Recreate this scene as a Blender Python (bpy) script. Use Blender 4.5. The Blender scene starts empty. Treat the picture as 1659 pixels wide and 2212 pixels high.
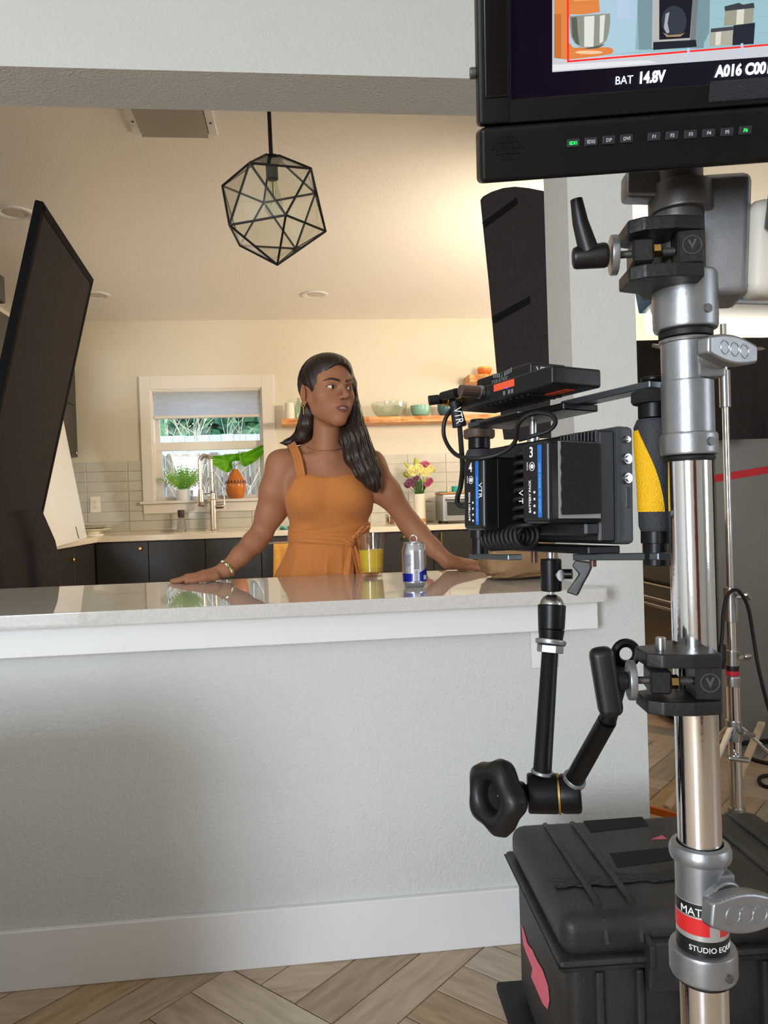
import bpy, bmesh, math, random
import numpy as np
from mathutils import Matrix, Vector
from math import radians, sin, cos, pi, sqrt

SC = bpy.context.scene
COL = SC.collection
rnd = random.Random(7)

# ------------------------------------------------------------------ camera
IW, IH, FPX = 1659.0, 2212.0, 1660.0
CAM = Vector((0.0, 0.0, 1.16))
_yaw, _pitch, _roll = radians(6.02), radians(-0.60), radians(1.85)
_f = Vector((sin(_yaw)*cos(_pitch), cos(_yaw)*cos(_pitch), sin(_pitch)))
_r0 = Vector((cos(_yaw), -sin(_yaw), 0.0))
_d0 = _f.cross(_r0)
_r = _r0*cos(_roll) + _d0*sin(_roll)
_d = -_r0*sin(_roll) + _d0*cos(_roll)
CR, CU, CF = _r, -_d, _f           # camera right, up, forward in world space
cam_data = bpy.data.cameras.new('camera')
cam_data.sensor_fit = 'VERTICAL'
cam_data.sensor_height = 24.0
cam_data.lens = FPX/IH*24.0
cam_data.clip_start = 0.05
cam_data.clip_end = 200
camera = bpy.data.objects.new('camera', cam_data)
camera.matrix_world = Matrix(((CR.x, CU.x, -CF.x, CAM.x), (CR.y, CU.y, -CF.y, CAM.y), (CR.z, CU.z, -CF.z, CAM.z), (0, 0, 0, 1)))
COL.objects.link(camera)
SC.camera = camera

def ray(px, py):
    return CR*((px-IW/2)/FPX) - CU*((py-IH/2)/FPX) + CF
def P(px, py, Y):
    d = ray(px, py); return CAM + d*(Y/d.y)
def PZ(px, py, Z):
    d = ray(px, py); return CAM + d*((Z-CAM.z)/d.z)
def PX(px, py, X):
    d = ray(px, py); return CAM + d*(X/d.x)
def PD(px, py, z):
    return CAM + ray(px, py)*z

# ------------------------------------------------------------------ view, world, lights
vs = SC.view_settings
vs.view_transform = 'Standard'; vs.look = 'None'; vs.gamma = 1.0; vs.exposure = 0.0
vs.use_curve_mapping = False

cy_ = SC.cycles
cy_.max_bounces = 8; cy_.diffuse_bounces = 4; cy_.glossy_bounces = 4; cy_.transparent_max_bounces = 20
cy_.caustics_reflective = False; cy_.caustics_refractive = False

world = bpy.data.worlds.new('world'); SC.world = world
world.use_nodes = True
_n = world.node_tree.nodes; _l = world.node_tree.links
_n.clear()
_out = _n.new('ShaderNodeOutputWorld'); _bg = _n.new('ShaderNodeBackground'); _sky = _n.new('ShaderNodeTexSky')
_sky.sky_type = 'NISHITA'; _sky.sun_disc = False; _sky.sun_elevation = radians(48); _sky.sun_rotation = radians(200)
_bg.inputs['Strength'].default_value = 0.7
_l.new(_sky.outputs['Color'], _bg.inputs['Color']); _l.new(_bg.outputs['Background'], _out.inputs['Surface'])

def area(name, loc, target, sx, sy, power, color, spread=180):
    L = bpy.data.lights.new(name, 'AREA'); L.shape = 'RECTANGLE'; L.size = sx; L.size_y = sy
    L.energy = power; L.color = color; L.spread = radians(spread)
    o = bpy.data.objects.new(name, L); COL.objects.link(o)
    o.location = loc
    o.rotation_euler = (Vector(target)-Vector(loc)).to_track_quat('-Z', 'Y').to_euler()
    return o

sun = bpy.data.lights.new('sun', 'SUN'); sun.energy = 2.6; sun.angle = radians(0.6); sun.color = (1, .95, .86)
sun_o = bpy.data.objects.new('sun', sun); COL.objects.link(sun_o)
sun_o.rotation_euler = Vector((-.55, .55, -.9)).to_track_quat('-Z', 'Y').to_euler()
# daylight entering the living room through its windows (behind the photographer)
area('living_room_window_light', (-2.45, -2.93, 1.50), (-.1, 1.9, 1.15), 1.1, 1.4, 150, (.80, .90, 1.0))
area('side_window_light', (3.93, -1.0, 1.55), (0, -.6, 1.3), 1.6, 1.5, 34, (.82, .91, 1.0))
# added fill lamp lifting the kitchen ceiling and walls, no window known here
area('kitchen_fill_light', (3.36, 4.95, 1.75), (-1, 4.4, 2.35), 1.2, 1.0, 54, (1.0, .93, .84))

# ------------------------------------------------------------------ materials
def lin(c):
    def f(v):
        v /= 255.0
        return v/12.92 if v <= .04045 else ((v+.055)/1.055)**2.4
    return (f(c[0]), f(c[1]), f(c[2]), 1.0)

MATS = {}
def mat(name, c, rough=.5, metal=0.0, spec=.5, var=0.0, vscale=8.0, bump=0.0, bscale=60.0, c2=None, emit=None, estr=1.0,
        trans=0.0, ior=1.45, coat=0.0, sss=0.0, stretch=None, detail=3.0, randobj=0.0, alpha=1.0, sheen=0.0):
    if name in MATS: return MATS[name]
    m = bpy.data.materials.new(name); m.use_nodes = True
    nt = m.node_tree; N = nt.nodes; L = nt.links
    b = N['Principled BSDF']
    base = lin(c)
    b.inputs['Base Color'].default_value = base
    b.inputs['Roughness'].default_value = rough
    b.inputs['Metallic'].default_value = metal
    b.inputs['Specular IOR Level'].default_value = spec
    b.inputs['IOR'].default_value = ior
    b.inputs['Transmission Weight'].default_value = trans
    b.inputs['Coat Weight'].default_value = coat
    b.inputs['Alpha'].default_value = alpha
    if sheen: b.inputs['Sheen Weight'].default_value = sheen
    if sss:
        b.inputs['Subsurface Weight'].default_value = sss
        b.inputs['Subsurface Radius'].default_value = (.012, .005, .003)
        b.inputs['Subsurface Scale'].default_value = 1.0
    if emit:
        b.inputs['Emission Color'].default_value = lin(emit); b.inputs['Emission Strength'].default_value = estr
    co = None
    if var or bump or c2 or randobj:
        tc = N.new('ShaderNodeTexCoord'); mp = N.new('ShaderNodeMapping')
        L.new(tc.outputs['Object'], mp.inputs['Vector'])
        if stretch: mp.inputs['Scale'].default_value = stretch
        co = mp.outputs['Vector']
    if var or c2:
        nz = N.new('ShaderNodeTexNoise'); nz.inputs['Scale'].default_value = vscale; nz.inputs['Detail'].default_value = detail
        L.new(co, nz.inputs['Vector'])
        rp = N.new('ShaderNodeValToRGB')
        a = base; e = lin(c2) if c2 else tuple(min(1, v*(1+var)) for v in base[:3])+(1,)
        if not c2: a = tuple(v*(1-var) for v in base[:3])+(1,)
        rp.color_ramp.elements[0].color = a; rp.color_ramp.elements[1].color = e
        rp.color_ramp.elements[0].position = .35; rp.color_ramp.elements[1].position = .65
        L.new(nz.outputs['Fac'], rp.inputs['Fac'])
        cs = rp.outputs['Color']
        L.new(cs, b.inputs['Base Color'])
    if randobj:
        oi = N.new('ShaderNodeObjectInfo'); hs = N.new('ShaderNodeHueSaturation')
        mr = N.new('ShaderNodeMapRange'); mr.inputs['To Min'].default_value = 1-randobj; mr.inputs['To Max'].default_value = 1+randobj
        L.new(oi.outputs['Random'], mr.inputs['Value']); L.new(mr.outputs['Result'], hs.inputs['Value'])
        if var or c2: L.new(cs, hs.inputs['Color'])
        else: hs.inputs['Color'].default_value = base
        L.new(hs.outputs['Color'], b.inputs['Base Color'])
    if bump:
        nb = N.new('ShaderNodeTexNoise'); nb.inputs['Scale'].default_value = bscale; nb.inputs['Detail'].default_value = 2.0
        L.new(co, nb.inputs['Vector'])
        bp = N.new('ShaderNodeBump'); bp.inputs['Strength'].default_value = bump; bp.inputs['Distance'].default_value = .004
        L.new(nb.outputs['Fac'], bp.inputs['Height']); L.new(bp.outputs['Normal'], b.inputs['Normal'])
    MATS[name] = m
    return m

def leafy(name, c, c2, t=.45):
    m = mat(name, c, .45, c2=c2, vscale=20)
    N = m.node_tree.nodes; L = m.node_tree.links; b = N['Principled BSDF']; o = N['Material Output']
    tr = N.new('ShaderNodeBsdfTranslucent'); tr.inputs['Color'].default_value = lin(c2); mx = N.new('ShaderNodeMixShader'); mx.inputs['Fac'].default_value = t
    L.new(b.outputs['BSDF'], mx.inputs[1]); L.new(tr.outputs['BSDF'], mx.inputs[2]); L.new(mx.outputs['Shader'], o.inputs['Surface'])
    return m

def glass(name, c=(255, 255, 255), rough=0.0, ior=1.45):
    """thin clear sheet: mirrors and lets light through"""
    if name in MATS: return MATS[name]
    m = bpy.data.materials.new(name); m.use_nodes = True
    N = m.node_tree.nodes; L = m.node_tree.links
    N.clear()
    o = N.new('ShaderNodeOutputMaterial'); t = N.new('ShaderNodeBsdfTransparent'); g = N.new('ShaderNodeBsdfGlossy')
    mx = N.new('ShaderNodeMixShader'); lw = N.new('ShaderNodeLayerWeight'); lw.inputs['Blend'].default_value = .5
    pw = N.new('ShaderNodeMath'); pw.operation = 'POWER'; pw.inputs[1].default_value = 5.0; L.new(lw.outputs['Facing'], pw.inputs[0])
    fr = N.new('ShaderNodeMath'); fr.operation = 'MULTIPLY_ADD'; f0 = ((ior-1)/(ior+1))**2; fr.inputs[1].default_value = 1-f0; fr.inputs[2].default_value = f0
    L.new(pw.outputs[0], fr.inputs[0]); g.inputs['Roughness'].default_value = rough
    t.inputs['Color'].default_value = lin(c)
    L.new(fr.outputs[0], mx.inputs['Fac']); L.new(t.outputs['BSDF'], mx.inputs[1]); L.new(g.outputs['BSDF'], mx.inputs[2])
    L.new(mx.outputs['Shader'], o.inputs['Surface'])
    MATS[name] = m
    return m

# ------------------------------------------------------------------ mesh building
def frame(o, x, y, z):
    return Matrix(((x[0], y[0], z[0], o[0]), (x[1], y[1], z[1], o[1]), (x[2], y[2], z[2], o[2]), (0, 0, 0, 1)))
def axis_frame(p0, p1, hint=Vector((0.13, 0.21, 0.97))):
    p0 = Vector(p0); z = (Vector(p1)-p0).normalized()
    if abs(z.dot(hint)) > .98: hint = Vector((1, 0.1, 0))
    x = hint.cross(z).normalized(); y = z.cross(x)
    return frame(p0, x, y, z)
def cam_frame(px, py, z, yaw=0, pitch=0, roll=0):
    """local frame (x right, y up, z towards the viewer) standing at a real distance z"""
    o = PD(px, py, z)
    R = Matrix.Rotation(radians(yaw), 3, 'Y') @ Matrix.Rotation(radians(pitch), 3, 'X') @ Matrix.Rotation(radians(roll), 3, 'Z')
    B = Matrix(((CR.x, CU.x, -CF.x), (CR.y, CU.y, -CF.y), (CR.z, CU.z, -CF.z)))
    X = B @ R
    return Matrix.Translation(o) @ X.to_4x4()

class MB:
    def __init__(s, m=None):
        s.v = []; s.f = []; s.m = m or Matrix.Identity(4)
    def add(s, vs, fs, m=None):
        M = s.m @ m if m is not None else s.m
        k = len(s.v)
        s.v += [tuple(M @ Vector(v)) for v in vs]
        s.f += [tuple(i+k for i in f) for f in fs]
        return s
    def addbm(s, bm, m=None):
        bm.verts.index_update()
        s.add([v.co[:] for v in bm.verts], [[v.index for v in f.verts] for f in bm.faces], m)
        bm.free(); return s
    def box(s, c, d, bev=0.0, seg=2, m=None):
        bm = bmesh.new(); bmesh.ops.create_cube(bm, size=1.0)
        for v in bm.verts: v.co = Vector((v.co.x*d[0], v.co.y*d[1], v.co.z*d[2]))
        if bev > 0:
            bmesh.ops.bevel(bm, geom=list(bm.edges), offset=min(bev, min(d)*.49), segments=seg, profile=.5, affect='EDGES')
        for v in bm.verts: v.co += Vector(c)
        return s.addbm(bm, m)
    def bx(s, x0, x1, y0, y1, z0, z1, bev=0.0, seg=2, m=None):
        return s.box(((x0+x1)/2, (y0+y1)/2, (z0+z1)/2), (abs(x1-x0), abs(y1-y0), abs(z1-z0)), bev, seg, m)
    def lathe(s, prof, m=None, n=24, a0=0.0, a1=2*pi):
        full = abs(a1-a0-2*pi) < 1e-6
        cols = n if full else n+1
        vs = []; fs = []
        for i in range(cols):
            a = a0+(a1-a0)*i/n
            for r, z in prof: vs.append((r*cos(a), r*sin(a), z))
        k = len(prof)
        for i in range(n):
            j = (i+1) % cols
            for q in range(k-1):
                A, B, C_, D = i*k+q, j*k+q, j*k+q+1, i*k+q+1
                if prof[q][0] < 1e-7 and prof[q+1][0] < 1e-7: continue
                if prof[q][0] < 1e-7: fs.append((A, C_, D))
                elif prof[q+1][0] < 1e-7: fs.append((A, B, D))
                else: fs.append((A, B, C_, D))
        return s.add(vs, fs, m)
    def cyl(s, p0, p1, r0, r1=None, n=20, bev=0.0):
        r1 = r0 if r1 is None else r1
        h = (Vector(p1)-Vector(p0)).length
        b = min(bev, h*.45, r0*.9, r1*.9) if bev else 0
        if b: prof = [(0, 0), (r0-b, 0), (r0-b*.3, b*.3), (r0, b), (r1, h-b), (r1-b*.3, h-b*.3), (r1-b, h), (0, h)]
        else: prof = [(0, 0), (r0, 0), (r1, h), (0, h)]
        return s.lathe(prof, axis_frame(p0, p1), n)
    def ring(s, p0, p1, ri, ro, n=20):
        h = (Vector(p1)-Vector(p0)).length
        return s.lathe([(ri, 0), (ro, 0), (ro, h), (ri, h), (ri, 0)], axis_frame(p0, p1), n)
    def torus(s, c, ax, R, r, n=24, k=10):
        prof = [(R+r*cos(2*pi*i/k), r*sin(2*pi*i/k)) for i in range(k+1)]
        c = Vector(c); return s.lathe(prof, axis_frame(c, c+Vector(ax)), n)
    def ball(s, c, r, n=16, sc=(1, 1, 1), m=None):
        bm = bmesh.new(); bmesh.ops.create_uvsphere(bm, u_segments=n, v_segments=max(6, n*2//3), radius=1)
        for v in bm.verts: v.co = Vector((v.co.x*r*sc[0], v.co.y*r*sc[1], v.co.z*r*sc[2])) + Vector(c)
        return s.addbm(bm, m)
    def tube(s, pts, r, n=8, cap=True, closed=False):
        pts = [Vector(p) for p in pts]; k = len(pts)
        rr = r if isinstance(r, (list, tuple)) else [r]*k
        T = []
        for i in range(k):
            a = pts[(i-1) % k] if (closed or i > 0) else pts[0]
            b = pts[(i+1) % k] if (closed or i < k-1) else pts[-1]
            t = (b-a); T.append(t.normalized() if t.length > 1e-9 else Vector((0, 0, 1)))
        x = Vector((.31, .17, .93)).cross(T[0])
        if x.length < .05: x = Vector((1, 0, 0)).cross(T[0])
        x.normalize()
        vs = []; fs = []
        for i in range(k):
            x = (x - T[i]*x.dot(T[i]))
            x.normalize(); y = T[i].cross(x)
            for q in range(n):
                a = 2*pi*q/n; vs.append(tuple(pts[i] + x*(rr[i]*cos(a)) + y*(rr[i]*sin(a))))
        for i in range(k if closed else k-1):
            j = (i+1) % k
            for q in range(n):
                w = (q+1) % n; fs.append((i*n+q, i*n+w, j*n+w, j*n+q))
        if cap and not closed:
            fs.append(tuple(range(n-1, -1, -1))); fs.append(tuple((k-1)*n+q for q in range(n)))
        return s.add(vs, fs)
    def prism(s, poly, h, m=None, bev=0.0):
        """polygon in local xy extruded along local z"""
        bm = bmesh.new()
        f = bm.faces.new([bm.verts.new((x, y, 0)) for x, y in poly])
        r = bmesh.ops.extrude_face_region(bm, geom=[f])
        for g in r['geom']:
            if isinstance(g, bmesh.types.BMVert): g.co.z += h
        bmesh.ops.recalc_face_normals(bm, faces=bm.faces)
        if bev: bmesh.ops.bevel(bm, geom=list(bm.edges), offset=bev, segments=2, profile=.5, affect='EDGES')
        return s.addbm(bm, m)
    def sheet(s, fn, nu, nv, th=0.0, closeu=False):
        """surface fn(u,v)->point with thickness th"""
        g = [[Vector(fn(i/nu, j/nv)) for j in range(nv+1)] for i in range(nu+1)]
        vs = [p for row in g for p in row]; fs = []
        w = nv+1
        for i in range(nu):
            for j in range(nv): fs.append((i*w+j, (i+1)*w+j, (i+1)*w+j+1, i*w+j+1))
        if th:
            nn = []
            for i in range(nu+1):
                for j in range(nv+1):
                    a = g[min(i+1, nu)][j]-g[max(i-1, 0)][j]; b = g[i][min(j+1, nv)]-g[i][max(j-1, 0)]
                    c = a.cross(b); nn.append(c.normalized() if c.length > 1e-12 else Vector((0, 0, 1)))
            k = len(vs); vs = vs+[p-n_*th for p, n_ in zip(vs, nn)]
            fs += [tuple(q+k for q in reversed(f)) for f in fs]
            for i in range(nu):
                fs.append((i*w, i*w+k, (i+1)*w+k, (i+1)*w)); fs.append((i*w+nv, (i+1)*w+nv, (i+1)*w+nv+k, i*w+nv+k))
            for j in range(nv):
                fs.append((j, j+1, j+1+k, j+k)); fs.append((nu*w+j, nu*w+j+k, nu*w+j+1+k, nu*w+j+1))
        return s.add(vs, fs)
    def build(s, name, material, parent=None, smooth=35, label=None):
        me = bpy.data.meshes.new(name)
        me.from_pydata(s.v, [], s.f); me.validate(); me.update()
        bm = bmesh.new(); bm.from_mesh(me); bmesh.ops.recalc_face_normals(bm, faces=bm.faces); bm.to_mesh(me); bm.free()
        if smooth:
            me.shade_smooth(); me.set_sharp_from_angle(angle=radians(smooth))
        me.materials.append(material)
        o = link(name, me, parent, label)
        if smooth and len(me.polygons) < 4000:
            wn = o.modifiers.new('weighted_normals', 'WEIGHTED_NORMAL'); wn.keep_sharp = True; wn.weight = 100
        return o

def link(name, me, parent=None, label=None):
    o = bpy.data.objects.new(name, me); COL.objects.link(o)
    if parent is not None:
        o.parent = parent
        o.matrix_parent_inverse = (Matrix.Translation(parent['_w']) if '_w' in parent else Matrix.Identity(4)).inverted()
    if label: o['label'] = label
    return o
def thing(name, label, cat, loc, group=None):
    o = bpy.data.objects.new(name, None); COL.objects.link(o)
    o.empty_display_size = .05
    o.location = loc; o['_w'] = list(loc)
    o['label'] = label; o['category'] = cat
    if group: o['group'] = group
    THINGS.append(o)
    return o
THINGS = []
def tag(o, label, cat, group=None, kind=None):
    o['label'] = label; o['category'] = cat
    if group: o['group'] = group
    if kind: o['kind'] = kind
    return o
def struct(o, label=None):
    o['kind'] = 'structure'
    if label: o['label'] = label
    return o
def text_mesh(txt, size, m, mbx, thick=.0002, align='LEFT', sx=1.0, bold=0.0):
    """lettering as real geometry, added to builder mbx in frame m (x right, y up)"""
    cu = bpy.data.curves.new('lettering', 'FONT'); cu.body = txt; cu.size = size; cu.align_x = align
    cu.extrude = thick; cu.offset = bold; cu.resolution_u = 3
    o = bpy.data.objects.new('lettering', cu); COL.objects.link(o)
    dg = bpy.context.evaluated_depsgraph_get()
    me = bpy.data.meshes.new_from_object(o.evaluated_get(dg))
    mbx.add([(v.co.x*sx, v.co.y, v.co.z) for v in me.vertices], [tuple(p.vertices) for p in me.polygons], m)
    bpy.data.objects.remove(o); bpy.data.curves.remove(cu); bpy.data.meshes.remove(me)

# ------------------------------------------------------------------ shared materials
M_wall = mat('living_wall_paint', (214, 214, 210), .75, bump=.65, bscale=125, spec=.25)
M_kwall = mat('kitchen_wall_paint', (231, 222, 201), .7, bump=.35, bscale=150, spec=.25)
M_ceil = mat('ceiling_paint', (248, 243, 234), .8, bump=.4, bscale=160, spec=.2)
M_white = mat('white_trim_paint', (236, 234, 232), .4, spec=.4)
M_black = mat('black_plastic', (16, 16, 17), .42)
M_blackm = mat('black_anodised_metal', (20, 20, 22), .36, metal=.55)
M_rubber = mat('black_rubber', (13, 13, 13), .55)
M_chrome = mat('chrome', (226, 226, 228), .10, metal=1.0, bump=.012, bscale=300)
M_steel = mat('satin_steel', (178, 178, 178), .3, metal=1.0)
M_cast = mat('cast_grey_metal', (152, 154, 158), .36, metal=.8, bump=.03, bscale=500, var=.05, vscale=60)
M_castd = mat('dark_cast_metal', (104, 101, 98), .45, metal=.7, bump=.03, bscale=500)
M_duvet = mat('black_duvetyne', (56, 51, 50), .9, spec=.1, bump=.2, bscale=500, var=.08, vscale=90)
M_quartz = mat('white_quartz', (212, 207, 202), .015, var=.05, vscale=160, spec=.6, ior=1.6)
M_cab = mat('charcoal_cabinet_paint', (50, 47, 43), .35, var=.04, vscale=10)
M_paper = mat('white_marker', (236, 238, 240), .6)
M_brass = mat('brass', (205, 170, 100), .25, metal=1.0)

# ------------------------------------------------------------------ setting
YW0, YW1 = 1.965, 2.155        # dividing wall
YB = 6.05                      # kitchen back wall
XL, XR = -2.05, 3.40           # kitchen side walls
ZC = 2.62
HEAD = 2.255
XP0, XP1 = .719, .8966         # pillar

f = MB().bx(-4.1, 4.1, -3.1, 6.1, -.05, -.008).build('floor', mat('floor_grout', (128, 112, 96), .8), smooth=0)
struct(f, 'wood look plank floor laid in diagonal pattern')
# planks: diagonal basket of 0.11 x 0.44 m boards, built where the floor shows
plank_cols = [(196, 174, 150), (186, 166, 144), (176, 154, 128), (202, 184, 162), (168, 160, 148), (152, 150, 144), (186, 158, 124), (194, 180, 166)]
plank_mats = [mat('floor_plank_%d' % i, c, .38, c2=tuple(max(0, v-26) for v in c), vscale=7, stretch=(1, 7, 1), bump=.1, bscale=40, detail=6) for i, c in enumerate(plank_cols)]
PW, PL = .118, .472
pm = []
for k, mm in enumerate(plank_mats):
    b = MB().box((0, 0, -.005), (PL-.003, PW-.003, .010), .0012, 1)
    me = bpy.data.meshes.new('plank'); me.from_pydata(b.v, [], b.f); me.update(); me.materials.append(mm); pm.append(me)
def vis_floor(x, y):
    if -1.15 < x < 1.25 and 1.18 < y < 1.96: return True
    if .80 < x < 2.3 and 1.5 < y < 3.62: return True
    return False
S = PW*4
a45 = radians(45)
cnt = 0
for i in range(-14, 15):
    for j in range(-14, 15):
        horiz = (i+j) % 2 == 0
        for q in range(4):
            u = (i*S+S/2) if horiz else i*S+(q+.5)*PW
            v = j*S+(q+.5)*PW if horiz else j*S+S/2
            x = u*cos(a45)-v*sin(a45)+.11; y = u*sin(a45)+v*cos(a45)+2.3
            if not vis_floor(x, y): continue
            me = rnd.choice(pm)
            o = bpy.data.objects.new('plank', me); COL.objects.link(o)
            o.location = (x, y, 0); o.rotation_euler = (0, 0, a45+(0 if horiz else pi/2)); o.parent = f; cnt += 1
# the rest of the floor, same boards joined (out of view or far)
b = MB()
for i in range(-22, 23):
    for j in range(-22, 23):
        horiz = (i+j) % 2 == 0
        for q in range(4):
            u = (i*S+S/2) if horiz else i*S+(q+.5)*PW
            v = j*S+(q+.5)*PW if horiz else j*S+S/2
            x = u*cos(a45)-v*sin(a45)+.11; y = u*sin(a45)+v*cos(a45)+2.3
            if vis_floor(x, y) or not (-3.9 < x < 3.9 and -2.9 < y < 5.9): continue
            b.add([(-PL/2+.002, -PW/2+.002, 0), (PL/2-.002, -PW/2+.002, 0), (PL/2-.002, PW/2-.002, 0), (-PL/2+.002, PW/2-.002, 0),
                   (-PL/2+.002, -PW/2+.002, -.008), (PL/2-.002, -PW/2+.002, -.008), (PL/2-.002, PW/2-.002, -.008), (-PL/2+.002, PW/2-.002, -.008)],
                  [(0, 1, 2, 3), (0, 4, 5, 1), (1, 5, 6, 2), (2, 6, 7, 3), (3, 7, 4, 0)],
                  Matrix.Translation((x, y, 0)) @ Matrix.Rotation(a45+(0 if horiz else pi/2), 4, 'Z'))
o = b.build('far_planks', plank_mats[0], smooth=0); o.parent = f; o['kind'] = 'stuff'

# shell
struct(MB().bx(-4.1, 4.1, -3.1, 6.2, ZC, ZC+.1).build('ceiling', M_ceil, smooth=0), 'cream painted textured ceiling')
struct(MB().bx(XL, XP0, YW0, YW1, 0, .893).build('wall_divider', M_wall, smooth=0), 'textured white half wall under the counter')
struct(MB().bx(XP0, XP1, YW0, YW1, 0, HEAD).build('wall_pillar', M_wall, smooth=0), 'textured white pillar at the right end of the counter')
struct(MB().bx(-4.05, 4.05, YW0, YW1, HEAD, ZC).build('wall_header', M_wall, smooth=0), 'textured white header beam above the counter opening')
struct(MB().bx(-4.05, XL, YW0, YW1, 0, HEAD).build('wall_living_front', M_wall, smooth=0), 'white living room wall left of the half wall')
# back wall with window opening
WX0, WX1 = P(329, 950, YB).x, P(567, 900, YB).x
WZ0, WZ1 = P(450, 1079, YB).z, P(450, 840, YB).z
w = MB()
w.bx(XL-.1, WX0, YB, YB+.14, 0, ZC); w.bx(WX1, XR+.1, YB, YB+.14, 0, ZC)
w.bx(WX0, WX1, YB, YB+.14, 0, WZ0); w.bx(WX0, WX1, YB, YB+.14, WZ1, ZC)
wall_back = struct(w.build('wall_back', M_kwall, smooth=0), 'warm cream kitchen wall with tiled backsplash')
struct(MB().bx(XL-.1, XL, YW1, YB, 0, ZC).build('wall_left', M_kwall, smooth=0), 'cream kitchen side wall behind the range')
struct(MB().bx(XR, XR+.1, YW1, YB, 0, ZC).build('wall_right', M_kwall, smooth=0), 'cream kitchen side wall behind the refrigerator')
struct(MB().bx(-4.1, -4.0, -3.1, YW0, 0, ZC).build('wall_living_left', M_wall, smooth=0), 'white living room side wall')
struct(MB().bx(4.0, 4.1, -3.1, YW0, 0, ZC).build('wall_living_right', M_wall, smooth=0), 'white living room wall near the passage')
struct(MB().bx(XR, 4.1, YW0, YW1, 0, HEAD).build('wall_passage', M_wall, smooth=0), 'white wall beside the kitchen passage')
# living-room rear wall with a window opening
w = MB()
w.bx(-1.6, 4.1, -3.1, -3.0, 0, ZC); w.bx(-4.1, -3.3, -3.1, -3.0, 0, ZC); w.bx(-3.3, -1.6, -3.1, -3.0, 0, .72); w.bx(-3.3, -1.6, -3.1, -3.0, 2.28, ZC)
struct(w.build('wall_living_rear', M_wall, smooth=0), 'white living room wall with window behind the camera')
d = MB().bx(-.2, .72, -3.0, -2.955, 0, 2.05, .004)
for z0, z1 in ((.2, .95), (1.1, 1.9)):
    for x0, x1 in ((-.08, .22), (.30, .60)): d.bx(x0, x1, -2.955, -2.945, z0, z1, .004)
struct(d.build('door_1', mat('red_brown_door', (112, 48, 36), .35), smooth=0), 'red brown panelled door in the living room')
for nm_, x_, ya_, yb_, lab_ in (('added_window_frame', XR, 4.30, 5.60, 'white window frame added around the kitchen fill lamp'), ('window_3', 4.0, -1.85, -.15, 'white framed living room side window')):
    b = MB().bx(x_-.02, x_, ya_-.08, ya_, .92, 2.42).bx(x_-.02, x_, yb_, yb_+.08, .92, 2.42).bx(x_-.02, x_, ya_-.08, yb_+.08, .84, .92).bx(x_-.02, x_, ya_, yb_, 2.34, 2.42).bx(x_-.018, x_, ya_, yb_, 1.61, 1.65)
    struct(b.build(nm_, M_white, smooth=0), lab_)  # the kitchen frame is added only to surround the fill lamp
# baseboard
zb = P(500, 1973, YW0-.016).z
bb = MB().bx(XL, XP1+.002, YW0-.016, YW0, 0, zb, .0025, 1)
bb.bx(XP1-.001, XP1+.015, YW0-.016, YW1, 0, zb, .0025, 1)
struct(bb.build('baseboard_divider', M_white), 'tall white baseboard under the half wall')
# counter of the pass-through
HC = .93
CF0, CB0 = 1.860, 2.554
CXR = P(1316, 1272, CF0).x
ct = MB()
poly = [(XL, CF0), (CXR-.012, CF0), (CXR-.003, CF0+.004), (CXR, CF0+.014), (CXR-.045, YW0), (XP0, YW0), (XP0, CB0), (XL, CB0)]
ct.prism(poly, .034, Matrix.Translation((0, 0, HC-.034)), bev=.002)
ct = ct.build('bar_counter', M_quartz)
tag(ct, 'long glossy white quartz pass-through counter on the half wall', 'counter')
ap = MB().bx(XL, P(1292, 1330, YW0-.05).x, YW0-.05, YW0-.001, P(0, 1424, YW0-.05).z, HC-.0345, .002, 1)
struct(ap.build('trim_1', M_white), 'white wooden apron board under the counter')
# white window trim
WT = mat('warm_white_trim', (240, 232, 220), .4)
TX0, TX1 = P(305.5, 950, YB).x, P(593, 880, YB).x
TZ0, TZ1 = P(450, 1106, YB).z, P(450, 812, YB).z
win = thing('window_1', 'white double hung window over the sink with a half raised blind', 'window', (-.7, YB, TZ0))
win['kind'] = 'structure'; del win['category']
YT = YB-.022
MB().bx(TX0, WX0, YT, YB, WZ0, TZ1, .002, 1).build('casing', WT, win)
MB().bx(WX1, TX1, YT, YB, WZ0, TZ1, .002, 1).build('casing', WT, win)
MB().bx(WX0, WX1, YT, YB, WZ1, TZ1, .002, 1).build('casing', WT, win)
MB().bx(TX0-.02, TX1+.02, YB-.05, YB+.09, WZ0-.022, WZ0, .003, 1).build('sill', WT, win)
MB().bx(TX0, TX1, YT, YB, TZ0, WZ0-.022, .002, 1).build('apron', WT, win)
j = MB()
j.bx(WX0, WX0+.012, YB-.005, YB+.14, WZ0, WZ1); j.bx(WX1-.012, WX1, YB-.005, YB+.14, WZ0, WZ1); j.bx(WX0+.012, WX1-.012, YB-.005, YB+.14, WZ1-.012, WZ1)
j.build('jamb', WT, win, smooth=0)
GX0, GX1 = WX0+.012, WX1-.012
zr0, zr1 = P(450, 972, YB+.07).z, P(450, 954, YB+.07).z
fl = .045
s1 = MB(); s1.bx(GX0, GX0+fl, YB+.06, YB+.09, WZ0+.001, zr0); s1.bx(GX1-fl*.5, GX1, YB+.06, YB+.09, WZ0+.001, zr0)
s1.bx(GX0+fl, GX1-fl*.5, YB+.06, YB+.09, WZ0+.001, WZ0+.03); s1.bx(GX0, GX1, YB+.055, YB+.095, zr0, zr1)
s1.build('lower_sash', WT, win, smooth=0)
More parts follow.
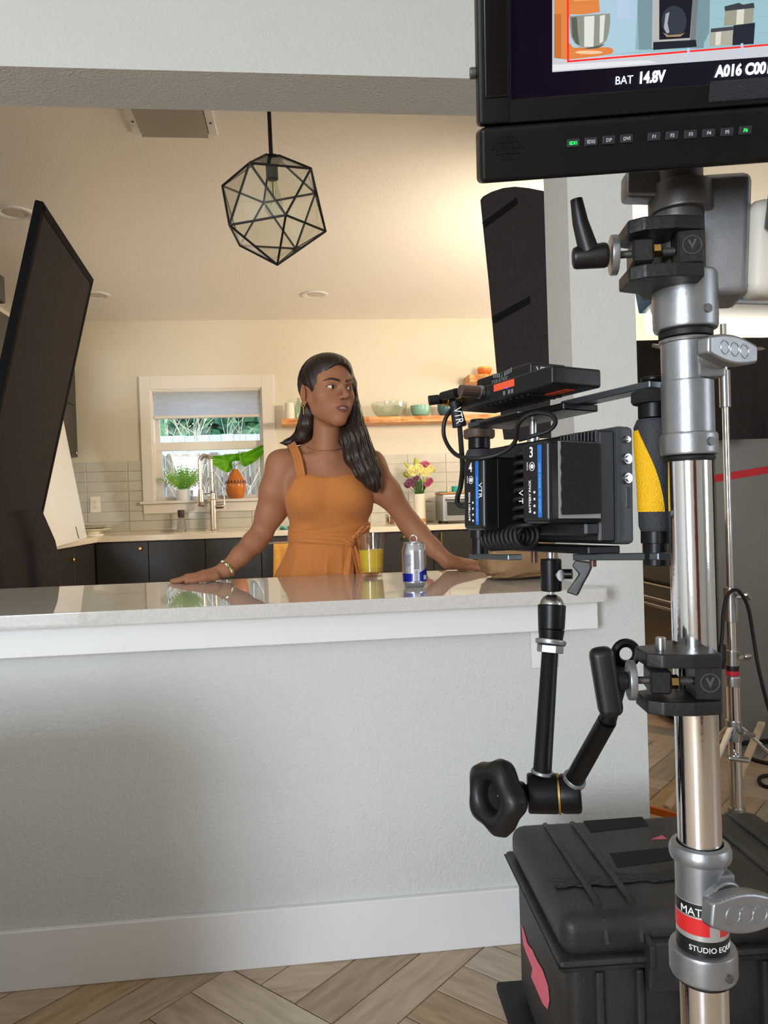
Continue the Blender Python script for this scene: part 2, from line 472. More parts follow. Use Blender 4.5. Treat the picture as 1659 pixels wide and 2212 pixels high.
s2 = MB(); s2.bx(GX0, GX0+.03, YB+.0951, YB+.12, zr0, WZ1-.0121); s2.bx(GX1-.02, GX1, YB+.0951, YB+.12, zr0, WZ1-.0121); s2.bx(GX0+.03, GX1-.02, YB+.0951, YB+.12, WZ1-.04, WZ1-.0121)
s2.build('upper_sash', WT, win, smooth=0)
G_pane = glass('window_glass', (250, 253, 252))
MB().bx(GX0+fl, GX1-fl*.5, YB+.073, YB+.077, WZ0+.03, zr0).build('pane', G_pane, win, smooth=0)
MB().bx(GX0+.03, GX1-.02, YB+.105, YB+.109, zr1, WZ1-.04).build('pane', G_pane, win, smooth=0)
# cellular blind
zbl0, zbl1 = P(450, 903, YB+.03).z, P(450, 846, YB+.03).z
bl = thing('window_blind', 'white cellular blind raised to the top of the window', 'blind', ((GX0+GX1)/2, YB+.03, zbl0))
MB().bx(GX0+.004, GX1-.004, YB+.012, YB+.05, zbl1-.002, zbl1+.02, .003, 1).build('head_rail', WT, bl)
MB().bx(GX0+.004, GX1-.004, YB+.012, YB+.048, zbl0, zbl0+.022, .004, 1).build('bottom_rail', WT, bl)
prof = []
nc = 9
za, zb_ = zbl0+.022, zbl1-.002
def blf(u, v):
    q = u*nc; t = q-int(q) if u < 1 else 0
    return (GX0+.006+(GX1-GX0-.012)*v, YB+.028-(.012*(1-abs(2*t-1))), za+(zb_-za)*u)
MB().sheet(blf, nc*2, 1, .003).build('pleated_cells', leafy('blind_fabric', (232, 234, 238), (240, 242, 246), .5), bl, smooth=0)

# backsplash tiles: stack bond, each a piece
TW, TH = .308, .0766
ZT1 = P(600, 988.5, YB).z
ZBC = .998      # back counter top
xj = P(278, 1050, YB).x
tm = mat('grey_glazed_tile', (206, 203, 188), .12, var=.05, vscale=9, randobj=.04, bump=.10, bscale=9)
row_h = [(ZT1-r*TH, min(TH, ZT1-r*TH-ZBC)) for r in range(8) if ZT1-r*TH-ZBC > .015]
tmesh = {}
def tile_mesh(w_, h_):
    key = (round(w_, 4), round(h_, 4))
    if key not in tmesh:
        b = MB().bx(0, w_-.003, -.008, 0, -h_+.003, 0, .0015, 1)
        me = bpy.data.meshes.new('tile'); me.from_pydata(b.v, [], b.f); me.update(); me.materials.append(tm); tmesh[key] = me
    return tmesh[key]
def put_tile(x0, x1, zt, h_):
    if x1-x0 < .012: return
    o = bpy.data.objects.new('tile', tile_mesh(x1-x0, h_)); COL.objects.link(o); o.location = (x0, YB, zt); o.parent = wall_back
for ci in range(-6, 12):
    x0, x1 = xj+ci*TW, xj+(ci+1)*TW
    x0c, x1c = max(x0, XL), min(x1, 2.05)
    if x1c <= x0c: continue
    for zt, hh in row_h:
        if zt-hh < TZ0-.001 and zt > TZ0:      # row crosses the foot of the window trim
            if x1c > TX0 and x0c < TX1:
                if TZ0-(zt-hh) > .012: put_tile(max(x0c, TX0), min(x1c, TX1), TZ0, TZ0-(zt-hh))
                if x0c < TX0: put_tile(x0c, min(x1c, TX0), zt, hh)
                if x1c > TX1: put_tile(max(x0c, TX1), x1c, zt, hh)
                continue
        if zt <= TZ0+.001 or x1c <= TX0 or x0c >= TX1: put_tile(x0c, x1c, zt, hh); continue
        if x0c < TX0: put_tile(x0c, TX0, zt, hh)
        if x1c > TX1: put_tile(TX1, x1c, zt, hh)

# ------------------------------------------------------------------ kitchen: fixed furniture
YF = 5.42
base_x = [P(px, 1210, YF+.02).x for px in (208, 321, 444, 565, 775, 937, 1060)] + [2.04]
unit_labels = ['charcoal base cabinet in the left corner with a round brass knob',
               'charcoal base cabinet left of the sink with a plain flat door',
               'charcoal base cabinet directly under the faucet and sink',
               'charcoal base cabinet with a towel bar behind the orange dress',
               'charcoal base cabinet right of the dress with a round brass knob',
               'charcoal base cabinet with a slim bar handle behind the forearm',
               'charcoal base cabinet at the far right behind the camera rig']
for i in range(7):
    x0, x1 = base_x[i], base_x[i+1]
    t = thing('base_cabinet', unit_labels[i], 'cabinet', ((x0+x1)/2, YF+.3, 0), 'base cabinets along the back wall')
    MB().bx(x0, x1, YF+.04, YB-.001, .10, .958).build('body', M_cab, t, smooth=0)
    MB().bx(x0, x1, YF+.10, YB-.02, 0, .10).build('toe_kick', M_black, t, smooth=0)
    d = MB().bx(x0+.002, x1-.002, YF+.018, YF+.038, .112, .952, .002, 1).build('door', M_cab, t)
    if i in (0, 4):
        kp = P(303, 1185, YF) if i == 0 else P(872.5, 1160.5, YF)
        MB().lathe([(0, .028), (.008, .028), (.0125, .022), (.012, .016), (.005, .010), (.005, 0)], axis_frame((kp.x, YF+.018, kp.z), (kp.x, YF-.05, kp.z)), 14).build('knob', M_brass, d)
    if i == 5:
        a = P(953.5, 1150, YF-.02); b = P(954.5, 1176, YF-.02)
        h = MB().cyl((a.x, YF-.012, a.z), (a.x, YF-.012, b.z), .006, n=10)
        for z in (a.z-.012, b.z+.012): h.cyl((a.x, YF-.012, z), (a.x, YF+.018, z), .004, n=8)
        h.build('handle', M_brass, d)
    if i == 3:
        a, b = P(580, 1174, YF-.03), P(640, 1172, YF-.03)
        h = MB().cyl((a.x, YF-.03, a.z), (b.x+.25, YF-.03, a.z), .007, n=10)
        for x in (a.x+.01, b.x+.24): h.cyl((x, YF-.03, a.z), (x, YF+.018, a.z), .005, n=8)
        h.build('towel_bar', M_steel, d)
# counter top along back and left walls
ZBC = .998
wt = MB()
sx0, sx1 = P(372, 1152, 5.6).x, P(548, 1152, 5.6).x
wt.bx(XL+.001, sx0, YF, YB-.009, .960, ZBC, .002, 1); wt.bx(sx1, 2.05, YF, YB-.009, .960, ZBC, .002, 1)
wt.bx(sx0, sx1, YF, YF+.12, .960, ZBC); wt.bx(sx0, sx1, 5.90, YB-.009, .960, ZBC)
wt.bx(XL+.001, -1.40, 4.46, YF, .960, ZBC, .002, 1)
tag(wt.build('worktop', mat('cream_quartz', (240, 226, 204), .15, var=.03, vscale=120)), 'long cream quartz worktop along the back and left walls', 'worktop')
sk = MB()
sk.bx(sx0-.005, sx1+.005, YF+.115, 5.905, .79, .80); sk.bx(sx0-.01, sx0, YF+.11, 5.91, .79, .9595); sk.bx(sx1, sx1+.01, YF+.11, 5.91, .79, .9595)
sk.bx(sx0, sx1, YF+.11, YF+.12, .79, .9595); sk.bx(sx0, sx1, 5.90, 5.91, .79, .9595)
tag(sk.build('sink', M_steel, smooth=0), 'undermount stainless sink below the spring faucet', 'sink')
# left run: cabinets below and above
for k, (y0, y1, lab) in enumerate(((4.47, 4.95, 'charcoal base cabinet beside the range with two brass knobs'), (4.95, 5.41, 'charcoal base cabinet on the left run next to the corner'))):
    t = thing('base_cabinet', lab, 'cabinet', (-1.7, (y0+y1)/2, 0), 'base cabinets on the left run')
    MB().bx(XL+.002, -1.442, y0, y1, .10, .958).build('body', M_cab, t, smooth=0)
    MB().bx(XL+.02, -1.50, y0, y1, 0, .10).build('toe_kick', M_black, t, smooth=0)
    d = MB().bx(-1.44, -1.42, y0+.002, y1-.002, .112, .952, .002, 1).build('door', M_cab, t)
    for yk in ((y0+.09, y1-.09) if k == 0 else ()):
        MB().lathe([(0, .028), (.008, .028), (.0125, .022), (.012, .016), (.005, .010), (.005, 0)], axis_frame((-1.42, yk, .88), (-1.3, yk, .88)), 12).build('knob', M_brass, d)
zc0, zc1 = P(168, 985, 5.9).z, P(163, 767, 5.9).z
zcm = P(160, 873, 5.9).z
for k, (y0, y1, lab) in enumerate(((4.45, 5.25, 'tall charcoal wall cabinet hidden behind the black board'), (5.25, 6.035, 'two door charcoal wall cabinet in the left back corner'))):
    t = thing('wall_cabinet', lab, 'cabinet', (-1.86, (y0+y1)/2, zc0), 'wall cabinets on the left wall')
    MB().bx(XL+.002, -1.700, y0, y1, zc0, zc1).build('body', M_cab, t, smooth=0)
    MB().bx(-1.698, -1.680, y0+.002, y1-.002, zcm+.004, zc1-.002, .0015, 1).build('door', M_cab, t)
    d = MB().bx(-1.698, -1.680, y0+.002, y1-.002, zc0, zcm-.002, .0015, 1).build('door', M_cab, t)
    MB().bx(-1.68, -1.672, y1-.06, y1-.03, zc0+.02, zc0+.035, .002, 1).build('pull', M_steel, d)
# range hood cabinet at far left
hb = P(10, 690, 4.0)
t = thing('range_hood', 'dark metal range hood seen at the left edge of the picture', 'range hood', (-1.8, 3.85, 2.26))
MB().bx(XL+.002, P(22, 690, 4.25).x-.02, 3.45, 4.25, 2.28, 2.42, .004, 1).build('canopy', M_cab, t)
MB().bx(XL+.002, -1.75, 3.7, 4.0, 2.42, 2.615, .003, 1).build('chimney', M_cab, t)
# range
t = thing('range', 'black stainless range half hidden by the black cloth at left', 'range', (-1.7, 4.08, 0))
M_bst = mat('black_stainless', (46, 46, 48), .28, metal=.8)
MB().bx(XL+.01, -1.43, 3.70, 4.455, .05, .95, .004, 1).build('body', M_bst, t)
MB().bx(XL+.005, -1.395, 3.70, 4.455, .95, .985, .006, 1).build('cooktop', M_black, t)
MB().bx(-1.43, -1.40, 3.705, 4.45, .20, .72, .004, 1).build('oven_door', M_bst, t)
h = MB().tube([(-1.40, 4.42, .74), (-1.352, 4.40, .765), (-1.335, 4.30, .775), (-1.335, 3.86, .775), (-1.352, 3.75, .765), (-1.40, 3.73, .74)], .016, 10)
h.build('handle', M_steel, t)
MB().bx(-1.43, -1.37, 3.705, 4.45, .80, .935, .02, 3).build('control_panel', M_black, t)
for q in range(5):
    y = 3.80+q*.14
    MB().cyl((-1.372, y, .868), (-1.335, y, .868), .022, .019, 14, .003).build('knob', M_steel, t)
for q, (x, y) in enumerate(((-1.6, 4.25), (-1.9, 4.25), (-1.6, 3.9), (-1.9, 3.9))):
    g = MB()
    for a in range(4): g.box((x+.06*cos(a*pi/2+.4), y+.06*sin(a*pi/2+.4), .990), (.012, .11, .010), .003, 1, Matrix.Identity(4))
    g.torus((x, y, .988), (0, 0, 1), .085, .008, 20, 6)
    g.build('grate', M_black, t)
# ------------------------------------------------------------------ shelf items
sh_z = P(607, 905, 5.95).z; sh_zb = P(607, 919, 5.95).z
SHY0 = 5.82
sx = P(608, 910, SHY0).x
M_wood = mat('live_edge_wood', (186, 108, 48), .45, c2=(232, 176, 104), vscale=9, stretch=(1, 5, 5), detail=5)
def shelf(name, lab, x0, x1, z0, z1):
    n = 26
    pts = [(x0+(x1-x0)*i/n, SHY0+.010*sin(i*1.3)+.006*sin(i*2.9)) for i in range(n+1)] + [(x1, YB-.001), (x0, YB-.001)]
    return tag(MB().prism(pts, z1-z0, Matrix.Translation((0, 0, z0)), bev=.003).build(name, M_wood), lab, 'shelf')
zs1, zs0 = P(800, 900, SHY0).z, P(800, 913, SHY0).z
shelf('floating_shelf', 'long live edge wooden shelf right of the window', sx, 2.0, zs0, zs1)
ux = P(1014, 815, SHY0).x; uz1 = P(1030, 808, SHY0).z; uz0 = P(1030, 824, SHY0).z
shelf('floating_shelf', 'upper wooden shelf peeking over the camera rig', ux, 2.1, uz0, uz1)
YS = 5.92
def at_shelf(px, zt): return Vector((P(px, 900, YS).x, YS, zt))
def bowl_profile(r, h, t=.004, foot=.35):
    out = [(0, .004), (r*foot, 0), (r*(foot+.12), .006)]
    for i in range(1, 9):
        a = i/8*pi/2
        out.append((r*(foot+.12)+(r*(1-foot-.12))*sin(a)**.85, .006+(h-.006)*(1-cos(a))**.9))
    inn = [(max(0, q[0]-t), q[1]+(t if i < 3 else 0)) for i, q in enumerate(out[2:])]
    return out+[(out[-1][0]-t*.5, h+t*.4)]+list(reversed(inn))+[(0, .010)]
def bowl(name, lab, c, r, h, m, cat='bowl', group=None, t=.004):
    o = MB().lathe(bowl_profile(r, h, t), Matrix.Translation(c), 32).build(name, m, smooth=50)
    return tag(o, lab, cat, group)
s = YS/FPX
c = at_shelf(626, zs1)
mg = MB().lathe([(0, 0), (.036, 0), (.040, .004), (.040, .03), (.034, .125), (.031, .128), (.029, .125), (.035, .03), (.034, .008), (0, .006)], Matrix.Translation(c), 24)
tag(mg.build('ceramic_tumbler', mat('cream_ceramic', (240, 230, 212), .3)), 'cream ceramic tumbler at the left end of the shelf', 'cup')
c = at_shelf(640, zs1)
bt = MB().lathe([(0, 0), (.03, 0), (.033, .01), (.03, .10), (.012, .15), (.012, .17), (.009, .17), (.009, .15), (.027, .10), (.03, .012), (0, .008)], Matrix.Translation(c+Vector((.02, .04, 0))), 20)
tag(bt.build('glass_bottle', glass('clear_glass', (235, 245, 240), ior=1.6)), 'clear glass bottle behind the cream tumbler on the shelf', 'bottle')
c = at_shelf(841.5, zs1)
bowl('glass_mixing_bowl', 'large clear glass mixing bowl on the wooden shelf', c, 39.5*s, 31*s, glass('clear_bowl_glass', (246, 250, 247), ior=1.7), t=.005)
c = at_shelf(909, zs1)
M_mint = mat('mint_glaze', (142, 190, 168), .25); M_bluec = mat('slate_blue_glaze', (74, 108, 120), .25)
bowl('mint_bowl', 'mint green bowl, lower of the two nested on the shelf', c, 22*s, 20*s, M_mint, group='mint bowls')
bowl('mint_bowl', 'mint green bowl, upper of the two nested on the shelf', c+Vector((0, 0, .016)), 22*s, 20*s, M_mint, group='mint bowls')
c = at_shelf(966, zs1)
bowl('slate_bowl', 'slate blue bowl, lowest of the stack of three on the shelf', c, 21*s, 19*s, M_bluec, group='slate blue bowls')
bowl('slate_bowl', 'slate blue bowl, middle of the stack of three on the shelf', c+Vector((0, 0, .013)), 21*s, 19*s, M_bluec, group='slate blue bowls')
bowl('slate_bowl', 'slate blue bowl, topmost of the stack of three on the shelf', c+Vector((0, 0, .026)), 21*s, 19*s, M_bluec, group='slate blue bowls')
c = Vector((P(1047, 808, YS).x, YS, uz1))
bowl('orange_bowl', 'orange bowl on the upper wooden shelf, under the yellow one', c, 16*s, 15*s, mat('orange_glaze', (232, 118, 40), .3))
bowl('yellow_bowl', 'pale yellow bowl nested in the orange bowl on the upper shelf', c+Vector((0, 0, .014)), 15.4*s, 15*s, mat('pale_yellow_glaze', (240, 190, 90), .3))

# ------------------------------------------------------------------ things on the worktop
def lathe_thing(name, lab, cat, c, prof, m, n=24):
    return tag(MB().lathe(prof, Matrix.Translation(c), n).build(name, m, smooth=50), lab, cat)
# plates
c = Vector((P(208, 1150, 5.75).x-.02, 5.74, ZBC))
ped = MB().lathe([(0, 0), (.075, 0), (.07, .012), (.045, .018), (.05, .028), (.125, .045), (.128, .050), (.05, .036), (0, .034)], Matrix.Translation(c), 32)
M_plate = mat('cream_plate', (244, 234, 206), .25)
tag(ped.build('footed_dish', M_plate), 'cream footed dish under the stacked plates in the corner', 'dish')
for q in range(3):
    p = MB().lathe([(0, 0), (.07, 0), (.075, .003), (.128, .012), (.130, .015), (.073, .007), (0, .005)], Matrix.Translation(c+Vector((0, 0, .0505+q*.0085))), 32)
    tag(p.build('plate', M_plate), 'cream dinner plate, %s of the three stacked in the corner' % ('lowest', 'middle', 'topmost')[q], 'plate', 'stacked cream plates')
# faucet
fb = P(462, 1143, 5.93); fx = fb.x
fc = thing('faucet', 'brushed nickel spring neck kitchen faucet in front of the window', 'faucet', (fx, 5.93, ZBC))
M_nick = mat('brushed_nickel', (214, 196, 176), .22, metal=1.0)
zf = lambda py: P(462, py, 5.93).z
FY = 5.93
body = MB().lathe([(0, 0), (.034, 0), (.034, .006), (.026, .010), (.026, zf(1080)-ZBC), (.021, zf(1078)-ZBC), (.021, zf(1066)-ZBC), (0, zf(1066)-ZBC)], Matrix.Translation((fx, FY, ZBC)), 20)
body.build('body', M_nick, fc)
top = zf(984)
xh = P(436, 1080, FY).x
R_ = (fx-xh)/2
arc = [(fx-.004, FY, zf(1066))]+[(fx-.006, FY, top-R_+ (zf(1066)-(top-R_))*t) for t in (.66, .33)]
for a in range(0, 181, 12): arc.append((fx-.006-R_+R_*cos(radians(a)), FY, top-R_+R_*sin(radians(a))))
arc += [(xh-.006, FY, top-R_-(top-R_-zf(1058))*t) for t in (.25, .5, .75, 1)]
MB().tube(arc, .013, 10).build('hose', M_nick, fc)
# spring coil round the hose
pts = [Vector(p) for p in arc]
ln = [0]
for a, b in zip(pts, pts[1:]): ln.append(ln[-1]+(b-a).length)
def along(dist):
    for i in range(len(pts)-1):
        if dist <= ln[i+1] or i == len(pts)-2:
            t = (dist-ln[i])/max(1e-9, ln[i+1]-ln[i]); return pts[i].lerp(pts[i+1], t), (pts[i+1]-pts[i]).normalized()
co = []
turns = 46; tot = ln[-1]
for i in range(turns*8+1):
    q, tn = along(tot*i/(turns*8)); yv = Vector((0, 1, 0)); xv = tn.cross(yv).normalized()
    a = 2*pi*i/8; co.append(q+xv*(.0185*cos(a))+yv*(.0185*sin(a)))
MB().tube(co, .0030, 5).build('spring', M_nick, fc)
sp = MB().cyl((xh-.006, FY, zf(1058)), (xh-.004, FY, zf(1084)), .021, .022, 18, .003)
sp.cyl((xh-.004, FY, zf(1084)), (xh-.004, FY, zf(1091)), .018, .030, 18); sp.cyl((xh-.004, FY, zf(1091)), (xh-.004, FY, zf(1093)), .030, .026, 18)
sp.build('spray_head', M_nick, fc)
MB().cyl((xh, FY, zf(1066)), (fx, FY, zf(1066)), .006, n=10).build('dock_arm', M_nick, fc)
vh = MB().cyl((fx+.012, FY, zf(1094)), (fx+.075, FY-.01, zf(1094)), .020, .020, 18, .004)
vh.cyl((fx+.075, FY-.01, zf(1094)), (fx+.092, FY-.012, zf(1094)), .018, .006, 14)
vh.cyl((fx+.090, FY-.012, zf(1099)), (fx+.086, FY-.012, zf(1071)), .0055, .004, 10)
vh.build('lever_handle', M_nick, fc)
# soap bottle
c = P(391, 1146, 5.90); c.z = ZBC; c.y = 5.93
sb = thing('soap_bottle', 'clear soap bottle with a black cap beside the faucet', 'bottle', c)
k = 5.93/FPX
MB().lathe([(0, 0), (10.5*k, 0), (10.5*k, .004), (7.5*k, 29*k), (5.5*k, 31*k), (0, 31*k)], Matrix.Translation(c), 8).build('bottle', mat('clear_bottle', (225, 222, 228), .08, trans=.85, ior=1.3), sb)
MB().lathe([(0, 0), (6*k, 0), (7*k, 3*k), (7.3*k, 14*k), (6.5*k, 16*k), (0, 16*k)], Matrix.Translation(c+Vector((0, 0, 30.5*k))), 16).build('cap', mat('dark_bronze_cap', (58, 48, 40), .4), sb)
# potted fern on the sill
zs = WZ0
YSI = YB+.005
c = Vector((P(396, 1078, YSI).x, YSI, zs))
k = YSI/FPX
pf = thing('potted_fern', 'small bright green fern in a white pot on the windowsill', 'potted plant', c)
MB().lathe([(0, 0), (13*k, 0), (14*k, 1*k), (16*k, 22*k), (14.5*k, 22*k), (13*k, 3*k), (0, 2.5*k)], Matrix.Translation(c), 24).build('pot', mat('white_pot', (240, 238, 234), .35), pf)
MB().lathe([(0, 0), (14*k, 0), (0, .004)], Matrix.Translation(c+Vector((0, 0, 19*k))), 16).build('soil', mat('soil', (70, 52, 38), .9), pf)
M_fern = leafy('fern_green', (120, 178, 60), (176, 216, 96))
for q in range(34):
    a = 2*pi*q/34*5.3; tilt = .15+.95*((q*7) % 11)/11
    L_ = (44+16*rnd.random())*k
    st = c+Vector((.015*cos(a), .010*sin(a), 21*k))
    b = MB(); pts = []
    for i in range(9):
        t = i/8; sp_ = t*L_*sin(tilt)*1.05; up = L_*(t*cos(tilt*.8)-.22*t*t*tilt)
        pts.append(st+Vector((sp_*cos(a), sp_*sin(a)*.45, up)))
    b.tube(pts, .0009, 4)
    for i in range(1, 9):
        w_ = .017*sin(pi*(i/8.6)**.8)+.003; p = pts[i]; d_ = (pts[i]-pts[i-1]).normalized()
        sd = d_.cross(Vector((sin(a)*.3, -.9, .35))).normalized()
        for sg in (-1, 1):
            tip = p+sd*(sg*w_)+d_*w_*.7
            b.add([p-d_*.004, p+d_*.006+Vector((0, -.001, 0)), tip, p+sd*(sg*w_*.5)-d_*.002], [(0, 3, 2, 1)])
    b.build('frond', M_fern, pf, smooth=0)
# vase with two big leaves
c = Vector((P(510, 1074, YSI).x, YSI, zs))
vz = thing('orange_vase', 'round orange gourd vase with two large green leaves on the windowsill', 'vase', c)
prof = [(0, 0), (12*k, 0), (13*k, 1*k), (19*k, 10*k), (22.6*k, 22*k), (22.6*k, 30*k), (19.5*k, 42*k), (13*k, 54*k), (8.5*k, 60*k), (7.5*k, 62.5*k), (6*k, 62*k), (6*k, 56*k), (0, 50*k)]
MB().lathe(prof, Matrix.Translation(c), 36).build('body', mat('orange_gourd', (206, 118, 44), .28, var=.08, vscale=14, coat=.3), vz, smooth=60)
dm = MB()
for q in range(20):
    a = 2*pi*q/20; r = 22.75*k
    def pt(da, dz, rr=1.0): return (c.x+r*rr*cos(a+da), c.y+r*rr*sin(a+da), c.z+dz*k)
    dm.add([pt(0, 25.5), pt(.125, 33, .985), pt(0, 40.5, .90), pt(-.125, 33, .985)], [(0, 1, 2, 3)])
dm.build('diamond_band', mat('dark_brown_band', (64, 34, 20), .4), vz, smooth=0)
M_leaf = leafy('big_leaf_green', (108, 180, 40), (160, 216, 66), .55)
def leaf_outline(cen, outl, Yc, tilt, ph_):
    c_ = P(*cen, Yc); n_ = 48
    pts = [P(a, b, Yc+tilt*((a-cen[0])/50.0)) for a, b in outl]; m_ = len(pts)
    ring = []
    for i in range(n_):
        s_ = i/n_*m_; q = int(s_); f_ = s_-q
        a, b, c2_, d_ = pts[(q-1) % m_], pts[q], pts[(q+1) % m_], pts[(q+2) % m_]
        ring.append(.5*((2*b)+(c2_-a)*f_+(2*a-5*b+4*c2_-d_)*f_*f_+(3*b-a-3*c2_+d_)*f_**3))
    def fn(u, v):
        i = int(round(u*n_)) % n_; p = c_.lerp(ring[i], max(.001, v))
        return p+Vector((0, 1, 0))*(.010*v*sin(i*pi*2/n_*11+ph_)+.012*sin(v*2.6)-.03*v*v)
    return MB().sheet(fn, n_, 8, .0012), c_
def leaf(tip_px, base_px, w_px, Yt, Yb, lobe=.28, flip=1):
    tip = P(*tip_px, Yt); base = P(*base_px, Yb); ax = (tip-base); L_ = ax.length; ax.normalize()
    up = Vector((0, -.85, .5)); sd = ax.cross(up).normalized(); nn = sd.cross(ax)
    def fn(u, v):
        t = u*1.0; wv = (sin(pi*min(1, t*1.02))**.62)*(1-.35*t) if t > 0 else 0
        w_ = w_px*k*max(.02, wv); x = (v-.5)*2
        p = base+ax*(L_*(t-lobe*(abs(x)**1.5)*(1-t)))+sd*(x*w_)+nn*(-.22*w_*abs(x)**1.3*flip+.012*sin(9*abs(x)-4*t)+.02*sin(t*3))
        return p
    b = MB().sheet(fn, 14, 12, .0012)
    return b, base
for cen_, outl_, tl_, ph_ in (((498, 994), [(456, 988), (470, 985), (490, 983), (518, 980), (521, 988), (519, 995), (506, 996), (500, 1000), (503, 1010), (498, 1018), (488, 1020), (474, 1012), (461, 1003)], .05, 0),
                             ((524, 991), [(518, 981), (532, 977), (550, 970), (567, 962), (571, 970), (568, 980), (557, 993), (543, 1002), (530, 1008), (522, 1003), (519, 995)], .06, 1.5)):
    b, base = leaf_outline(cen_, outl_, YSI-.05, tl_, ph_)
    lf = b.build('leaf', M_leaf, vz, smooth=60)
    MB().tube([c+Vector((0, 0, 52*k)), c+Vector((0, 0, 70*k)), base.lerp(c+Vector((0, 0, 62*k)), .4), base], [.003, .003, .0025, .002], 6).build('stem', M_fern, lf)
# flowers
YFL = 5.80
k = YFL/FPX
c = Vector((P(907, 1121, YFL).x, YFL, ZBC))
fv = thing('flower_vase', 'tall white ceramic vase of mixed flowers on the worktop', 'vase', c)
hv = P(907, 1067, YFL).z-ZBC
MB().lathe([(0, 0), (13*k, 0), (13.5*k, 4*k), (13.2*k, hv*.6), (13.5*k, hv-.004), (13*k, hv), (12*k, hv-.003), (12*k, .01), (0, .008)], Matrix.Translation(c), 28).build('vase', mat('white_stoneware', (238, 228, 210), .45), fv)
MB().lathe([(13.7*k, 0), (13.75*k, 7.5*k)], Matrix.Translation(c+Vector((0, 0, 4.2*k))), 28).build('tan_band', mat('tan_glaze', (206, 158, 92), .4), fv)
def fp(px, py, dy=0): return P(px, py, YFL+dy)
M_stem = mat('stem_green', (62, 98, 40), .5); M_yel = mat('cream_petal', (238, 226, 150), .5, var=.1, vscale=60); M_pink = mat('pink_petal', (186, 88, 122), .5, var=.2, vscale=60)
M_mauve = mat('mauve_petal', (132, 78, 104), .55, var=.2, vscale=60); M_lime = mat('lime_bud', (176, 186, 60), .5)
rim = c+Vector((0, 0, hv))
def mum(p, r, m, name, n=26, layers=3):
    b = MB(); view = Vector((rnd.uniform(-.3, .3), -1, .35)).normalized(); F_ = axis_frame(p, p+view)
    for l in range(layers):
        el = .25+.38*l; nn_ = n-l*6
        for q in range(nn_):
            a = 2*pi*q/nn_+l*.3; rr = r*(1-.22*l)*(.9+.15*rnd.random())
            d_ = Vector((cos(a)*cos(el), sin(a)*cos(el), sin(el))); sd = Vector((-sin(a), cos(a), 0)); w_ = r*.16
            b.add([d_*.1*r, d_*rr*.6+sd*w_, d_*rr+Vector((0, 0, r*.06)), d_*rr*.6-sd*w_], [(0, 1, 2, 3)], F_)
    b.ball((0, 0, r*.25), r*.28, 8, m=F_)
    o = b.build('bloom', m, fv, smooth=0)
    MB().tube([p-view*.004, p.lerp(rim, .5)+Vector((0, 0, -.01)), rim+Vector((rnd.uniform(-.02, .02), 0, -.01))], .002, 5).build('stem', M_stem, o)
for px, py, dy, r, m in ((892, 1018, -.05, 15, M_yel), (905, 1013, -.06, 13, M_yel), (918, 1021, -.05, 12, M_yel), (928, 1014, -.02, 11, M_yel), (883, 1022, -.01, 11, M_yel),
                         (918, 1006, 0, 13, M_pink), (908, 1009, .02, 12, M_pink), (928, 1040, -.03, 10, M_pink), (923, 1046, -.03, 9, M_pink),
                         (886, 1043, -.03, 12, M_mauve), (879, 1048, -.02, 10, M_mauve), (893, 1048, -.03, 9, M_mauve), (899, 1034, -.04, 9, M_mauve), (877, 1026, 0, 9, M_lime), (917, 1038, -.06, 4.5, M_lime)):
    mum(fp(px, py, dy), r*k, m, 'bloom')
for a, b_, w_ in (((885, 1012), (872, 998), 3.2), ((898, 1010), (898, 987), 5), ((934, 1016), (941, 1016), 3), ((901, 1012), (901, 990), 4)):
    p0, p1 = fp(*a, -.02), fp(*b_, -.03)
    MB().tube([p0, p0.lerp(p1, .35), p0.lerp(p1, .75), p1], [w_*.5*k, w_*k, w_*.8*k, .3*k], 8).build('bud', M_lime, fv)
for q in range(30):
    a = rnd.uniform(0, 2*pi); r0 = rnd.uniform(.3, 1.0)
    p0 = rim+Vector((r0*.03*cos(a), r0*.03*sin(a), -.01)); p1 = rim+Vector((r0*.085*cos(a), r0*.05*sin(a)-.01, rnd.uniform(-.02, .13)))
    mid = p0.lerp(p1, .55)+Vector((0, 0, .02)); sd = Vector((-sin(a), cos(a)*.4, .3)).normalized()*rnd.uniform(.008, .014)
    MB().add([p0, mid+sd, p1, mid-sd], [(0, 1, 2, 3)]).build('leaf', M_stem, fv, smooth=0)
# jar of pasta
c = Vector((P(843, 1126, 5.75).x, 5.75, ZBC))
sj = thing('snack_jar', 'small clear jar of brown snacks behind the raised arm', 'jar', c)
MB().lathe([(0, 0), (.036, 0), (.036, .085), (.034, .085), (.034, .004), (0, .004)], Matrix.Translation(c), 20).build('jar', glass('clear_jar_glass', (240, 240, 236), ior=1.5), sj)
b = MB()
for q in range(60):
    a = rnd.uniform(0, 2*pi); r = .026*sqrt(rnd.random()); b.ball((c.x+r*cos(a), c.y+r*sin(a), c.z+.012+.05*rnd.random()), .0075, 6, (1, .7, .8))
o = b.build('snacks', mat('brown_snack', (176, 112, 58), .6, var=.3, vscale=40), sj); o['kind'] = 'stuff'
# teal cloth
c = P(617, 1138, 5.6)
def clf(u, v): return (c.x-.04+.09*u, 5.56+.12*v, ZBC+.012+.010*sin(u*7+v*3)+.008*cos(v*9))
tag(MB().sheet(clf, 14, 12, .009).build('dish_cloth', mat('teal_cloth', (92, 172, 160), .85)), 'crumpled teal dish cloth on the worktop by her waist', 'cloth')
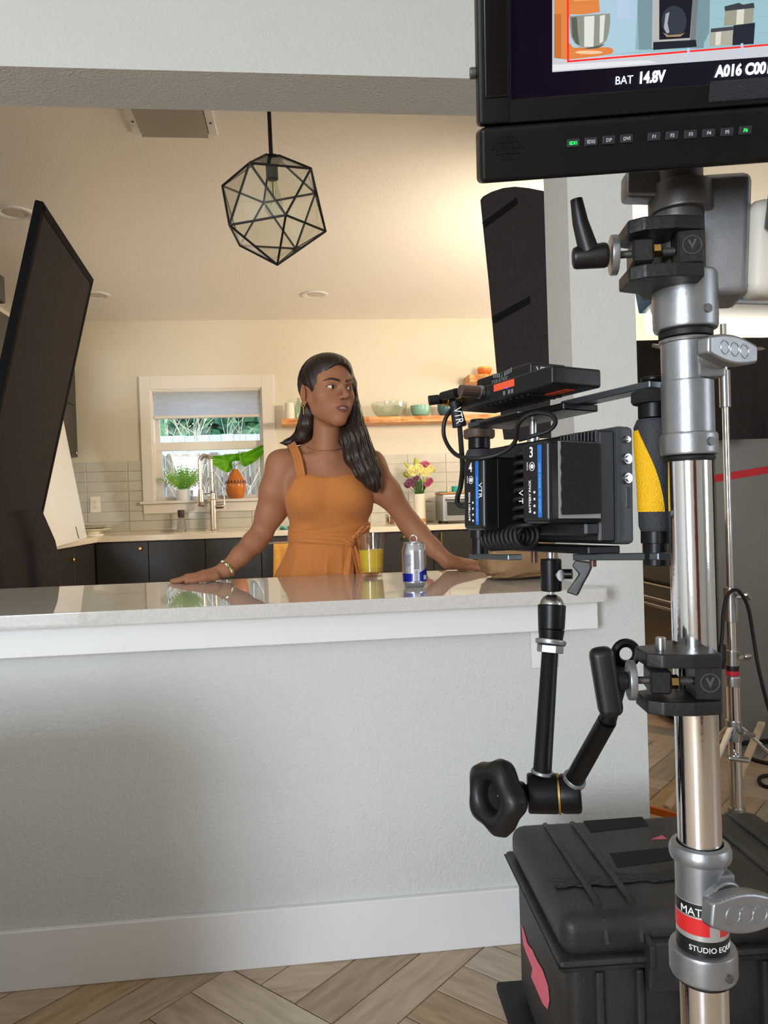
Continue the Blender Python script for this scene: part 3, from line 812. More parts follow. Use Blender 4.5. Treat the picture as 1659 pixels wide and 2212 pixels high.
# toaster oven
YT0 = 5.62
a, b_ = P(945, 1121, YT0), P(1010, 1062, YT0)
tx0 = P(957, 1100, YT0).x; tx1 = tx0+.40; tz1 = P(960, 1068, YT0).z
to = thing('toaster_oven', 'brushed steel toaster oven on the worktop behind the batteries', 'toaster oven', ((tx0+tx1)/2, 5.78, ZBC))
for x in (tx0+.03, tx1-.03):
    for y in (YT0+.04, 5.93): MB().cyl((x, y, ZBC), (x, y, ZBC+.016), .014, n=10).build('foot', M_black, to)
MB().bx(tx0, tx1, YT0+.02, 5.96, ZBC+.016, tz1, .008, 2).build('body', mat('grey_steel_case', (150, 148, 142), .35, metal=.7), to)
fr = MB().bx(tx0+.004, tx1-.004, YT0, YT0+.022, ZBC+.02, tz1-.004, .006, 2).build('front', M_steel, to)
MB().bx(tx0+.03, tx1-.10, YT0-.004, YT0+.002, ZBC+.06, tz1-.055, .003, 1).build('glass_door', mat('oven_glass', (60, 62, 58), .08, coat=.5), fr)
MB().cyl((tx0+.03, YT0-.03, tz1-.032), (tx1-.10, YT0-.03, tz1-.032), .009, n=12, bev=.002).build('handle', M_steel, fr)
# cutting board and cups on the toaster
b0 = P(948, 1063, 5.7); zz = tz1+.0005
tag(MB().bx(tx0-.01, tx1-.03, 5.66, 5.90, zz, zz+.016, .003, 1).build('cutting_board', mat('board_wood', (206, 148, 92), .5, c2=(186, 126, 74), vscale=12, stretch=(1, 8, 1))), 'wooden cutting board lying on top of the toaster oven', 'cutting board')
tag(MB().bx(P(954, 1066, 5.66).x, P(967, 1066, 5.66).x, 5.655, 5.905, zz+.0165, zz+.022, .002, 1).build('teal_strap', mat('teal_plastic', (52, 176, 158), .4)), 'teal band laid across the wooden cutting board', 'band')
c = Vector((P(983, 1055, 5.76).x, 5.76, zz+.0165))
lathe_thing('teal_cup', 'small teal cup on the cutting board', 'cup', c, [(0, 0), (.026, 0), (.027, .003), (.027, .044), (.024, .044), (.024, .004), (0, .004)], mat('teal_enamel', (30, 160, 146), .3))
o = MB().bx(P(965, 1054, 5.82).x, P(972, 1054, 5.82).x, 5.80, 5.84, zz+.0165, zz+.055, .003, 1).build('cream_box', mat('cream_card', (238, 226, 196), .5))
tag(o, 'small cream box beside the teal cup on the toaster', 'box')
# towel
a, b_ = P(597, 1171, YF-.04), P(624, 1171, YF-.04)
TB = P(580, 1174, YF-.03).z
xa, xb = P(592, 1200, YF-.04).x, P(624, 1200, YF-.04).x
def twf(u, v):
    t = u*2-1      # -1 back .. 1 front
    zz_ = TB+.010-abs(t)*(.40 if t > 0 else .25); yy = YF-.03+(-.012 if t > 0 else .012)*min(1, abs(t)*12)
    return (xa+(xb-xa)*v-.012*abs(t)+.0, yy-.004*sin(v*9)*min(1, abs(t)*4), zz_ if abs(t) > .03 else TB+.009)
tw = thing('kitchen_towel', 'yellow patterned kitchen towel hanging on the cabinet bar', 'towel', ((xa+xb)/2, YF-.03, TB-.4))
MB().sheet(twf, 30, 10, .003).build('cloth', mat('yellow_towel', (226, 160, 62), .85), tw)
pt_ = MB()
for i in range(2):
    for j_ in range(6):
        cx_, cz_ = xa+(xb-xa)*(.22+.5*i), TB-.035-j_*.06
        for q in range(4):
            an = q*pi/4
            pt_.box((cx_, YF-.0475, cz_), (.0025, .0008, .052), 0, 1, Matrix.Translation((cx_, 0, cz_)) @ Matrix.Rotation(an, 4, 'Y') @ Matrix.Translation((-cx_, 0, -cz_)))
pt_.build('star_pattern', mat('pale_yellow_print', (244, 204, 124), .85), tw, smooth=0)
# wall outlets
def outlet(name, lab, c, s_, m):
    t = thing(name, lab, 'outlet', c)
    MB().box((c[0], c[1]-.003, c[2]), (.072*s_, .006, .117*s_), .002, 1).build('plate', m, t)
    ins = MB().box((c[0], c[1]-.0075, c[2]), (.034*s_, .003, .067*s_), .001, 1).build('receptacle', m, t)
    sl = MB()
    for dz in (-.018, .018):
        for dx in (-.006, .006): sl.box((c[0]+dx*s_, c[1]-.0092, c[2]+(dz+.004)*s_), (.0018*s_, .001, .008*s_))
        sl.cyl((c[0], c[1]-.009, c[2]+(dz-.008)*s_), (c[0], c[1]-.0097, c[2]+(dz-.008)*s_), .0024*s_, n=8)
    sl.build('slots', M_black, ins, smooth=0)
pc = P(206, 1090, YB-.008)
outlet('wall_outlet', 'cream double wall outlet on the tiled backsplash', (pc.x, YB-.0085, pc.z), 1.05, mat('cream_outlet', (246, 236, 214), .4))
pc = P(1175, 1395, YW0)
outlet('wall_outlet', 'white wall outlet under the counter on the pillar side', (pc.x, YW0-.0005, pc.z), .98, M_white)
# ------------------------------------------------------------------ ceiling fittings
def downlight(c, lab):
    t = thing('recessed_light', lab, 'ceiling light', (c.x, c.y, ZC))
    MB().lathe([(.052, -.001), (.092, -.001), (.094, -.006), (.078, -.010), (.060, -.004), (.052, -.001)], Matrix.Translation((c.x, c.y, ZC)), 32).build('trim_ring', M_white, t)
    MB().lathe([(0, -.0012), (.0525, -.0012), (.0525, -.003), (0, -.0035)], Matrix.Translation((c.x, c.y, ZC)), 24).build('lens', mat('downlight_lens', (214, 204, 190), .5), t)
downlight(PZ(30, 459, ZC), 'round recessed ceiling light left of the black board')
downlight(PZ(207, 637, ZC), 'round recessed ceiling light right of the black board tip')
downlight(PZ(680, 636, ZC), 'round recessed ceiling light above the woman near the back wall')
vc0, vc1 = PZ(270, 237, ZC), PZ(470, 285, ZC)
x0, x1 = PZ(290, 288, ZC).x, PZ(470, 288, ZC).x
y1 = PZ(370, 288, ZC).y; y0 = y1-.36
t = thing('air_vent', 'white louvred air vent in the ceiling beside the beam', 'vent', ((x0+x1)/2, (y0+y1)/2, ZC))
fr = MB()
fr.bx(x0, x0+.032, y0, y1, ZC-.006, ZC-.0005, .001, 1); fr.bx(x1-.032, x1, y0, y1, ZC-.006, ZC-.0005, .001, 1); fr.bx(x0+.032, x1-.032, y1-.012, y1, ZC-.006, ZC-.0005, .001, 1); fr.bx(x0+.032, x1-.032, y0, y0+.03, ZC-.006, ZC-.0005, .001, 1)
fr.build('frame', M_white, t)
for y in (y1-.10,):
    for x in (x0+.016, x1-.016): MB().cyl((x, y, ZC-.006), (x, y, ZC-.009), .005, n=10).build('screw', M_castd, t)
MB().bx(x0+.03, x1-.03, y0+.02, y1-.01, ZC-.003, ZC-.001).build('duct', mat('duct_dark', (60, 56, 50), .8), t, smooth=0)
n = 9
for q in range(n):
    y = y0+.035+(y1-y0-.05)*(q+.5)/n
    MB().box((0, 0, 0), (x1-x0-.068, .034, .0025), 0, 1, Matrix.Translation(((x0+x1)/2, y, ZC-.014)) @ Matrix.Rotation(radians(-40), 4, 'X')).build('slat', mat('vent_slat', (206, 200, 188), .5), t, smooth=0)
# pendant lamp: a twenty sided glass cage
PY = 2.47
pc = P(593.5, 466, PY); top = P(586, 345, PY); bot = P(599, 572, PY)
t = thing('pendant_lamp', 'black framed icosahedral clear glass pendant lamp over the counter', 'pendant lamp', (pc.x, pc.y, bot.z))
axis = (top-bot).normalized(); Rr = (top-bot).length/2*1.0; cen = (top+bot)/2+axis*.012
Rr = (cen-bot).length
u_ = Vector((1, 0, 0)); u_ = (u_-axis*u_.dot(axis)).normalized(); w_ = axis.cross(u_)
V = [cen+axis*Rr]
for lv, off in ((1, 0), (-1, pi/5)):
    for q in range(5):
        a = 2*pi*q/5+off+radians(103)
        V.append(cen+axis*(lv*Rr/sqrt(5))+(u_*cos(a)+w_*sin(a))*(Rr*2/sqrt(5)))
V.append(cen-axis*Rr)
tris = []
for q in range(5):
    n1 = (q+1) % 5
    tris += [(0, 1+q, 1+n1), (1+q, 6+q, 1+n1), (6+q, 6+n1, 1+n1), (11, 6+n1, 6+q)]
# the top apex is cut where the socket sits
capz = .885*Rr
def cut(a, b):
    ha, hb = (a-cen).dot(axis), (b-cen).dot(axis); return a.lerp(b, (capz-ha)/(hb-ha))
edges = set()
for tr in tris:
    for i in range(3): edges.add(tuple(sorted((tr[i], tr[(i+1) % 3]))))
for a, b in sorted(edges):
    pa, pb = V[a], V[b]
    if a == 0: pa = cut(V[0], V[b])
    MB().tube([pa, pb], .0036, 6).build('frame_bar', M_black, t)
for tr in tris:
    ps = [V[i] for i in tr]
    if 0 in tr:
        i0 = tr.index(0); o1, o2 = V[tr[(i0+1) % 3]], V[tr[(i0+2) % 3]]
        ps = [cut(V[0], o1), o1, o2, cut(V[0], o2)]
    nrm = (ps[1]-ps[0]).cross(ps[2]-ps[0]).normalized()
    MB().add([p for p in ps]+[p-nrm*.002 for p in ps], [tuple(range(len(ps))), tuple(range(2*len(ps)-1, len(ps)-1, -1))]+[(i, i+len(ps), (i+1) % len(ps)+len(ps), (i+1) % len(ps)) for i in range(len(ps))]).build('pane', glass('lamp_glass', (252, 253, 251), ior=1.55), t, smooth=0)
tp = cen+axis*capz
MB().lathe([(0, .006), (.012, .010), (.036, 0), (.038, -.004), (.034, -.006), (0, -.004)], axis_frame(tp, tp+axis), 24).build('cap', M_black, t)
MB().cyl(tp-axis*.003, tp-axis*.066, .019, .019, 20, .002).build('socket', mat('grey_socket', (70, 72, 68), .5), t)
MB().cyl(tp, Vector((tp.x-.004, tp.y, ZC-.02)), .0065, n=12).build('rod', M_black, t)
MB().cyl(Vector((tp.x-.004, tp.y, ZC-.022)), Vector((tp.x-.004, tp.y, ZC-.001)), .06, .062, 24, .003).build('canopy', M_black, t)
bq = axis_frame(tp-axis*.066, tp-axis*.2)
bo = MB().lathe([(0, 0), (.013, 0), (.014, .012), (.024, .055), (.030, .085), (.029, .098), (.020, .112), (0, .117)], bq, 24).build('bulb', glass('bulb_glass', (240, 244, 238), ior=1.35), t)
MB().tube([tp-axis*.072, tp-axis*.12], .0022, 6).tube([tp-axis*.10+u_*.008, tp-axis*.15+u_*.006, tp-axis*.10-u_*.006, tp-axis*.15-u_*.008], .0008, 5).build('filament', M_brass, bo)

# ------------------------------------------------------------------ garden behind the window
gd = MB().bx(-14, 14, YB+.14, 26, -.12, -.06).build('ground', mat('garden_soil', (120, 112, 92), .95, var=.2, vscale=3), smooth=0)
struct(gd, 'bare garden ground outside the window')
FYY = 8.3
ft = P(430, 979, FYY).z
fe = thing('fence', 'weathered grey wooden board fence outside the window', 'fence', (-.9, FYY, -.06))
M_fence = mat('weathered_board', (150, 138, 122), .85, c2=(112, 104, 92), vscale=6, stretch=(6, 6, 1), randobj=.12)
x = P(300, 1000, FYY).x-.6
while x < P(640, 1000, FYY).x+.8:
    hh = ft+rnd.uniform(-.02, .015); w_ = .138
    pl = [(0, 0), (w_, 0), (w_, hh+.06-.03), (w_-.03, hh+.06), (.03, hh+.06), (0, hh+.06-.03)]
    MB().prism(pl, .02, frame((x, FYY+rnd.uniform(0, .006), -.06), (1, 0, 0), (0, 0, 1), (0, -1, 0))).build('plank', M_fence, fe, smooth=0)
    x += .146
xs0, xs1 = P(300, 1000, FYY).x-.6, x
MB().bx(xs0, xs1, FYY+.002, FYY+.04, ft-.35, ft-.26).bx(xs0, xs1, FYY+.002, FYY+.04, .3, .39).build('rail', M_fence, fe, smooth=0)
fw = thing('far_fence', 'pale blue grey board wall beyond the garden fence', 'fence', (-1.5, 10.5, -.06))
zt = P(450, 939, 10.5).z
for q in range(22):
    x = P(300, 950, 10.5).x-1.0+q*.16
    MB().bx(x, x+.154, 10.5, 10.53, -.06, zt+rnd.uniform(-.01, .01)).build('plank', mat('pale_blue_board', (186, 208, 220), .8, randobj=.06), fw, smooth=0)
def leaf_cloud(name, lab, lo, hi, n, size, m, group=None):
    b = MB(); vs = []; fs = []
    for q in range(n):
        p = Vector((rnd.uniform(lo[0], hi[0]), rnd.uniform(lo[1], hi[1]), rnd.uniform(lo[2], hi[2])))
        a, e, s_ = rnd.uniform(0, 2*pi), rnd.uniform(-1, 1), size*rnd.uniform(.6, 1.3)
        ax = Vector((cos(a), .5*sin(a), e)).normalized(); sd = ax.cross(Vector((rnd.uniform(-.6, .6), -1, rnd.uniform(-.6, .6)))).normalized()
        k_ = len(vs); vs += [p-ax*s_, p+sd*s_*.6-ax*s_*.1, p+ax*s_, p-sd*s_*.6-ax*s_*.1]; fs.append((k_, k_+1, k_+2, k_+3))
    b.add(vs, fs)
    t = thing(name, lab, 'shrub', ((lo[0]+hi[0])/2, (lo[1]+hi[1])/2, -.06), group)
    o = b.build('foliage', m, t, smooth=0); o['kind'] = 'stuff'
    s_ = MB()
    for q in range(5):
        xx = lo[0]+(hi[0]-lo[0])*(q+.5)/5
        s_.tube([(xx, (lo[1]+hi[1])/2, -.06), (xx+.1, (lo[1]+hi[1])/2, lo[2]), (xx-.1, (lo[1]+hi[1])/2, hi[2])], .02, 6)
    s_.build('branches', mat('brown_bark', (94, 78, 62), .9), t)
    return t
zl, zh = P(450, 936, 11).z, P(450, 855, 11).z
M_ivy = mat('dark_ivy', (40, 96, 78), .5, c2=(78, 132, 70), vscale=5)
leaf_cloud('ivy_hedge', 'dark green ivy hedge above the pale blue boards', (P(325, 920, 11).x-.8, 10.9, zl-.1), (P(580, 920, 11).x+.8, 11.5, zh+.5), 1500, .11, M_ivy)
M_twig = mat('pale_dry_twig', (226, 214, 192), .8)
def shrub(px, lab, n, spread, seed):
    r = random.Random(seed); base = P(px, 1060, 7.4); base.z = -.06
    t = thing('bare_shrub', lab, 'shrub', base, 'bare shrubs outside the window')
    st = MB(); tw = MB()
    for q in range(n):
        p = Vector(base)+Vector((r.uniform(-.15, .15), r.uniform(-.1, .1), 0)); d_ = Vector((r.uniform(-spread, spread), r.uniform(-.2, .2), 1)).normalized()
        pts = [p.copy()]
        for i in range(9):
            p = p+d_*.29; d_ = (d_+Vector((r.uniform(-.16, .16), r.uniform(-.1, .1), 0))).normalized(); pts.append(p.copy())
        st.tube(pts, [.0065*(1-i/12) for i in range(len(pts))], 5)
        for i in range(3, 10):
            for w in range(4):
                d2 = (d_+Vector((r.uniform(-1.1, 1.1), r.uniform(-.4, .4), r.uniform(-.3, .6)))).normalized()
                a = pts[i-1].lerp(pts[i], r.random()); ln_ = r.uniform(.15, .45)
                tw.tube([a, a+d2*ln_*.5+Vector((0, 0, .02)), a+d2*ln_], [.0028, .0022, .0012], 4)
    st.build('stems', M_twig, t); o = tw.build('twigs', M_twig, t); o['kind'] = 'stuff'
shrub(500, 'pale bare shrub with many stems behind the orange vase', 9, .42, 3)
shrub(410, 'sparse pale bare shrub behind the fern, outside the window', 4, .5, 5)

# ------------------------------------------------------------------ film kit inside the kitchen
# black board leaning at the left
A = P(85, 437, 2.75); YB2 = 2.75
for it in range(400):
    YB2 += .005
    if P(195, 603, YB2).z >= A.z-.01: break
B = P(195, 603, YB2)
e = (B-A)
Cc = P(90, 1095, YB2-.02)
u = (Cc-B); u = (u-e.normalized()*u.dot(e.normalized())).normalized()
L_ = (A.z-.004)/abs(u.z)
nb = e.normalized().cross(u).normalized()
bd = thing('black_board', 'tall black fabric covered board leaning at the left of the kitchen', 'board', A+u*L_+e*.5)
def brd(uu, vv): return A+e*uu+u*(L_*vv)
W_ = e.length
F_ = frame(A, e.normalized(), u, nb)
MB(F_).box((W_/2, L_/2, 0), (W_, L_, .022), .004, 1).build('panel', M_duvet, bd)
ed = MB(F_)
M_tape = mat('black_gaffer_tape', (20, 19, 20), .85, spec=.15)
ed.box((W_/2, .012, 0), (W_+.008, .034, .029), .003, 1); ed.box((.012, L_/2, 0), (.034, L_, .029), .003, 1); ed.box((W_-.012, L_/2, 0), (.030, L_, .029), .003, 1)
ed.build('taped_edge', M_tape, bd)
sg = -1 if nb.y > 0 else 1
MB(F_).box((.10, .12, sg*.012), (.10, .09, .001)).box((W_-.10, .12, sg*.012), (.09, .12, .001)).build('tape_patch', M_tape, bd, smooth=0)
# black cloth at its foot
def clf(u_, v_):
    Y_ = 2.70+.55*u_+.035*sin(u_*19+.6)*(.25+v_)+.012*sin(u_*43)*v_
    pxx = -150+(238+37*min(1, v_*6.5))*u_; top_ = P(-150+238*u_, 1128-36*u_+7*sin(u_*3), Y_)
    q = P(pxx, 1180, Y_)
    return (q.x, Y_, top_.z*(1-v_)+.05*v_)
tag(MB().sheet(clf, 60, 16, .004).build('black_cloth', M_duvet, smooth=60), 'black cloth draped in folds at the foot of the leaning board', 'cloth')
# white bounce card on the left worktop
B0 = P(188, 1168, 5.3); B0.z = ZBC+.001
B1 = PZ(96, 1189, ZBC+.001); B1 = B0+(B1-B0).normalized()*1.66
T0 = PX(133, 888, -1.664)
nrm = (B1-B0).cross(T0-B0).normalized()
if nrm.x < 0: nrm = -nrm
wb = thing('white_card', 'large white bounce card leaning on the left worktop', 'card', (B0+B1)/2)
upv = (T0-B0); upv = upv-(B1-B0).normalized()*upv.dot((B1-B0).normalized())
shear = (T0-B0)-upv
vs = [B0, B1, B1+(T0-B0)*1.01, B0+(T0-B0)*1.01]
MB().add(vs+[p-nrm*.005 for p in vs], [(0, 1, 2, 3), (7, 6, 5, 4), (0, 4, 5, 1), (1, 5, 6, 2), (2, 6, 7, 3), (3, 7, 4, 0)]).build('card', mat('white_foam_core', (250, 247, 240), .32), wb, smooth=0)
q0 = B0+(B1-B0)*.25+(T0-B0)*.01+nrm*.001; ev = (B1-B0).normalized()
MB().add([q0, q0+ev*.03, q0+ev*.06+(T0-B0)*.085, q0+ev*.03+(T0-B0)*.085], [(0, 1, 2, 3)]).build('tape', mat('dark_red_tape', (70, 22, 20), .6), wb, smooth=0)
# small silver items by the card
c = P(120, 1178, 4.75); c.z = ZBC
g = thing('steel_holder', 'small shiny steel holder on the worktop beside the white card', 'holder', c)
gb = MB().bx(c.x-.05, c.x+.05, 4.72, 4.73, ZBC, ZBC+.09, .003, 1).bx(c.x-.05, c.x+.05, 4.82, 4.83, ZBC, ZBC+.09, .003, 1).bx(c.x-.05, c.x+.05, 4.72, 4.83, ZBC, ZBC+.008, .002, 1)
gb.build('frame', M_chrome, g)
# right flag behind the pillar
FY2 = 2.62
pl = [(1037, 433), (1042, 427), (1060, 417), (1085, 409), (1110, 406), (1140, 409), (1175, 416), (1215, 428), (1240, 945), (1088, 950), (1083, 915), (1071, 790), (1055, 610)]
pts = [P(a_, b_, FY2) for a_, b_ in pl]
fl_ = thing('black_flag', 'black fabric flag with tape strips standing behind the pillar', 'flag', (pts[9].x+.2, FY2, 0))
F_ = frame((0, FY2, 0), (1, 0, 0), (0, 0, 1), (0, -1, 0))
MB(F_).prism([(p.x, p.z) for p in reversed(pts)], .014, bev=.003).build('panel', M_duvet, fl_)
def strip(a0, a1, b1, b0, m_, dz=.0155):
    q = [P(*k_, FY2-dz) for k_ in (a0, a1, b1, b0)]
    return MB().add(q+[p+Vector((0, .002, 0)) for p in q], [(0, 1, 2, 3), (7, 6, 5, 4), (0, 4, 5, 1), (1, 5, 6, 2), (2, 6, 7, 3), (3, 7, 4, 0)]).build('tape_strip', m_, fl_, smooth=0)
strip((1042, 480), (1116, 426), (1119, 440), (1045, 494), M_tape)
strip((1063, 684), (1145, 639), (1146, 655), (1066, 700), M_tape)
st = MB(); xx = P(1205, 700, FY2+.05).x
st.cyl((xx, FY2+.05, .02), (xx, FY2+.05, 2.1), .0125, n=12)
for a in range(3): st.tube([(xx, FY2+.05, .30), (xx+.15*cos(a*2.1+1.2), FY2+.05+.15*sin(a*2.1+1.2), .12), (xx+.25*cos(a*2.1+1.2), FY2+.05+.25*sin(a*2.1+1.2), .012)], .011, 8)
st.build('stand', M_chrome, fl_)

# LED panel: the key light
LC = Vector((1.83, 3.22, 2.02)); tgt = LC+Vector((-.60, .78, -.14))*3.0
nz = (tgt-LC).normalized(); xa_ = nz.cross(Vector((0, 0, 1))).normalized(); ya = xa_.cross(nz)
nh = Vector((-.12, .96, -.25)).normalized(); xh_ = nh.cross(Vector((0, 0, 1))).normalized()
FL = frame(LC, xh_, xh_.cross(nh), nh)
lp = thing('led_panel_light', 'silver LED panel light with blue yoke glowing behind the stand', 'studio light', (LC.x, LC.y, 0))
M_silver = mat('silver_housing', (196, 200, 204), .35, metal=.4)
M_blue = mat('blue_enamel', (42, 110, 176), .35)
MB(FL).box((0, .02, -.09), (.70, .26, .13), .012, 2).build('housing', M_silver, lp)
hl = MB(FL)
for r_ in range(4):
    for c_ in range(58):
        hx = -.335+c_*.0117+(r_ % 2)*.0058; hy = -.075+r_*.0105
        hl.lathe([(0, .0006), (.0042, .0006), (.0042, 0)], Matrix.Translation((hx, hy, -.1552)) @ Matrix.Rotation(pi, 4, 'X'), 6)
o = hl.build('vent_holes', M_black, lp, smooth=0); o['kind'] = 'stuff'
for bb_ in ((-.40, -.365, -.10, .14, -.14, -.02), (.365, .40, -.10, .14, -.14, -.02)): MB(FL).bx(*bb_, .006, 2).build('yoke_arm', M_blue, lp)
for bb_ in ((-.06, .07, -.095, .06, -.185, -.156), (-.34, -.30, -.06, .10, -.20, -.156)): MB(FL).bx(*bb_, .006, 2).build('control_handle', M_blue, lp)
MB(FL).bx(-.035, .045, .0, .05, -.187, -.185, .001, 1).build('display', mat('display_pale', (206, 222, 214), .3), lp)
MB(FL).box((0, -.010, .012), (.68, .32, .07), .02, 3).build('diffuser', mat('glowing_diffuser', (255, 250, 240), .6, emit=(255, 240, 214), estr=2.2), lp)
MB(FL).tube([(-.36, -.245, -.02), (-.34, -.262, -.04), (.34, -.262, -.04), (.36, -.245, -.02)], .010, 8).build('front_rim', M_steel, lp)
MB(FL).cyl((0, .15, -.09), (0, .15, -.03), .001, n=6).build('pin', M_steel, lp)
MB().bx(LC.x-.30, LC.x+.05, LC.y-.06, LC.y+.04, LC.z+.17, LC.z+.215, .01, 1).build('top_clamp', M_black, lp)
sx_, sy_ = 1.70, 3.205
MB().cyl((sx_, sy_, .25), (sx_, sy_, 2.02), .016, n=14).tube([(sx_, sy_, 2.0), (LC.x+.02, LC.y-.06, 2.16)], .014, 10).build('stand_column', M_chrome, lp)
key = area('led_panel_key', LC+nh*.055+nz*.06+Vector((-.06, 0, -.02)), tgt, .60, .28, 54, (1.0, .84, .62), spread=170)
# black skirt under it
def skf(u_, v_):
    Y_ = 3.13+.02*sin(u_*22+v_*2)*v_+.012*sin(u_*47+1)*v_
    p0 = P(1372+330*u_, 736-8*u_, Y_); p1 = P(1376+320*u_, 956-10*u_, Y_)
    q = p0.lerp(p1, v_); return (q.x, Y_, q.z)
tag(MB().sheet(skf, 56, 14, .003).build('black_skirt', M_duvet, smooth=60), 'black cloth skirt hanging below the LED panel light', 'cloth')
# refrigerator
FX, FYs = 1.80, 3.29
rf = thing('refrigerator', 'tall grey stainless refrigerator behind the chrome stand', 'refrigerator', (FX+.4, FYs+.45, 0))
M_fr = mat('fridge_side_grey', (128, 124, 118), .4, metal=.35, var=.05, vscale=3)
M_frd = mat('fridge_stainless', (150, 142, 128), .3, metal=.8)
MB().bx(FX+.05, FX+.78, FYs, FYs+.92, .03, 1.78, .006, 1).build('cabinet', M_fr, rf)
MB().bx(FX, FX+.045, FYs+.004, FYs+.915, .72, 1.775, .006, 1).build('door', M_frd, rf)
dr = MB().bx(FX, FX+.045, FYs+.004, FYs+.915, .05, .70, .006, 1).build('freezer_drawer', M_frd, rf)
for z in (.635, .60): MB().tube([(FX, FYs+.06, z), (FX-.035, FYs+.09, z), (FX-.04, FYs+.45, z), (FX-.035, FYs+.82, z), (FX, FYs+.85, z)], .007, 8).build('handle', M_steel, dr)
MB().bx(FX+.06, FX+.77, FYs+.03, FYs+.90, 0, .03).build('feet', M_black, rf, smooth=0)
a_, b_ = P(1543, 1034, FYs-.003), P(1700, 1008, FYs-.003)
F_ = axis_frame(a_, b_)
dv = (b_-a_).normalized(); upn = Vector((0, -1, 0)).cross(dv).normalized(); hw = upn*.0165
vs = [a_-hw, b_-hw, b_+hw, a_+hw]
tag(MB().add(vs+[p+Vector((0, .0025, 0)) for p in vs], [(0, 1, 2, 3), (7, 6, 5, 4), (0, 4, 5, 1), (1, 5, 6, 2), (2, 6, 7, 3), (3, 7, 4, 0)]).build('red_strap', mat('red_strap', (214, 30, 44), .5), smooth=0), 'bright red strap stretched across the side of the refrigerator', 'strap')

# chrome C-stand with an orange leg
cb = PZ(1592, 1796, .06)
CX, CY = cb.x, cb.y
cs = thing('c_stand', 'chrome grip stand with orange base legs behind the main stand', 'light stand', (CX, CY, 0))
def cz(py): return P(1580, py, CY).z
def vtube(z0, z1, r, nm, m=M_chrome, bev=0): return MB().cyl((CX, CY, z0), (CX, CY, z1), r, n=20, bev=bev).build(nm, m, cs)
kk = CY/FPX/1.06
vtube(cz(1285), cz(700), 8.6*kk*.9, 'upper_riser'); vtube(cz(1420), cz(1330), 10*kk, 'middle_riser'); vtube(.06, cz(1480), 15.5*kk, 'column')
vtube(cz(1343), cz(1268), 15.5*kk, 'collar', M_steel, .002); vtube(cz(1476), cz(1404), 15*kk, 'collar', M_steel, .002); vtube(cz(1482), cz(1462), 17.5*kk, 'collar', M_steel, .002)
vtube(cz(1600), cz(1555), 19*kk, 'leg_collar', M_steel, .003); vtube(.045, .14, 20*kk, 'base_socket', M_steel, .003); vtube(cz(880), cz(800), 13*kk, 'collar', M_steel, .002)
MB().ring((CX, CY, cz(1458)), (CX, CY, cz(1448)), 14*kk, 15.6*kk, 24).build('red_band', mat('red_label', (196, 30, 44), .4), cs)
MB().ring((CX, CY, cz(1459)), (CX, CY, cz(1437)), 14*kk, 15.3*kk, 24).build('label_band', mat('black_label', (20, 20, 22), .4), cs)
lt = MB(); text_mesh('matthews', .0062, frame((CX-.001, CY-15.9*kk, cz(1458)-.006), (1, 0, 0), (0, 0, 1), (0, -1, 0)), lt, align='CENTER'); lt.build('lettering', M_paper, cs, smooth=0)
def tknob(c_, ax, ln_, w_, parent, m=M_steel, name='tee_handle', s_=1.0):
    """T handle: short shaft and flattened grip"""
    c_ = Vector(c_); ax = Vector(ax).normalized(); b = MB().cyl(c_, c_+ax*ln_, .006*s_, n=10)
    sd = ax.cross(Vector((.2, .3, 1))).normalized() if w_ == 'h' else Vector((0, 0, 1))
    p_ = c_+ax*(ln_+.008*s_); tn = ax.cross(sd)
    F2 = frame(p_, sd, tn, ax)
    b.add([], []); b.box((0, 0, 0), (.052*s_, .012*s_, .020*s_), .005*s_, 2, F2)
    return b.build(name, m, parent)
for py, ax in ((1290, (.75, -.6, .1)), (1425, (.9, -.35, .2)), (1578, (.4, -.9, 0)), (1630, (-.3, -.95, 0)), (1800, (.45, -.85, -.1))):
    c_ = Vector((CX, CY, max(.07, cz(py)))); ax = Vector(ax).normalized()
    tknob(c_+ax*.018, ax, .018, 'h', cs, s_=1.25)
for a in (-.55, 1.6, 3.7):
    pz = cz(1570); d_ = Vector((cos(a), sin(a), 0))
    F2 = axis_frame(Vector((CX, CY, pz))+d_*.02, Vector((CX, CY, 0))+d_*.36+Vector((0, 0, .10)))
    MB(F2).box((0, 0, .20), (.022, .010, .42), .003, 1).build('brace', M_chrome, cs)
M_orange = mat('orange_painted_steel', (214, 110, 22), .4)
for a in (.12, 2.2, 4.2):
    d_ = Vector((cos(a), sin(a), 0)); q = Vector((CX, CY, .055))
    F2 = axis_frame(q+d_*.015, q+d_*.5+Vector((0, 0, -.012)))
    MB(F2).box((0, 0, .25), (.012, .026, .50), .003, 1).build('leg', M_orange, cs)
    MB().cyl(q+d_*.50+Vector((0, 0, -.056)), q+d_*.50+Vector((0, 0, .01)), .013, n=10).build('foot', M_rubber, cs)
# LED light stand legs, beige
for k_, (a0, a1) in enumerate((((1646, 1560), (1588, 1700)), ((1480, 1690), (1440, 1745)))):
    p0 = P(*a0, 3.0 if k_ != 1 else 2.75); p1 = PZ(*a1, .012)
    MB(axis_frame(p0, p1)).box((0, 0, (p1-p0).length/2), (.03, .016, (p1-p0).length), .004, 1).build('stand_leg', mat('worn_beige_paint', (196, 180, 152), .5, var=.15, vscale=20), lp)
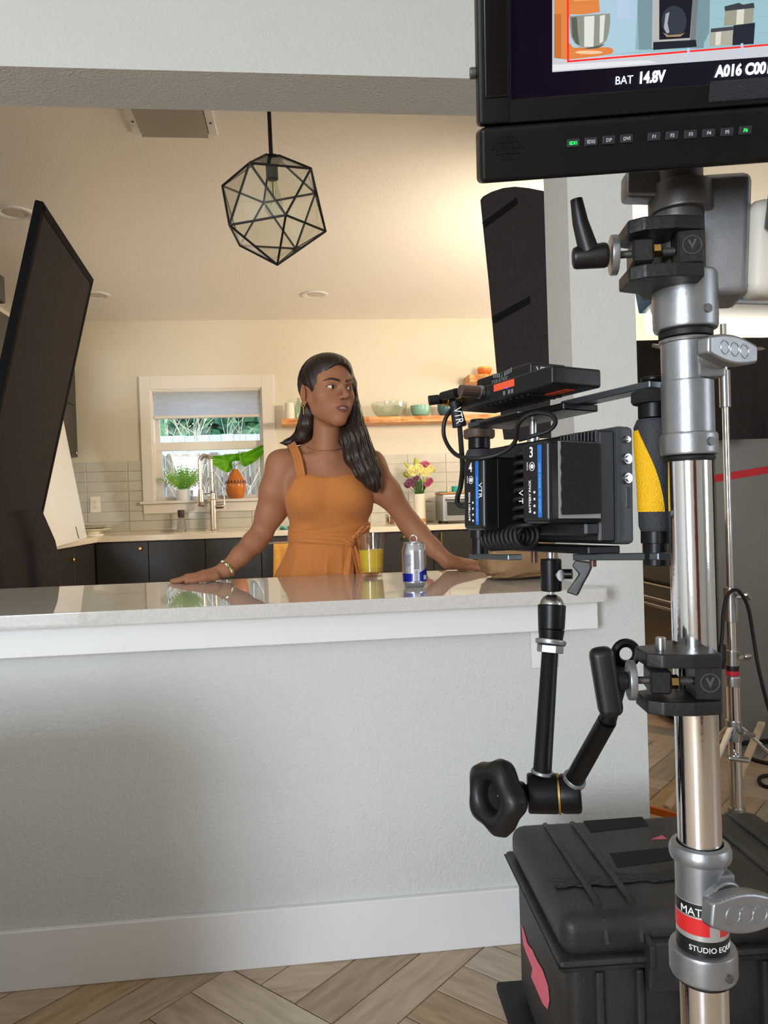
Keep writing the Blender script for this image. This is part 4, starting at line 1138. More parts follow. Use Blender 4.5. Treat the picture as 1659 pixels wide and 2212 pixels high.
# cables
def cable(name, lab, pts, r, m=M_rubber, group=None, sub=6, cat='cable'):
    pts = [Vector(p) for p in pts]; out = []
    for i in range(len(pts)-1):
        p0, p1, p2, p3 = pts[max(0, i-1)], pts[i], pts[i+1], pts[min(len(pts)-1, i+2)]
        for s__ in range(sub):
            t = s__/sub
            out.append(.5*((2*p1)+(p2-p0)*t+(2*p0-5*p1+4*p2-p3)*t*t+(3*p1-p0-3*p2+p3)*t**3))
    out.append(pts[-1])
    o = MB().tube(out, r, 8).build(name, m)
    if lab: tag(o, lab, cat, group)
    return o
cable('power_cable', 'black power cable looped over the chrome stand handle', [P(1557, 1400, CY-.05), P(1560, 1370, CY-.05), P(1563, 1320, CY-.05), P(1572, 1285, CY-.05), P(1590, 1274, CY-.05), P(1606, 1290, CY-.05), P(1618, 1320, CY-.05), P(1628, 1380, CY-.05), P(1640, 1450, CY-.06), P(1665, 1545, CY-.06), P(1700, 1640, CY-.05)], .0058)
pg = MB().cyl(P(1558, 1430, CY-.05), P(1560, 1392, CY-.05), .015, .012, 14, .003)
pg.cyl(P(1557, 1444, CY-.05), P(1558, 1430, CY-.05), .012, .014, 12)
tag(pg.build('cable_plug', M_rubber), 'black plug hanging on the power cable beside the chrome stand', 'plug')
cable('floor_cable', 'black cable coiled in a loop on the floor near the orange leg', [PZ(1700, 1690, .008), PZ(1660, 1700, .008), PZ(1640, 1688, .008), PZ(1650, 1676, .008), PZ(1700, 1674, .008)], .0075)
cable('floor_cable', 'black cable curving out from under the orange stand leg', [PZ(1700, 1775, .008), PZ(1655, 1782, .008), PZ(1632, 1800, .008), PZ(1620, 1835, .008), PZ(1626, 1880, .008)], .0085)
cable('floor_cable', 'black cable lying straight across the floor by the refrigerator', [PZ(1618, 1636, .008), PZ(1645, 1646, .008), PZ(1700, 1655, .008)], .008)

# ------------------------------------------------------------------ things on the counter
gz = HC+.0005
c = PZ(803.5, 1244, gz); k = c.y/FPX
gl = thing('juice_glass', 'clear tumbler half full of yellow juice on the counter', 'glass', c)
hg = 92*k
MB().lathe([(0, 0), (21*k, 0), (23.5*k, .006), (25*k, .012), (29.5*k, hg), (28.6*k, hg+.001), (27.7*k, hg), (23.5*k, .014), (0, .012)], Matrix.Translation(c), 40).build('tumbler', glass('tumbler_glass', (250, 251, 249), ior=1.6), gl, smooth=60)
hj = 57*k
MB().lathe([(0, .0125), (23.4*k, .0145), (26.4*k, hj), (26.0*k, hj+.0005), (0, hj)], Matrix.Translation(c), 40).build('juice', mat('yellow_juice', (226, 188, 48), .35, sss=0.0), gl, smooth=40)
c = PZ(896.5, 1266, gz); k = c.y/FPX
cn = thing('drink_can', 'silver and blue drink can standing on the counter', 'can', c)
M_can = mat('can_aluminium', (206, 208, 216), .2, metal=.9); M_canb = mat('can_blue_print', (18, 30, 150), .25, metal=.4)
R0 = 26.5*k; hc = 96*k
MB().lathe([(0, .006), (R0*.70, .004), (R0*.76, 0), (R0*.82, .002), (R0*.97, .010), (R0, .013), (R0, hc*.80), (R0*.985, hc*.83), (R0*.84, hc*.955), (R0*.82, hc*.97), (R0*.85, hc), (R0*.82, hc), (R0*.80, hc*.985), (0, hc*.98)], Matrix.Translation(c), 40).build('body', M_can, cn, smooth=50)
def arc_patch(a0, a1, zf0, zf1, m_, nm, rr=1.004, n=10, parent=cn):
    b = MB()
    def fn(u_, v_):
        a = radians(a0+(a1-a0)*u_); z0, z1 = zf0(u_) if callable(zf0) else zf0, zf1(u_) if callable(zf1) else zf1
        return (c.x+R0*rr*sin(a), c.y-R0*rr*cos(a), c.z+hc*(z0+(z1-z0)*v_))
    return b.sheet(fn, n, 2, .0003).build(nm, m_, parent, smooth=40)
ph = 8
arc_patch(8+ph, 96+ph, .135, lambda u_: .33+.17*u_, M_canb, 'blue_print')
arc_patch(-92+ph, -24+ph, .135, .31, M_canb, 'blue_print'); arc_patch(-92+ph, 96+ph, .125, .137, M_canb, 'blue_print', n=24)
M_print = mat('grey_print', (96, 100, 124), .5)
bc = MB()
for q in range(9):
    z = .15+q*.026; hgt = (.016, .010, .020, .012)[q % 4]
    def fn(u_, v_, z=z, hgt=hgt):
        a = radians(-14+ph+14*u_); return (c.x+R0*1.006*sin(a), c.y-R0*1.006*cos(a), c.z+hc*(z+hgt*v_))
    bc.sheet(fn, 4, 1, .0002)
arc_patch(-17+ph, 6+ph, .135, .40, mat('label_white', (216, 216, 222), .4), 'barcode_panel', 1.0045)
bc.build('barcode', M_print, cn, smooth=0)
tl = MB()
for q in range(9):
    z = .72-q*.031; w_ = (30, 34, 28, 33, 31, 34, 26, 32, 20)[q]
    def fn(u_, v_, z=z, w_=w_):
        a = radians(-58+ph+w_*u_); return (c.x+R0*1.004*sin(a), c.y-R0*1.004*cos(a), c.z+hc*(z+.016*v_))
    tl.sheet(fn, 6, 1, .0002)
tl.build('fine_print', M_print, cn, smooth=0)
def fnl(u_, v_):
    a = radians(30+ph+24*u_); return (c.x+R0*1.007*sin(a), c.y-R0*1.007*cos(a), c.z+hc*(.16+.10*v_))
MB().sheet(fnl, 6, 1, .0002).build('print_block', mat('print_pale', (190, 198, 226), .4), cn, smooth=0)
tb = MB(); zt_ = hc*.985
ptsr = [(R0*.30*cos(a), -R0*.05-.002*sin(a)*0, zt_+.010+R0*.34*sin(a)) for a in [2*pi*q/16 for q in range(16)]]
tb.m = Matrix.Translation(c) @ Matrix.Rotation(radians(-20), 4, 'Z')
tb.tube(ptsr, .0022, 6, closed=True); tb.box((0, -.001, zt_+.002), (.012, .012, .003), .001, 1)
tb.build('pull_tab', M_can, cn)
# paper bag lying on its side
YBG = 2.20
def bp_(px, py, Y_=YBG): return P(px, py, Y_)
pb0 = PZ(1050, 1249, gz); pb1 = PZ(1118, 1255, gz); pb2 = PZ(1168, 1238, gz)
bag = thing('paper_bag', 'crumpled brown paper bag lying on the counter under the camera rig', 'paper bag', (pb1+pb2)/2)
r_ = random.Random(4)
x0, x1 = P(1036, 1225, 2.22).x, P(1205, 1225, 2.30).x
yf = pb1.y; zt_ = gz+.128
ctr = Vector(((x0+x1)/2, yf+.10, gz+.05))
bm = bmesh.new(); bmesh.ops.create_icosphere(bm, subdivisions=4, radius=1)
for v in bm.verts:
    p = v.co
    sx__ = math.copysign(abs(p.x)**.55, p.x); sy__ = math.copysign(abs(p.y)**.5, p.y); sz__ = math.copysign(abs(p.z)**.55, p.z)
    n1 = .06*sin(7*p.x+3*p.z)+.05*sin(11*p.y+5*p.z+1)+.04*sin(13*p.z-9*p.x)
    q = Vector((ctr.x+(x1-x0)/2*sx__*(1+n1*.4), ctr.y+.10*sy__*(1+n1*.6)+.25*(p.x*.06), gz+.058+.058*sz__*(1+n1)))
    if q.z < gz+.001: q.z = gz+.001
    v.co = q
M_bag = mat('brown_kraft_paper', (164, 128, 88), .7, c2=(136, 104, 70), vscale=14, bump=.7, bscale=26)
MB().addbm(bm).build('bag', M_bag, bag, smooth=24)

# ------------------------------------------------------------------ foreground film gear
ZP = .600
pb = PD(1500, 1400, ZP); SX, SY = pb.x, pb.y
def sz(py): return P(1500, py, SY).z
def sr(hw): return hw*ZP/FPX/1.075
st = thing('combo_stand', 'heavy grey and chrome stand column filling the right foreground', 'light stand', (SX, SY, 0))
def sec(y0, y1, hw, nm, m, bev=.0015, hw1=None):
    return MB().cyl((SX, SY, sz(y1)), (SX, SY, sz(y0)), sr(hw1 or hw), sr(hw), 40, bev).build(nm, m, st)
sec(985, 1850, 48.5, 'chrome_tube', M_chrome, 0)
lo_t = MB().cyl((SX, SY, .10), (SX, SY, sz(2090)), sr(54), n=40).build('lower_tube', M_chrome, st)
sec(2040, 2103, 75, 'ring_collar', M_cast, .003)
sec(2103, 2112, 64, 'rubber_seal', M_rubber, .001)
MB().lathe([(sr(53), 0), (sr(66), .0), (sr(69), .003), (sr(69), .007), (sr(64), .011), (sr(52), .012), (sr(50), .006)], Matrix.Translation((SX, SY, sz(1852))), 40).build('top_flange', M_cast, st)
cas = sec(1850, 2044, 57, 'lower_casting', M_cast, .001)
# label wrapped round the casting
def band(y0, y1, hw, m, nm, a0=-120, a1=60):
    def fn(u_, v_):
        a = radians(a0+(a1-a0)*u_); r = sr(hw)
        return (SX+r*sin(a), SY-r*cos(a), sz(y1)+(sz(y0)-sz(y1))*v_)
    return MB().sheet(fn, 40, 1, .0004).build(nm, m, cas, smooth=60)
M_lblk = mat('label_black', (24, 23, 24), .35); M_lred = mat('label_red', (206, 38, 40), .35)
band(1930, 2042, 57.8, mat('label_silver', (190, 190, 190), .3, metal=.6), 'label'); band(1932, 1958, 58.2, M_lblk, 'label_black_band'); band(1962, 1997, 58.2, M_lred, 'label_red_band', -120, -12); band(1966, 1999, 58.2, M_lred, 'label_red_band', 12, 60); band(2008, 2040, 58.2, M_lblk, 'label_black_band')
def wrap_text(txt, size, yb, hw, a_start, m, nm='lettering'):
    b = MB(); text_mesh(txt, size, Matrix.Identity(4), b, thick=.00015)
    r = sr(hw); out = []
    for x_, y_, z_ in b.v:
        a = radians(a_start)+x_/r; out.append((SX+(r+z_)*sin(a), SY-(r+z_)*cos(a), sz(yb)+y_))
    b.v = out; return b.build(nm, m, cas, smooth=0)
wrap_text('MATTHEWS', .0085, 1956, 58.6, -78, M_paper); wrap_text('STUDIO EQUIPMENT', .0058, 2030, 58.6, -58, M_paper)
# locking boss and tee handles
def tee(c_, ax, ln_, L1, w1, t1, roll_, m, nm, boss=0):
    """cast T handle: shaft along ax, flattened grip of length L1"""
    c_ = Vector(c_); ax = Vector(ax).normalized(); b = MB()
    if boss: b.cyl(c_-ax*.006, c_+ax*.004, boss, boss*.9, 24, .002)
    b.cyl(c_, c_+ax*ln_, t1*.42, n=14)
    sd0 = ax.cross(Vector((0, 0, 1))).normalized(); up0 = sd0.cross(ax)
    sd = sd0*cos(roll_)+up0*sin(roll_); tn = ax.cross(sd)
    F_ = frame(c_+ax*(ln_+t1*.45), sd, tn, ax)
    n_ = 16; prof = []
    for i in range(n_+1):
        x = -L1/2+L1*i/n_; hgt = w1/2*(.62+.38*cos(pi*x/L1*1.05)**1.0)
        prof.append((x, hgt))
    poly = prof+[(x, -h_) for x, h_ in reversed(prof)]
    b.prism(poly, t1, F_ @ Matrix.Translation((0, 0, -t1/2)), bev=t1*.22)
    for i in (-1, 0, 1): b.torus(F_ @ Vector((i*L1*.2, 0, t1*.5)), ax, w1*.22, w1*.03, 16, 6)
    return b.build(nm, m, st, smooth=50)
tee((SX+sr(26), SY-sr(54), sz(1922)), (.22, -.97, 0), .010, .062, .030, .013, radians(9), M_cast, 'tee_handle', .017)
MB().bx(SX+sr(8), SX+sr(54), SY-sr(58), SY-sr(20), sz(1950), sz(1868), .003).build('boss_block', M_cast, st)
MB().cyl((SX+sr(22), SY-sr(72), sz(2078)), (SX+sr(23), SY-sr(76), sz(2078)), .0032, n=14).build('set_screw', M_castd, st)
# upper castings
sec(592, 716, 72, 'upper_collar', M_cast, .003); sec(716, 731, 60, 'rubber_seal', M_rubber, .001)
MB().torus((SX, SY, sz(738)), (0, 0, 1), sr(54), sr(6), 40, 10).build('rolled_rim', M_cast, st)
sec(738, 826, 56, 'neck_casting', M_cast, .0015); sec(824, 937, 58, 'sleeve', M_cast, .001); sec(935, 984, 64, 'ring_collar', M_cast, .0025); sec(984, 996, 58, 'rubber_seal', M_rubber, .002)
MB().bx(SX-sr(4), SX+sr(62), SY-sr(62), SY, sz(824), sz(752), .003).build('boss_block', M_cast, st)
tee((SX+sr(34), SY-sr(60), sz(775)), (.42, -.9, 0), .006, .058, .022, .012, radians(3), M_cast, 'tee_handle', .013)
for py, a in ((682, 14), (958, 20)):
    a = radians(a); r = sr(72 if py == 682 else 64)
    MB().cyl((SX+r*sin(a)*.98, SY-r*cos(a)*.98, sz(py)), (SX+(r+.001)*sin(a), SY-(r+.001)*cos(a), sz(py)), .0034, n=16).build('set_screw', M_castd, st)
# head casting holding the monitor
b = MB().cyl((SX-sr(12), SY, sz(600)), (SX-sr(12), SY, sz(330)), sr(58), n=36, bev=.002); b.build('head_spigot', M_castd, st)
MB().cyl((SX-sr(8), SY-.002, sz(466)), (SX-sr(8), SY-.002, sz(405)), sr(70), n=36, bev=.002).build('head_ring', M_castd, st)
F_ = cam_frame(1562, 505, ZP-.012, yaw=-12, roll=-1.5)
MB(F_).box((0, 0, -.022), (.040, .094, .05), .007, 3).build('head_block', M_cast, st)
MB(cam_frame(1383, 405, ZP-.005, roll=-1.5)).box((0, 0, 0), (.026, .022, .02), .004, 2).build('side_knob', M_cast, st)
MB(cam_frame(1665, 530, ZP-.02, roll=-2)).box((0, 0, -.012), (.030, .074, .03), .010, 3).build('cream_lever', mat('cream_lever', (206, 200, 188), .4), st)
# base
for k_ in range(3):
    a = .5+k_*2*pi/3; d_ = Vector((cos(a), sin(a), 0))
    MB().tube([Vector((SX, SY, .42))+d_*.03, Vector((SX, SY, .04))+d_*.40, Vector((SX, SY, .014))+d_*.46], .013, 10).build('leg', M_chrome, st)
    MB().tube([Vector((SX, SY, .14))+d_*.03, Vector((SX, SY, .16))+d_*.27], .008, 8).build('brace', M_chrome, st)
MB().cyl((SX, SY, .38), (SX, SY, .46), .033, n=24, bev=.003).build('leg_hub', M_cast, st); MB().cyl((SX, SY, .10), (SX, SY, .17), .028, n=24, bev=.003).build('leg_hub', M_cast, st)

# ---- clamps on the column
def cpt(px, py, z): return PD(px, py, z)
def plate(pts_px, z0, z1, m, nm, parent, thick_px, bev=.0012):
    """horizontal plate: outline given left-right and front-back, thickness in px"""
    pass
def super_clamp(cx, cy, lab, wing):
    z = ZP-.030; s_ = z/FPX
    t = thing('grip_clamp', lab, 'clamp', PD(cx, cy+60, z))
    F_ = cam_frame(cx, cy, z, roll=1.2, yaw=-8)
    u = lambda v: v*s_
    M_cl = mat('black_painted_cast', (26, 26, 27), .42, bump=.12, bscale=180)
    top = [(u(-70), .010), (u(-40), .016), (u(25), .016), (u(85), .010), (u(85), -.052), (u(35), -.060), (u(30), -.048), (u(-10), -.048), (u(-30), -.030), (u(-78), -.020)]
    for nm, y0, y1 in (('upper_jaw', 34, 64), ('lower_jaw', -66, -36)):
        MB(F_).prism([(x_, -zz_) for x_, zz_ in top], u(y1-y0), Matrix.Translation((0, u(y0), 0)) @ Matrix.Rotation(-pi/2, 4, 'X'), bev=.0015).build(nm, M_cl, t)
    MB(F_).box((u(58), 0, -.012), (u(54), u(74), .044), .0015, 1).build('jaw_block', M_cl, t)
    MB(F_).torus((u(60), u(2), .0102), (0, 0, 1), u(19), u(1.6), 28, 6).add([(u(50), u(12), .0106), (u(60), u(-8), .0106), (u(70), u(14), .0106), (u(64), u(14), .0106), (u(60), u(4), .0106), (u(55), u(13), .0106)], [(0, 1, 4, 5), (1, 2, 3, 4)]).build('cast_mark', mat('cast_mark', (70, 72, 74), .4), t, smooth=0)
    MB(F_).box((u(-38), 0, -.006), (u(44), u(52), .028), .0015, 1).build('moving_jaw', M_cl, t)
    MB(F_).cyl((u(-16), 0, .004), (u(-2), 0, .004), u(15), n=6).build('brass_nut', M_brass, t)
    sc_ = MB(F_).cyl((u(-100), 0, .0), (u(30), 0, .0), u(8), n=14)
    for i in range(9): sc_.torus((u(0+i*3.2), 0, .0), (1, 0, 0), u(8), u(1.4), 14, 5)
    sc_.build('screw', M_castd, t)
    MB(F_).cyl((u(-104), 0, 0), (u(-88), 0, 0), u(43), n=32, bev=.001).build('washer', M_cast, t)
    if wing == 'lever':
        b = MB(F_).cyl((u(-185), u(-3), .002), (u(-108), 0, .002), u(24), u(27), 24, .003)
        b.build('handle_hub', M_black, t)
        MB(F_).tube([(u(-150), u(8), .004), (u(-168), u(70), .007), (u(-176), u(118), .009)], [u(22), u(17), u(13)], 14).build('lever', M_black, t, smooth=60)
    else:
        MB(F_).cyl((u(-150), 0, .002), (u(-104), 0, .002), u(22), u(20), 20, .002).build('handle_hub', M_black, t)
        Fw = F_ @ Matrix.Translation((u(-152), 0, .006)) @ Matrix.Rotation(radians(8), 4, 'Z')
        MB(Fw).box((0, 0, 0), (u(52), u(150), .018), .006, 3).build('wing_bar', M_black, t)
        MB(F_).cyl((u(-30), u(62), -.004), (u(-30), u(92), -.004), u(11), n=16, bev=.0008).build('stud', M_steel, t)
    return t
super_clamp(1425, 545, 'black grip clamp with a long lever handle under the monitor', 'lever')
super_clamp(1463, 1470, 'black grip clamp with a wing handle holding the articulated arm', 'wing')

# ---- monitor
MF = cam_frame(1037, 397, .53, pitch=23, roll=3.9)
MFi = MF.inverted()
def mon(px, py, w=0.0):
    """point of the monitor face seen at a pixel -> local x, y"""
    o_ = MFi @ CAM; d_ = (MFi.to_3x3() @ ray(px, py)); t_ = (w-o_.z)/d_.z; q_ = o_+d_*t_
    return (q_.x, q_.y)
mo = thing('field_monitor', 'black director monitor at the top right with its screen lit', 'monitor', MF @ Vector((.2, 0, 0)))
MW, MH = .425, .285
ysp = mon(1037, 274)[1]
M_mon = mat('monitor_black', (12, 12, 13), .42, spec=.3)
# upper body with recessed screen
xs0 = mon(1106, 100)[0]; ys0 = mon(1200, 207)[1]
up = MB(MF)
up.bx(0, xs0, ysp+.0006, MH, -.018, 0, .003, 2); up.bx(MW-xs0, MW, ysp+.0006, MH, -.018, 0, .003, 2)
up.bx(xs0-.002, MW-xs0+.002, ysp+.0006, ys0, -.018, -.0002, .0008, 1); up.bx(xs0-.002, MW-xs0+.002, MH-.02, MH, -.018, -.0002, .0008, 1)
up.bx(.03, MW-.03, ysp+.004, MH-.02, -.055, -.014); up.bx(.006, MW-.006, .006, MH-.006, -.022, -.0165)
up.build('bezel', M_mon, mo)
MB(MF).bx(0, MW, 0, ysp-.0006, -.024, .004, .0035, 3).build('control_bar', M_mon, mo)
xp0, yp0 = mon(1047, 213); xp1 = mon(1099, 213)[0]
MB(MF).bx(xp0, xp1, yp0, MH-.015, -.001, .0016, .0015, 2).build('side_strip', mat('monitor_strip', (7, 7, 8), .25), mo)
sx0, sy0 = mon(1121, 196, -.004)
def scr(nm, poly, col, lvl, est=1.0, parent=None):
    m_ = mat('screen_%s' % nm, (4, 4, 6), .3, emit=col, estr=est, spec=.2)
    pts = [mon(a, b_, -.004) for a, b_ in poly]; w = -.0119+.00012*lvl
    pts = [mon(a, b_, w) for a, b_ in poly]
    return MB(MF).prism(pts, .0001, Matrix.Translation((0, 0, w))).build(nm, m_, parent if parent is not None else screen, smooth=0)
screen = MB(MF).bx(xs0, MW-xs0, ys0, MH-.02, -.0125, -.0121).build('screen', mat('screen_dark', (4, 3, 8), .2, emit=(14, 5, 40), estr=.35), mo, smooth=0)
def arcp(cx_, cy_, rx, ry, a0, a1, n=10): return [(cx_+rx*cos(radians(a0+(a1-a0)*i/n)), cy_+ry*sin(radians(a0+(a1-a0)*i/n))) for i in range(n+1)]
scr('picture_wall', [(1193, -120), (1193, 156), (1680, 121), (1680, -120)], (158, 196, 206), 1)
scr('picture_glare', [(1193, -120), (1193, 130), (1240, 128), (1380, 110), (1372, -120)], (176, 206, 222), 2)
scr('picture_corner_shade', [(1384, -120), (1372, 108), (1425, 106), (1520, 104), (1530, -120)], (122, 152, 158), 2)
scr('picture_corner_shade', [(1500, -120), (1500, 104), (1516, 103), (1532, 70), (1536, -120)], (138, 168, 172), 3)
for k_ in range(3): scr('wall_joint', [(1536, 6+k_*36), (1536, 7+k_*36), (1680, -2+k_*36), (1680, -3+k_*36)], (148, 184, 192), 3)
scr('picture_counter', [(1193, 128), (1193, 156), (1680, 121), (1680, 94), (1500, 108), (1380, 116)], (206, 210, 216), 3)
scr('counter_sheen', [(1193, 140), (1193, 153), (1420, 136), (1400, 130)], (232, 234, 236), 4)
scr('light_switch', [(1334, -20), (1335, 42), (1361, 40), (1361, -20)], (188, 206, 228), 4)
scr('mixer_body', [(1197, -34)]+arcp(1270, 4, 24, 30, -90, 0, 6)+[(1296, 26), (1262, 31), (1232, 31), (1228, 40), (1229, 92), (1238, 103)]+arcp(1312, 110, 13, 8, -90, 90, 8)+[(1288, 122), (1226, 129), (1197, 125)], (226, 136, 70), 4)
scr('mixer_shade', [(1197, 30), (1197, 125), (1212, 127), (1212, 30)], (204, 112, 52), 5)
scr('mixer_highlight', [(1240, -10), (1240, 2), (1288, 0), (1288, -12)], (246, 178, 118), 5)
scr('mixer_base_glint', arcp(1272, 113, 30, 4, 0, 360, 14), (250, 206, 160), 5)
scr('mixer_bowl', [(1230, 35), (1231, 62), (1234, 80), (1241, 93), (1252, 100), (1268, 103), (1286, 102), (1300, 97), (1310, 87), (1315, 72), (1318, 50), (1318, 29)], (146, 150, 136), 6)
scr('mixer_bowl_shade', [(1234, 38), (1236, 78), (1244, 94), (1252, 98), (1248, 70), (1246, 37)], (92, 98, 86), 7)
scr('mixer_bowl_shine', [(1262, 36), (1262, 101), (1282, 101), (1284, 34)], (226, 230, 222), 7)
scr('mixer_bowl_shine', [(1296, 34), (1295, 94), (1303, 90), (1307, 32)], (200, 206, 196), 7)
scr('mixer_bowl_shade', [(1240, 99), (1262, 105), (1292, 104), (1308, 95), (1300, 100), (1270, 106)], (52, 40, 30), 8)
scr('coffee_maker', [(1410, -40), (1408, 104), (1500, 100), (1510, -40)], (184, 186, 182), 4)
scr('coffee_maker_shade', [(1498, -40), (1490, 98), (1501, 98), (1511, -40)], (120, 128, 128), 5)
scr('coffee_maker_panel', [(1424, 0), (1424, 86), (1490, 82), (1496, -4)], (26, 28, 38), 6)
scr('coffee_jug', arcp(1456, 46, 27, 34, 0, 360, 20), (54, 60, 72), 7)
scr('coffee_jug_glint', [(1438, 30), (1434, 60), (1440, 72), (1446, 70), (1442, 50), (1446, 26)], (168, 176, 184), 8)
scr('coffee_jug_base', [(1432, 70), (1440, 80), (1470, 79), (1480, 70), (1470, 74), (1444, 76)], (168, 140, 104), 8)
scr('coffee_maker_base', [(1411, 91), (1411, 108), (1505, 101), (1503, 86)], (34, 38, 48), 7)
scr('blender_cup', [(1567, 20), (1563, 56), (1626, 52), (1629, 14)], (160, 158, 140), 4)
scr('blender_cup_shine', [(1592, 20), (1590, 53), (1606, 52), (1608, 17)], (222, 220, 204), 5)
scr('blender_lid', [(1565, 14), (1566, 24), (1630, 17), (1628, 6), (1605, 10), (1596, 6)], (60, 66, 72), 6)
scr('blender_base', [(1584, 55), (1582, 98), (1628, 95), (1631, 49)], (36, 42, 54), 5)
scr('blender_small_cup', [(1534, 68), (1532, 100), (1581, 97), (1584, 63)], (178, 174, 158), 6)
scr('blender_small_shine', [(1546, 70), (1545, 98), (1556, 97), (1558, 68)], (226, 222, 208), 7)
scr('blender_small_lid', [(1536, 62), (1535, 70), (1584, 65), (1583, 57)], (70, 74, 80), 7)
scr('frame_line_side', [(1224, -120), (1225, 134), (1229, 134), (1228, -120)], (255, 40, 36), 9, 1.2)
scr('frame_line_bottom', [(1225, 131), (1225, 135), (1680, 97), (1680, 93)], (255, 40, 36), 9, 1.2)
scr('frame_tick', [(1484, 104), (1486, 134), (1491, 133), (1489, 103)], (200, 206, 236), 10); scr('frame_tick', [(1600, 94), (1602, 124), (1607, 123), (1605, 93)], (200, 206, 236), 10)
def mtext(txt, px, py, hpx, m_, nm, parent, w=-.0105, sx=1.0, bold=0.0):
    a = mon(px, py, w); b_ = mon(px, py-hpx, w); sz_ = (b_[1]-a[1])*1.42
    q = MB(); text_mesh(txt, sz_, MF @ Matrix.Translation((a[0], a[1], w)), q, thick=.00012, sx=sx, bold=bold)
    return q.build(nm, m_, parent, smooth=0)
M_txt = mat('screen_text', (200, 210, 240), .4, emit=(214, 224, 255), estr=1.2)
mtext('BAT', 1328, 183, 18, M_txt, 'lettering', screen, sx=.95); mtext('14.8V', 1378, 180, 24, M_txt, 'lettering', screen, sx=.82, bold=.0004); mtext('A016 C001', 1545, 166, 24, M_txt, 'lettering', screen, sx=.86, bold=.0004)
tp0, tp1 = mon(1531, 222, .0012), mon(1700, 172, .0012)
MB(MF).bx(tp0[0], tp1[0], tp0[1], mon(1531, 176, .0012)[1], -.0004, .0012, .0008, 1).build('hook_strip', mat('grey_hook_tape', (38, 42, 46), .85, bump=.6, bscale=900), mo)
# buttons
M_btn = mat('button_grey', (40, 42, 48), .4); M_btxt = mat('button_text', (170, 172, 178), .5); M_btg = mat('button_lit_green', (40, 200, 90), .5, emit=(20, 220, 90), estr=1.0)
labels = [('SDI1', 1238, 309), ('SDI2', 1276, 306), ('DP', 1314.5, 302.5), ('DVI', 1353, 299.5), ('F1', 1412, 295), ('F2', 1451, 292.5), ('F3', 1491, 290), ('F4', 1530, 287.5), ('F5', 1569.5, 285), ('F6', 1609, 281.5)]
for nm, px, py in labels:
    c_ = mon(px, py, .0045); hw = (mon(px+14, py, .0045)[0]-c_[0]); hh = hw*.62
    bt_ = MB(MF).box((c_[0], c_[1], .0046), (hw*2, hh*2, .0022), .0008, 2).build('button', M_btn, mo)
    a = c_; q = MB(); w_ = hw*1.5
    text_mesh(nm, hh*1.1, MF @ Matrix.Translation((a[0], a[1]-hh*.38, .0058)), q, thick=.0001, align='CENTER', bold=.0001)
    q.build('lettering', M_btg if nm in ('SDI1', 'F6') else M_btxt, bt_, smooth=0)
gc = mon(1097, 317, .0042); gr = MB(MF)
for i in range(-3, 4):
    for j_ in range(-2, 3):
        if abs(i)*.7+abs(j_) > 2.9: continue
        gr.box((gc[0]+i*.0034, gc[1]+j_*.0034, .0042), (.0027, .0026, .0008), .0004, 1)
o = gr.build('speaker_grille', mat('grille_black', (6, 6, 7), .3), mo); o['kind'] = 'stuff'
kb = mon(1037, 152)
MB(MF).cyl((0, kb[1], -.012), (-.0042, kb[1], -.012), .0036, n=16, bev=.0006).build('side_screw', M_castd, mo)
MB(MF).cyl((MW/2+.02, -.001, -.03), (MW/2+.02, -.045, -.03), .018, n=24).build('mount_post', M_castd, mo)

# ---- recorder rig on the arm
RF = cam_frame(1126, 1044, .669, yaw=-65.4, roll=1.0)
def rb(x0, x1, y0, y1, z0, z1, bev=.001, seg=1): return MB(RF).bx(x0, x1, y0, y1, z0, z1, bev, seg)
rec = thing('video_recorder', 'black on-camera recorder seen from behind on the rig', 'recorder', RF @ Vector((-.06, -.052, -.08)))
M_rec = mat('recorder_black', (24, 25, 27), .45); M_recg = mat('recorder_grey', (62, 66, 70), .45)
rb(-.150, .030, -.052, .046, -.078, -.060, .002).build('back_shell', M_rec, rec)
rb(-.152, .034, -.054, .050, -.096, -.078, .004, 2).build('front_shell', M_recg, rec)
for i in range(11):
    x = -.020+i*.0048
    rb(x, x+.0024, .018, .046, -.0605, -.0565, .0004).build('cooling_rib', M_rec, rec)
rb(-.004, .006, .036, .0465, -.0605, -.0585, .0004).build('pale_slot', mat('pale_grey_plastic', (150, 148, 142), .5), rec)
for i, (yy, rr) in enumerate(((.038, .0032), (.021, .0050), (.004, .0050))):
    MB(RF).cyl((.033, yy, -.087), (.037, yy, -.087), rr, n=20, bev=.0006).cyl((.037, yy, -.087), (.0385, yy, -.087), rr*.6, n=16).build('jack', M_steel, rec)
rb(.0335, .0346, -.022, -.004, -.091, -.086, .0005).build('side_button', M_black, rec); rb(.0335, .0344, -.046, -.018, -.083, -.0815, .0002).build('card_slot', M_black, rec)
# lower connector panel
for x in (-.112, -.090): rb(x, x+.016, -.044, -.038, -.0604, -.0588, .0005).build('video_port', mat('port_dark', (54, 56, 58), .4, metal=.6), rec)
MB(RF).cyl((-.062, -.040, -.060), (-.062, -.040, -.054), .0052, n=20, bev=.0008).cyl((-.062, -.040, -.054), (-.062, -.040, -.0525), .003, n=14).build('power_jack', M_steel, rec)
for i in range(2):
    for j_ in range(3): rb(-.046+i*.022, -.030+i*.022, -.046+j_*.0075, -.0425+j_*.0075, -.0604, -.0592, .0005).build('vent_slot', mat('slot_dark', (8, 8, 9), .6), rec)
for q in range(2):
    mb_ = MB()
    text_mesh(('DC 12V', 'HDMI')[q], .0042, RF @ Matrix.Translation(((-.058, -.108)[q], -.033, -.0598)), mb_, thick=.0001); mb_.build('lettering', M_paper, rec, smooth=0)
rb(-.118, .030, -.046, -.034, -.0602, -.0450, .002).build('battery_plate', M_rec, rec)
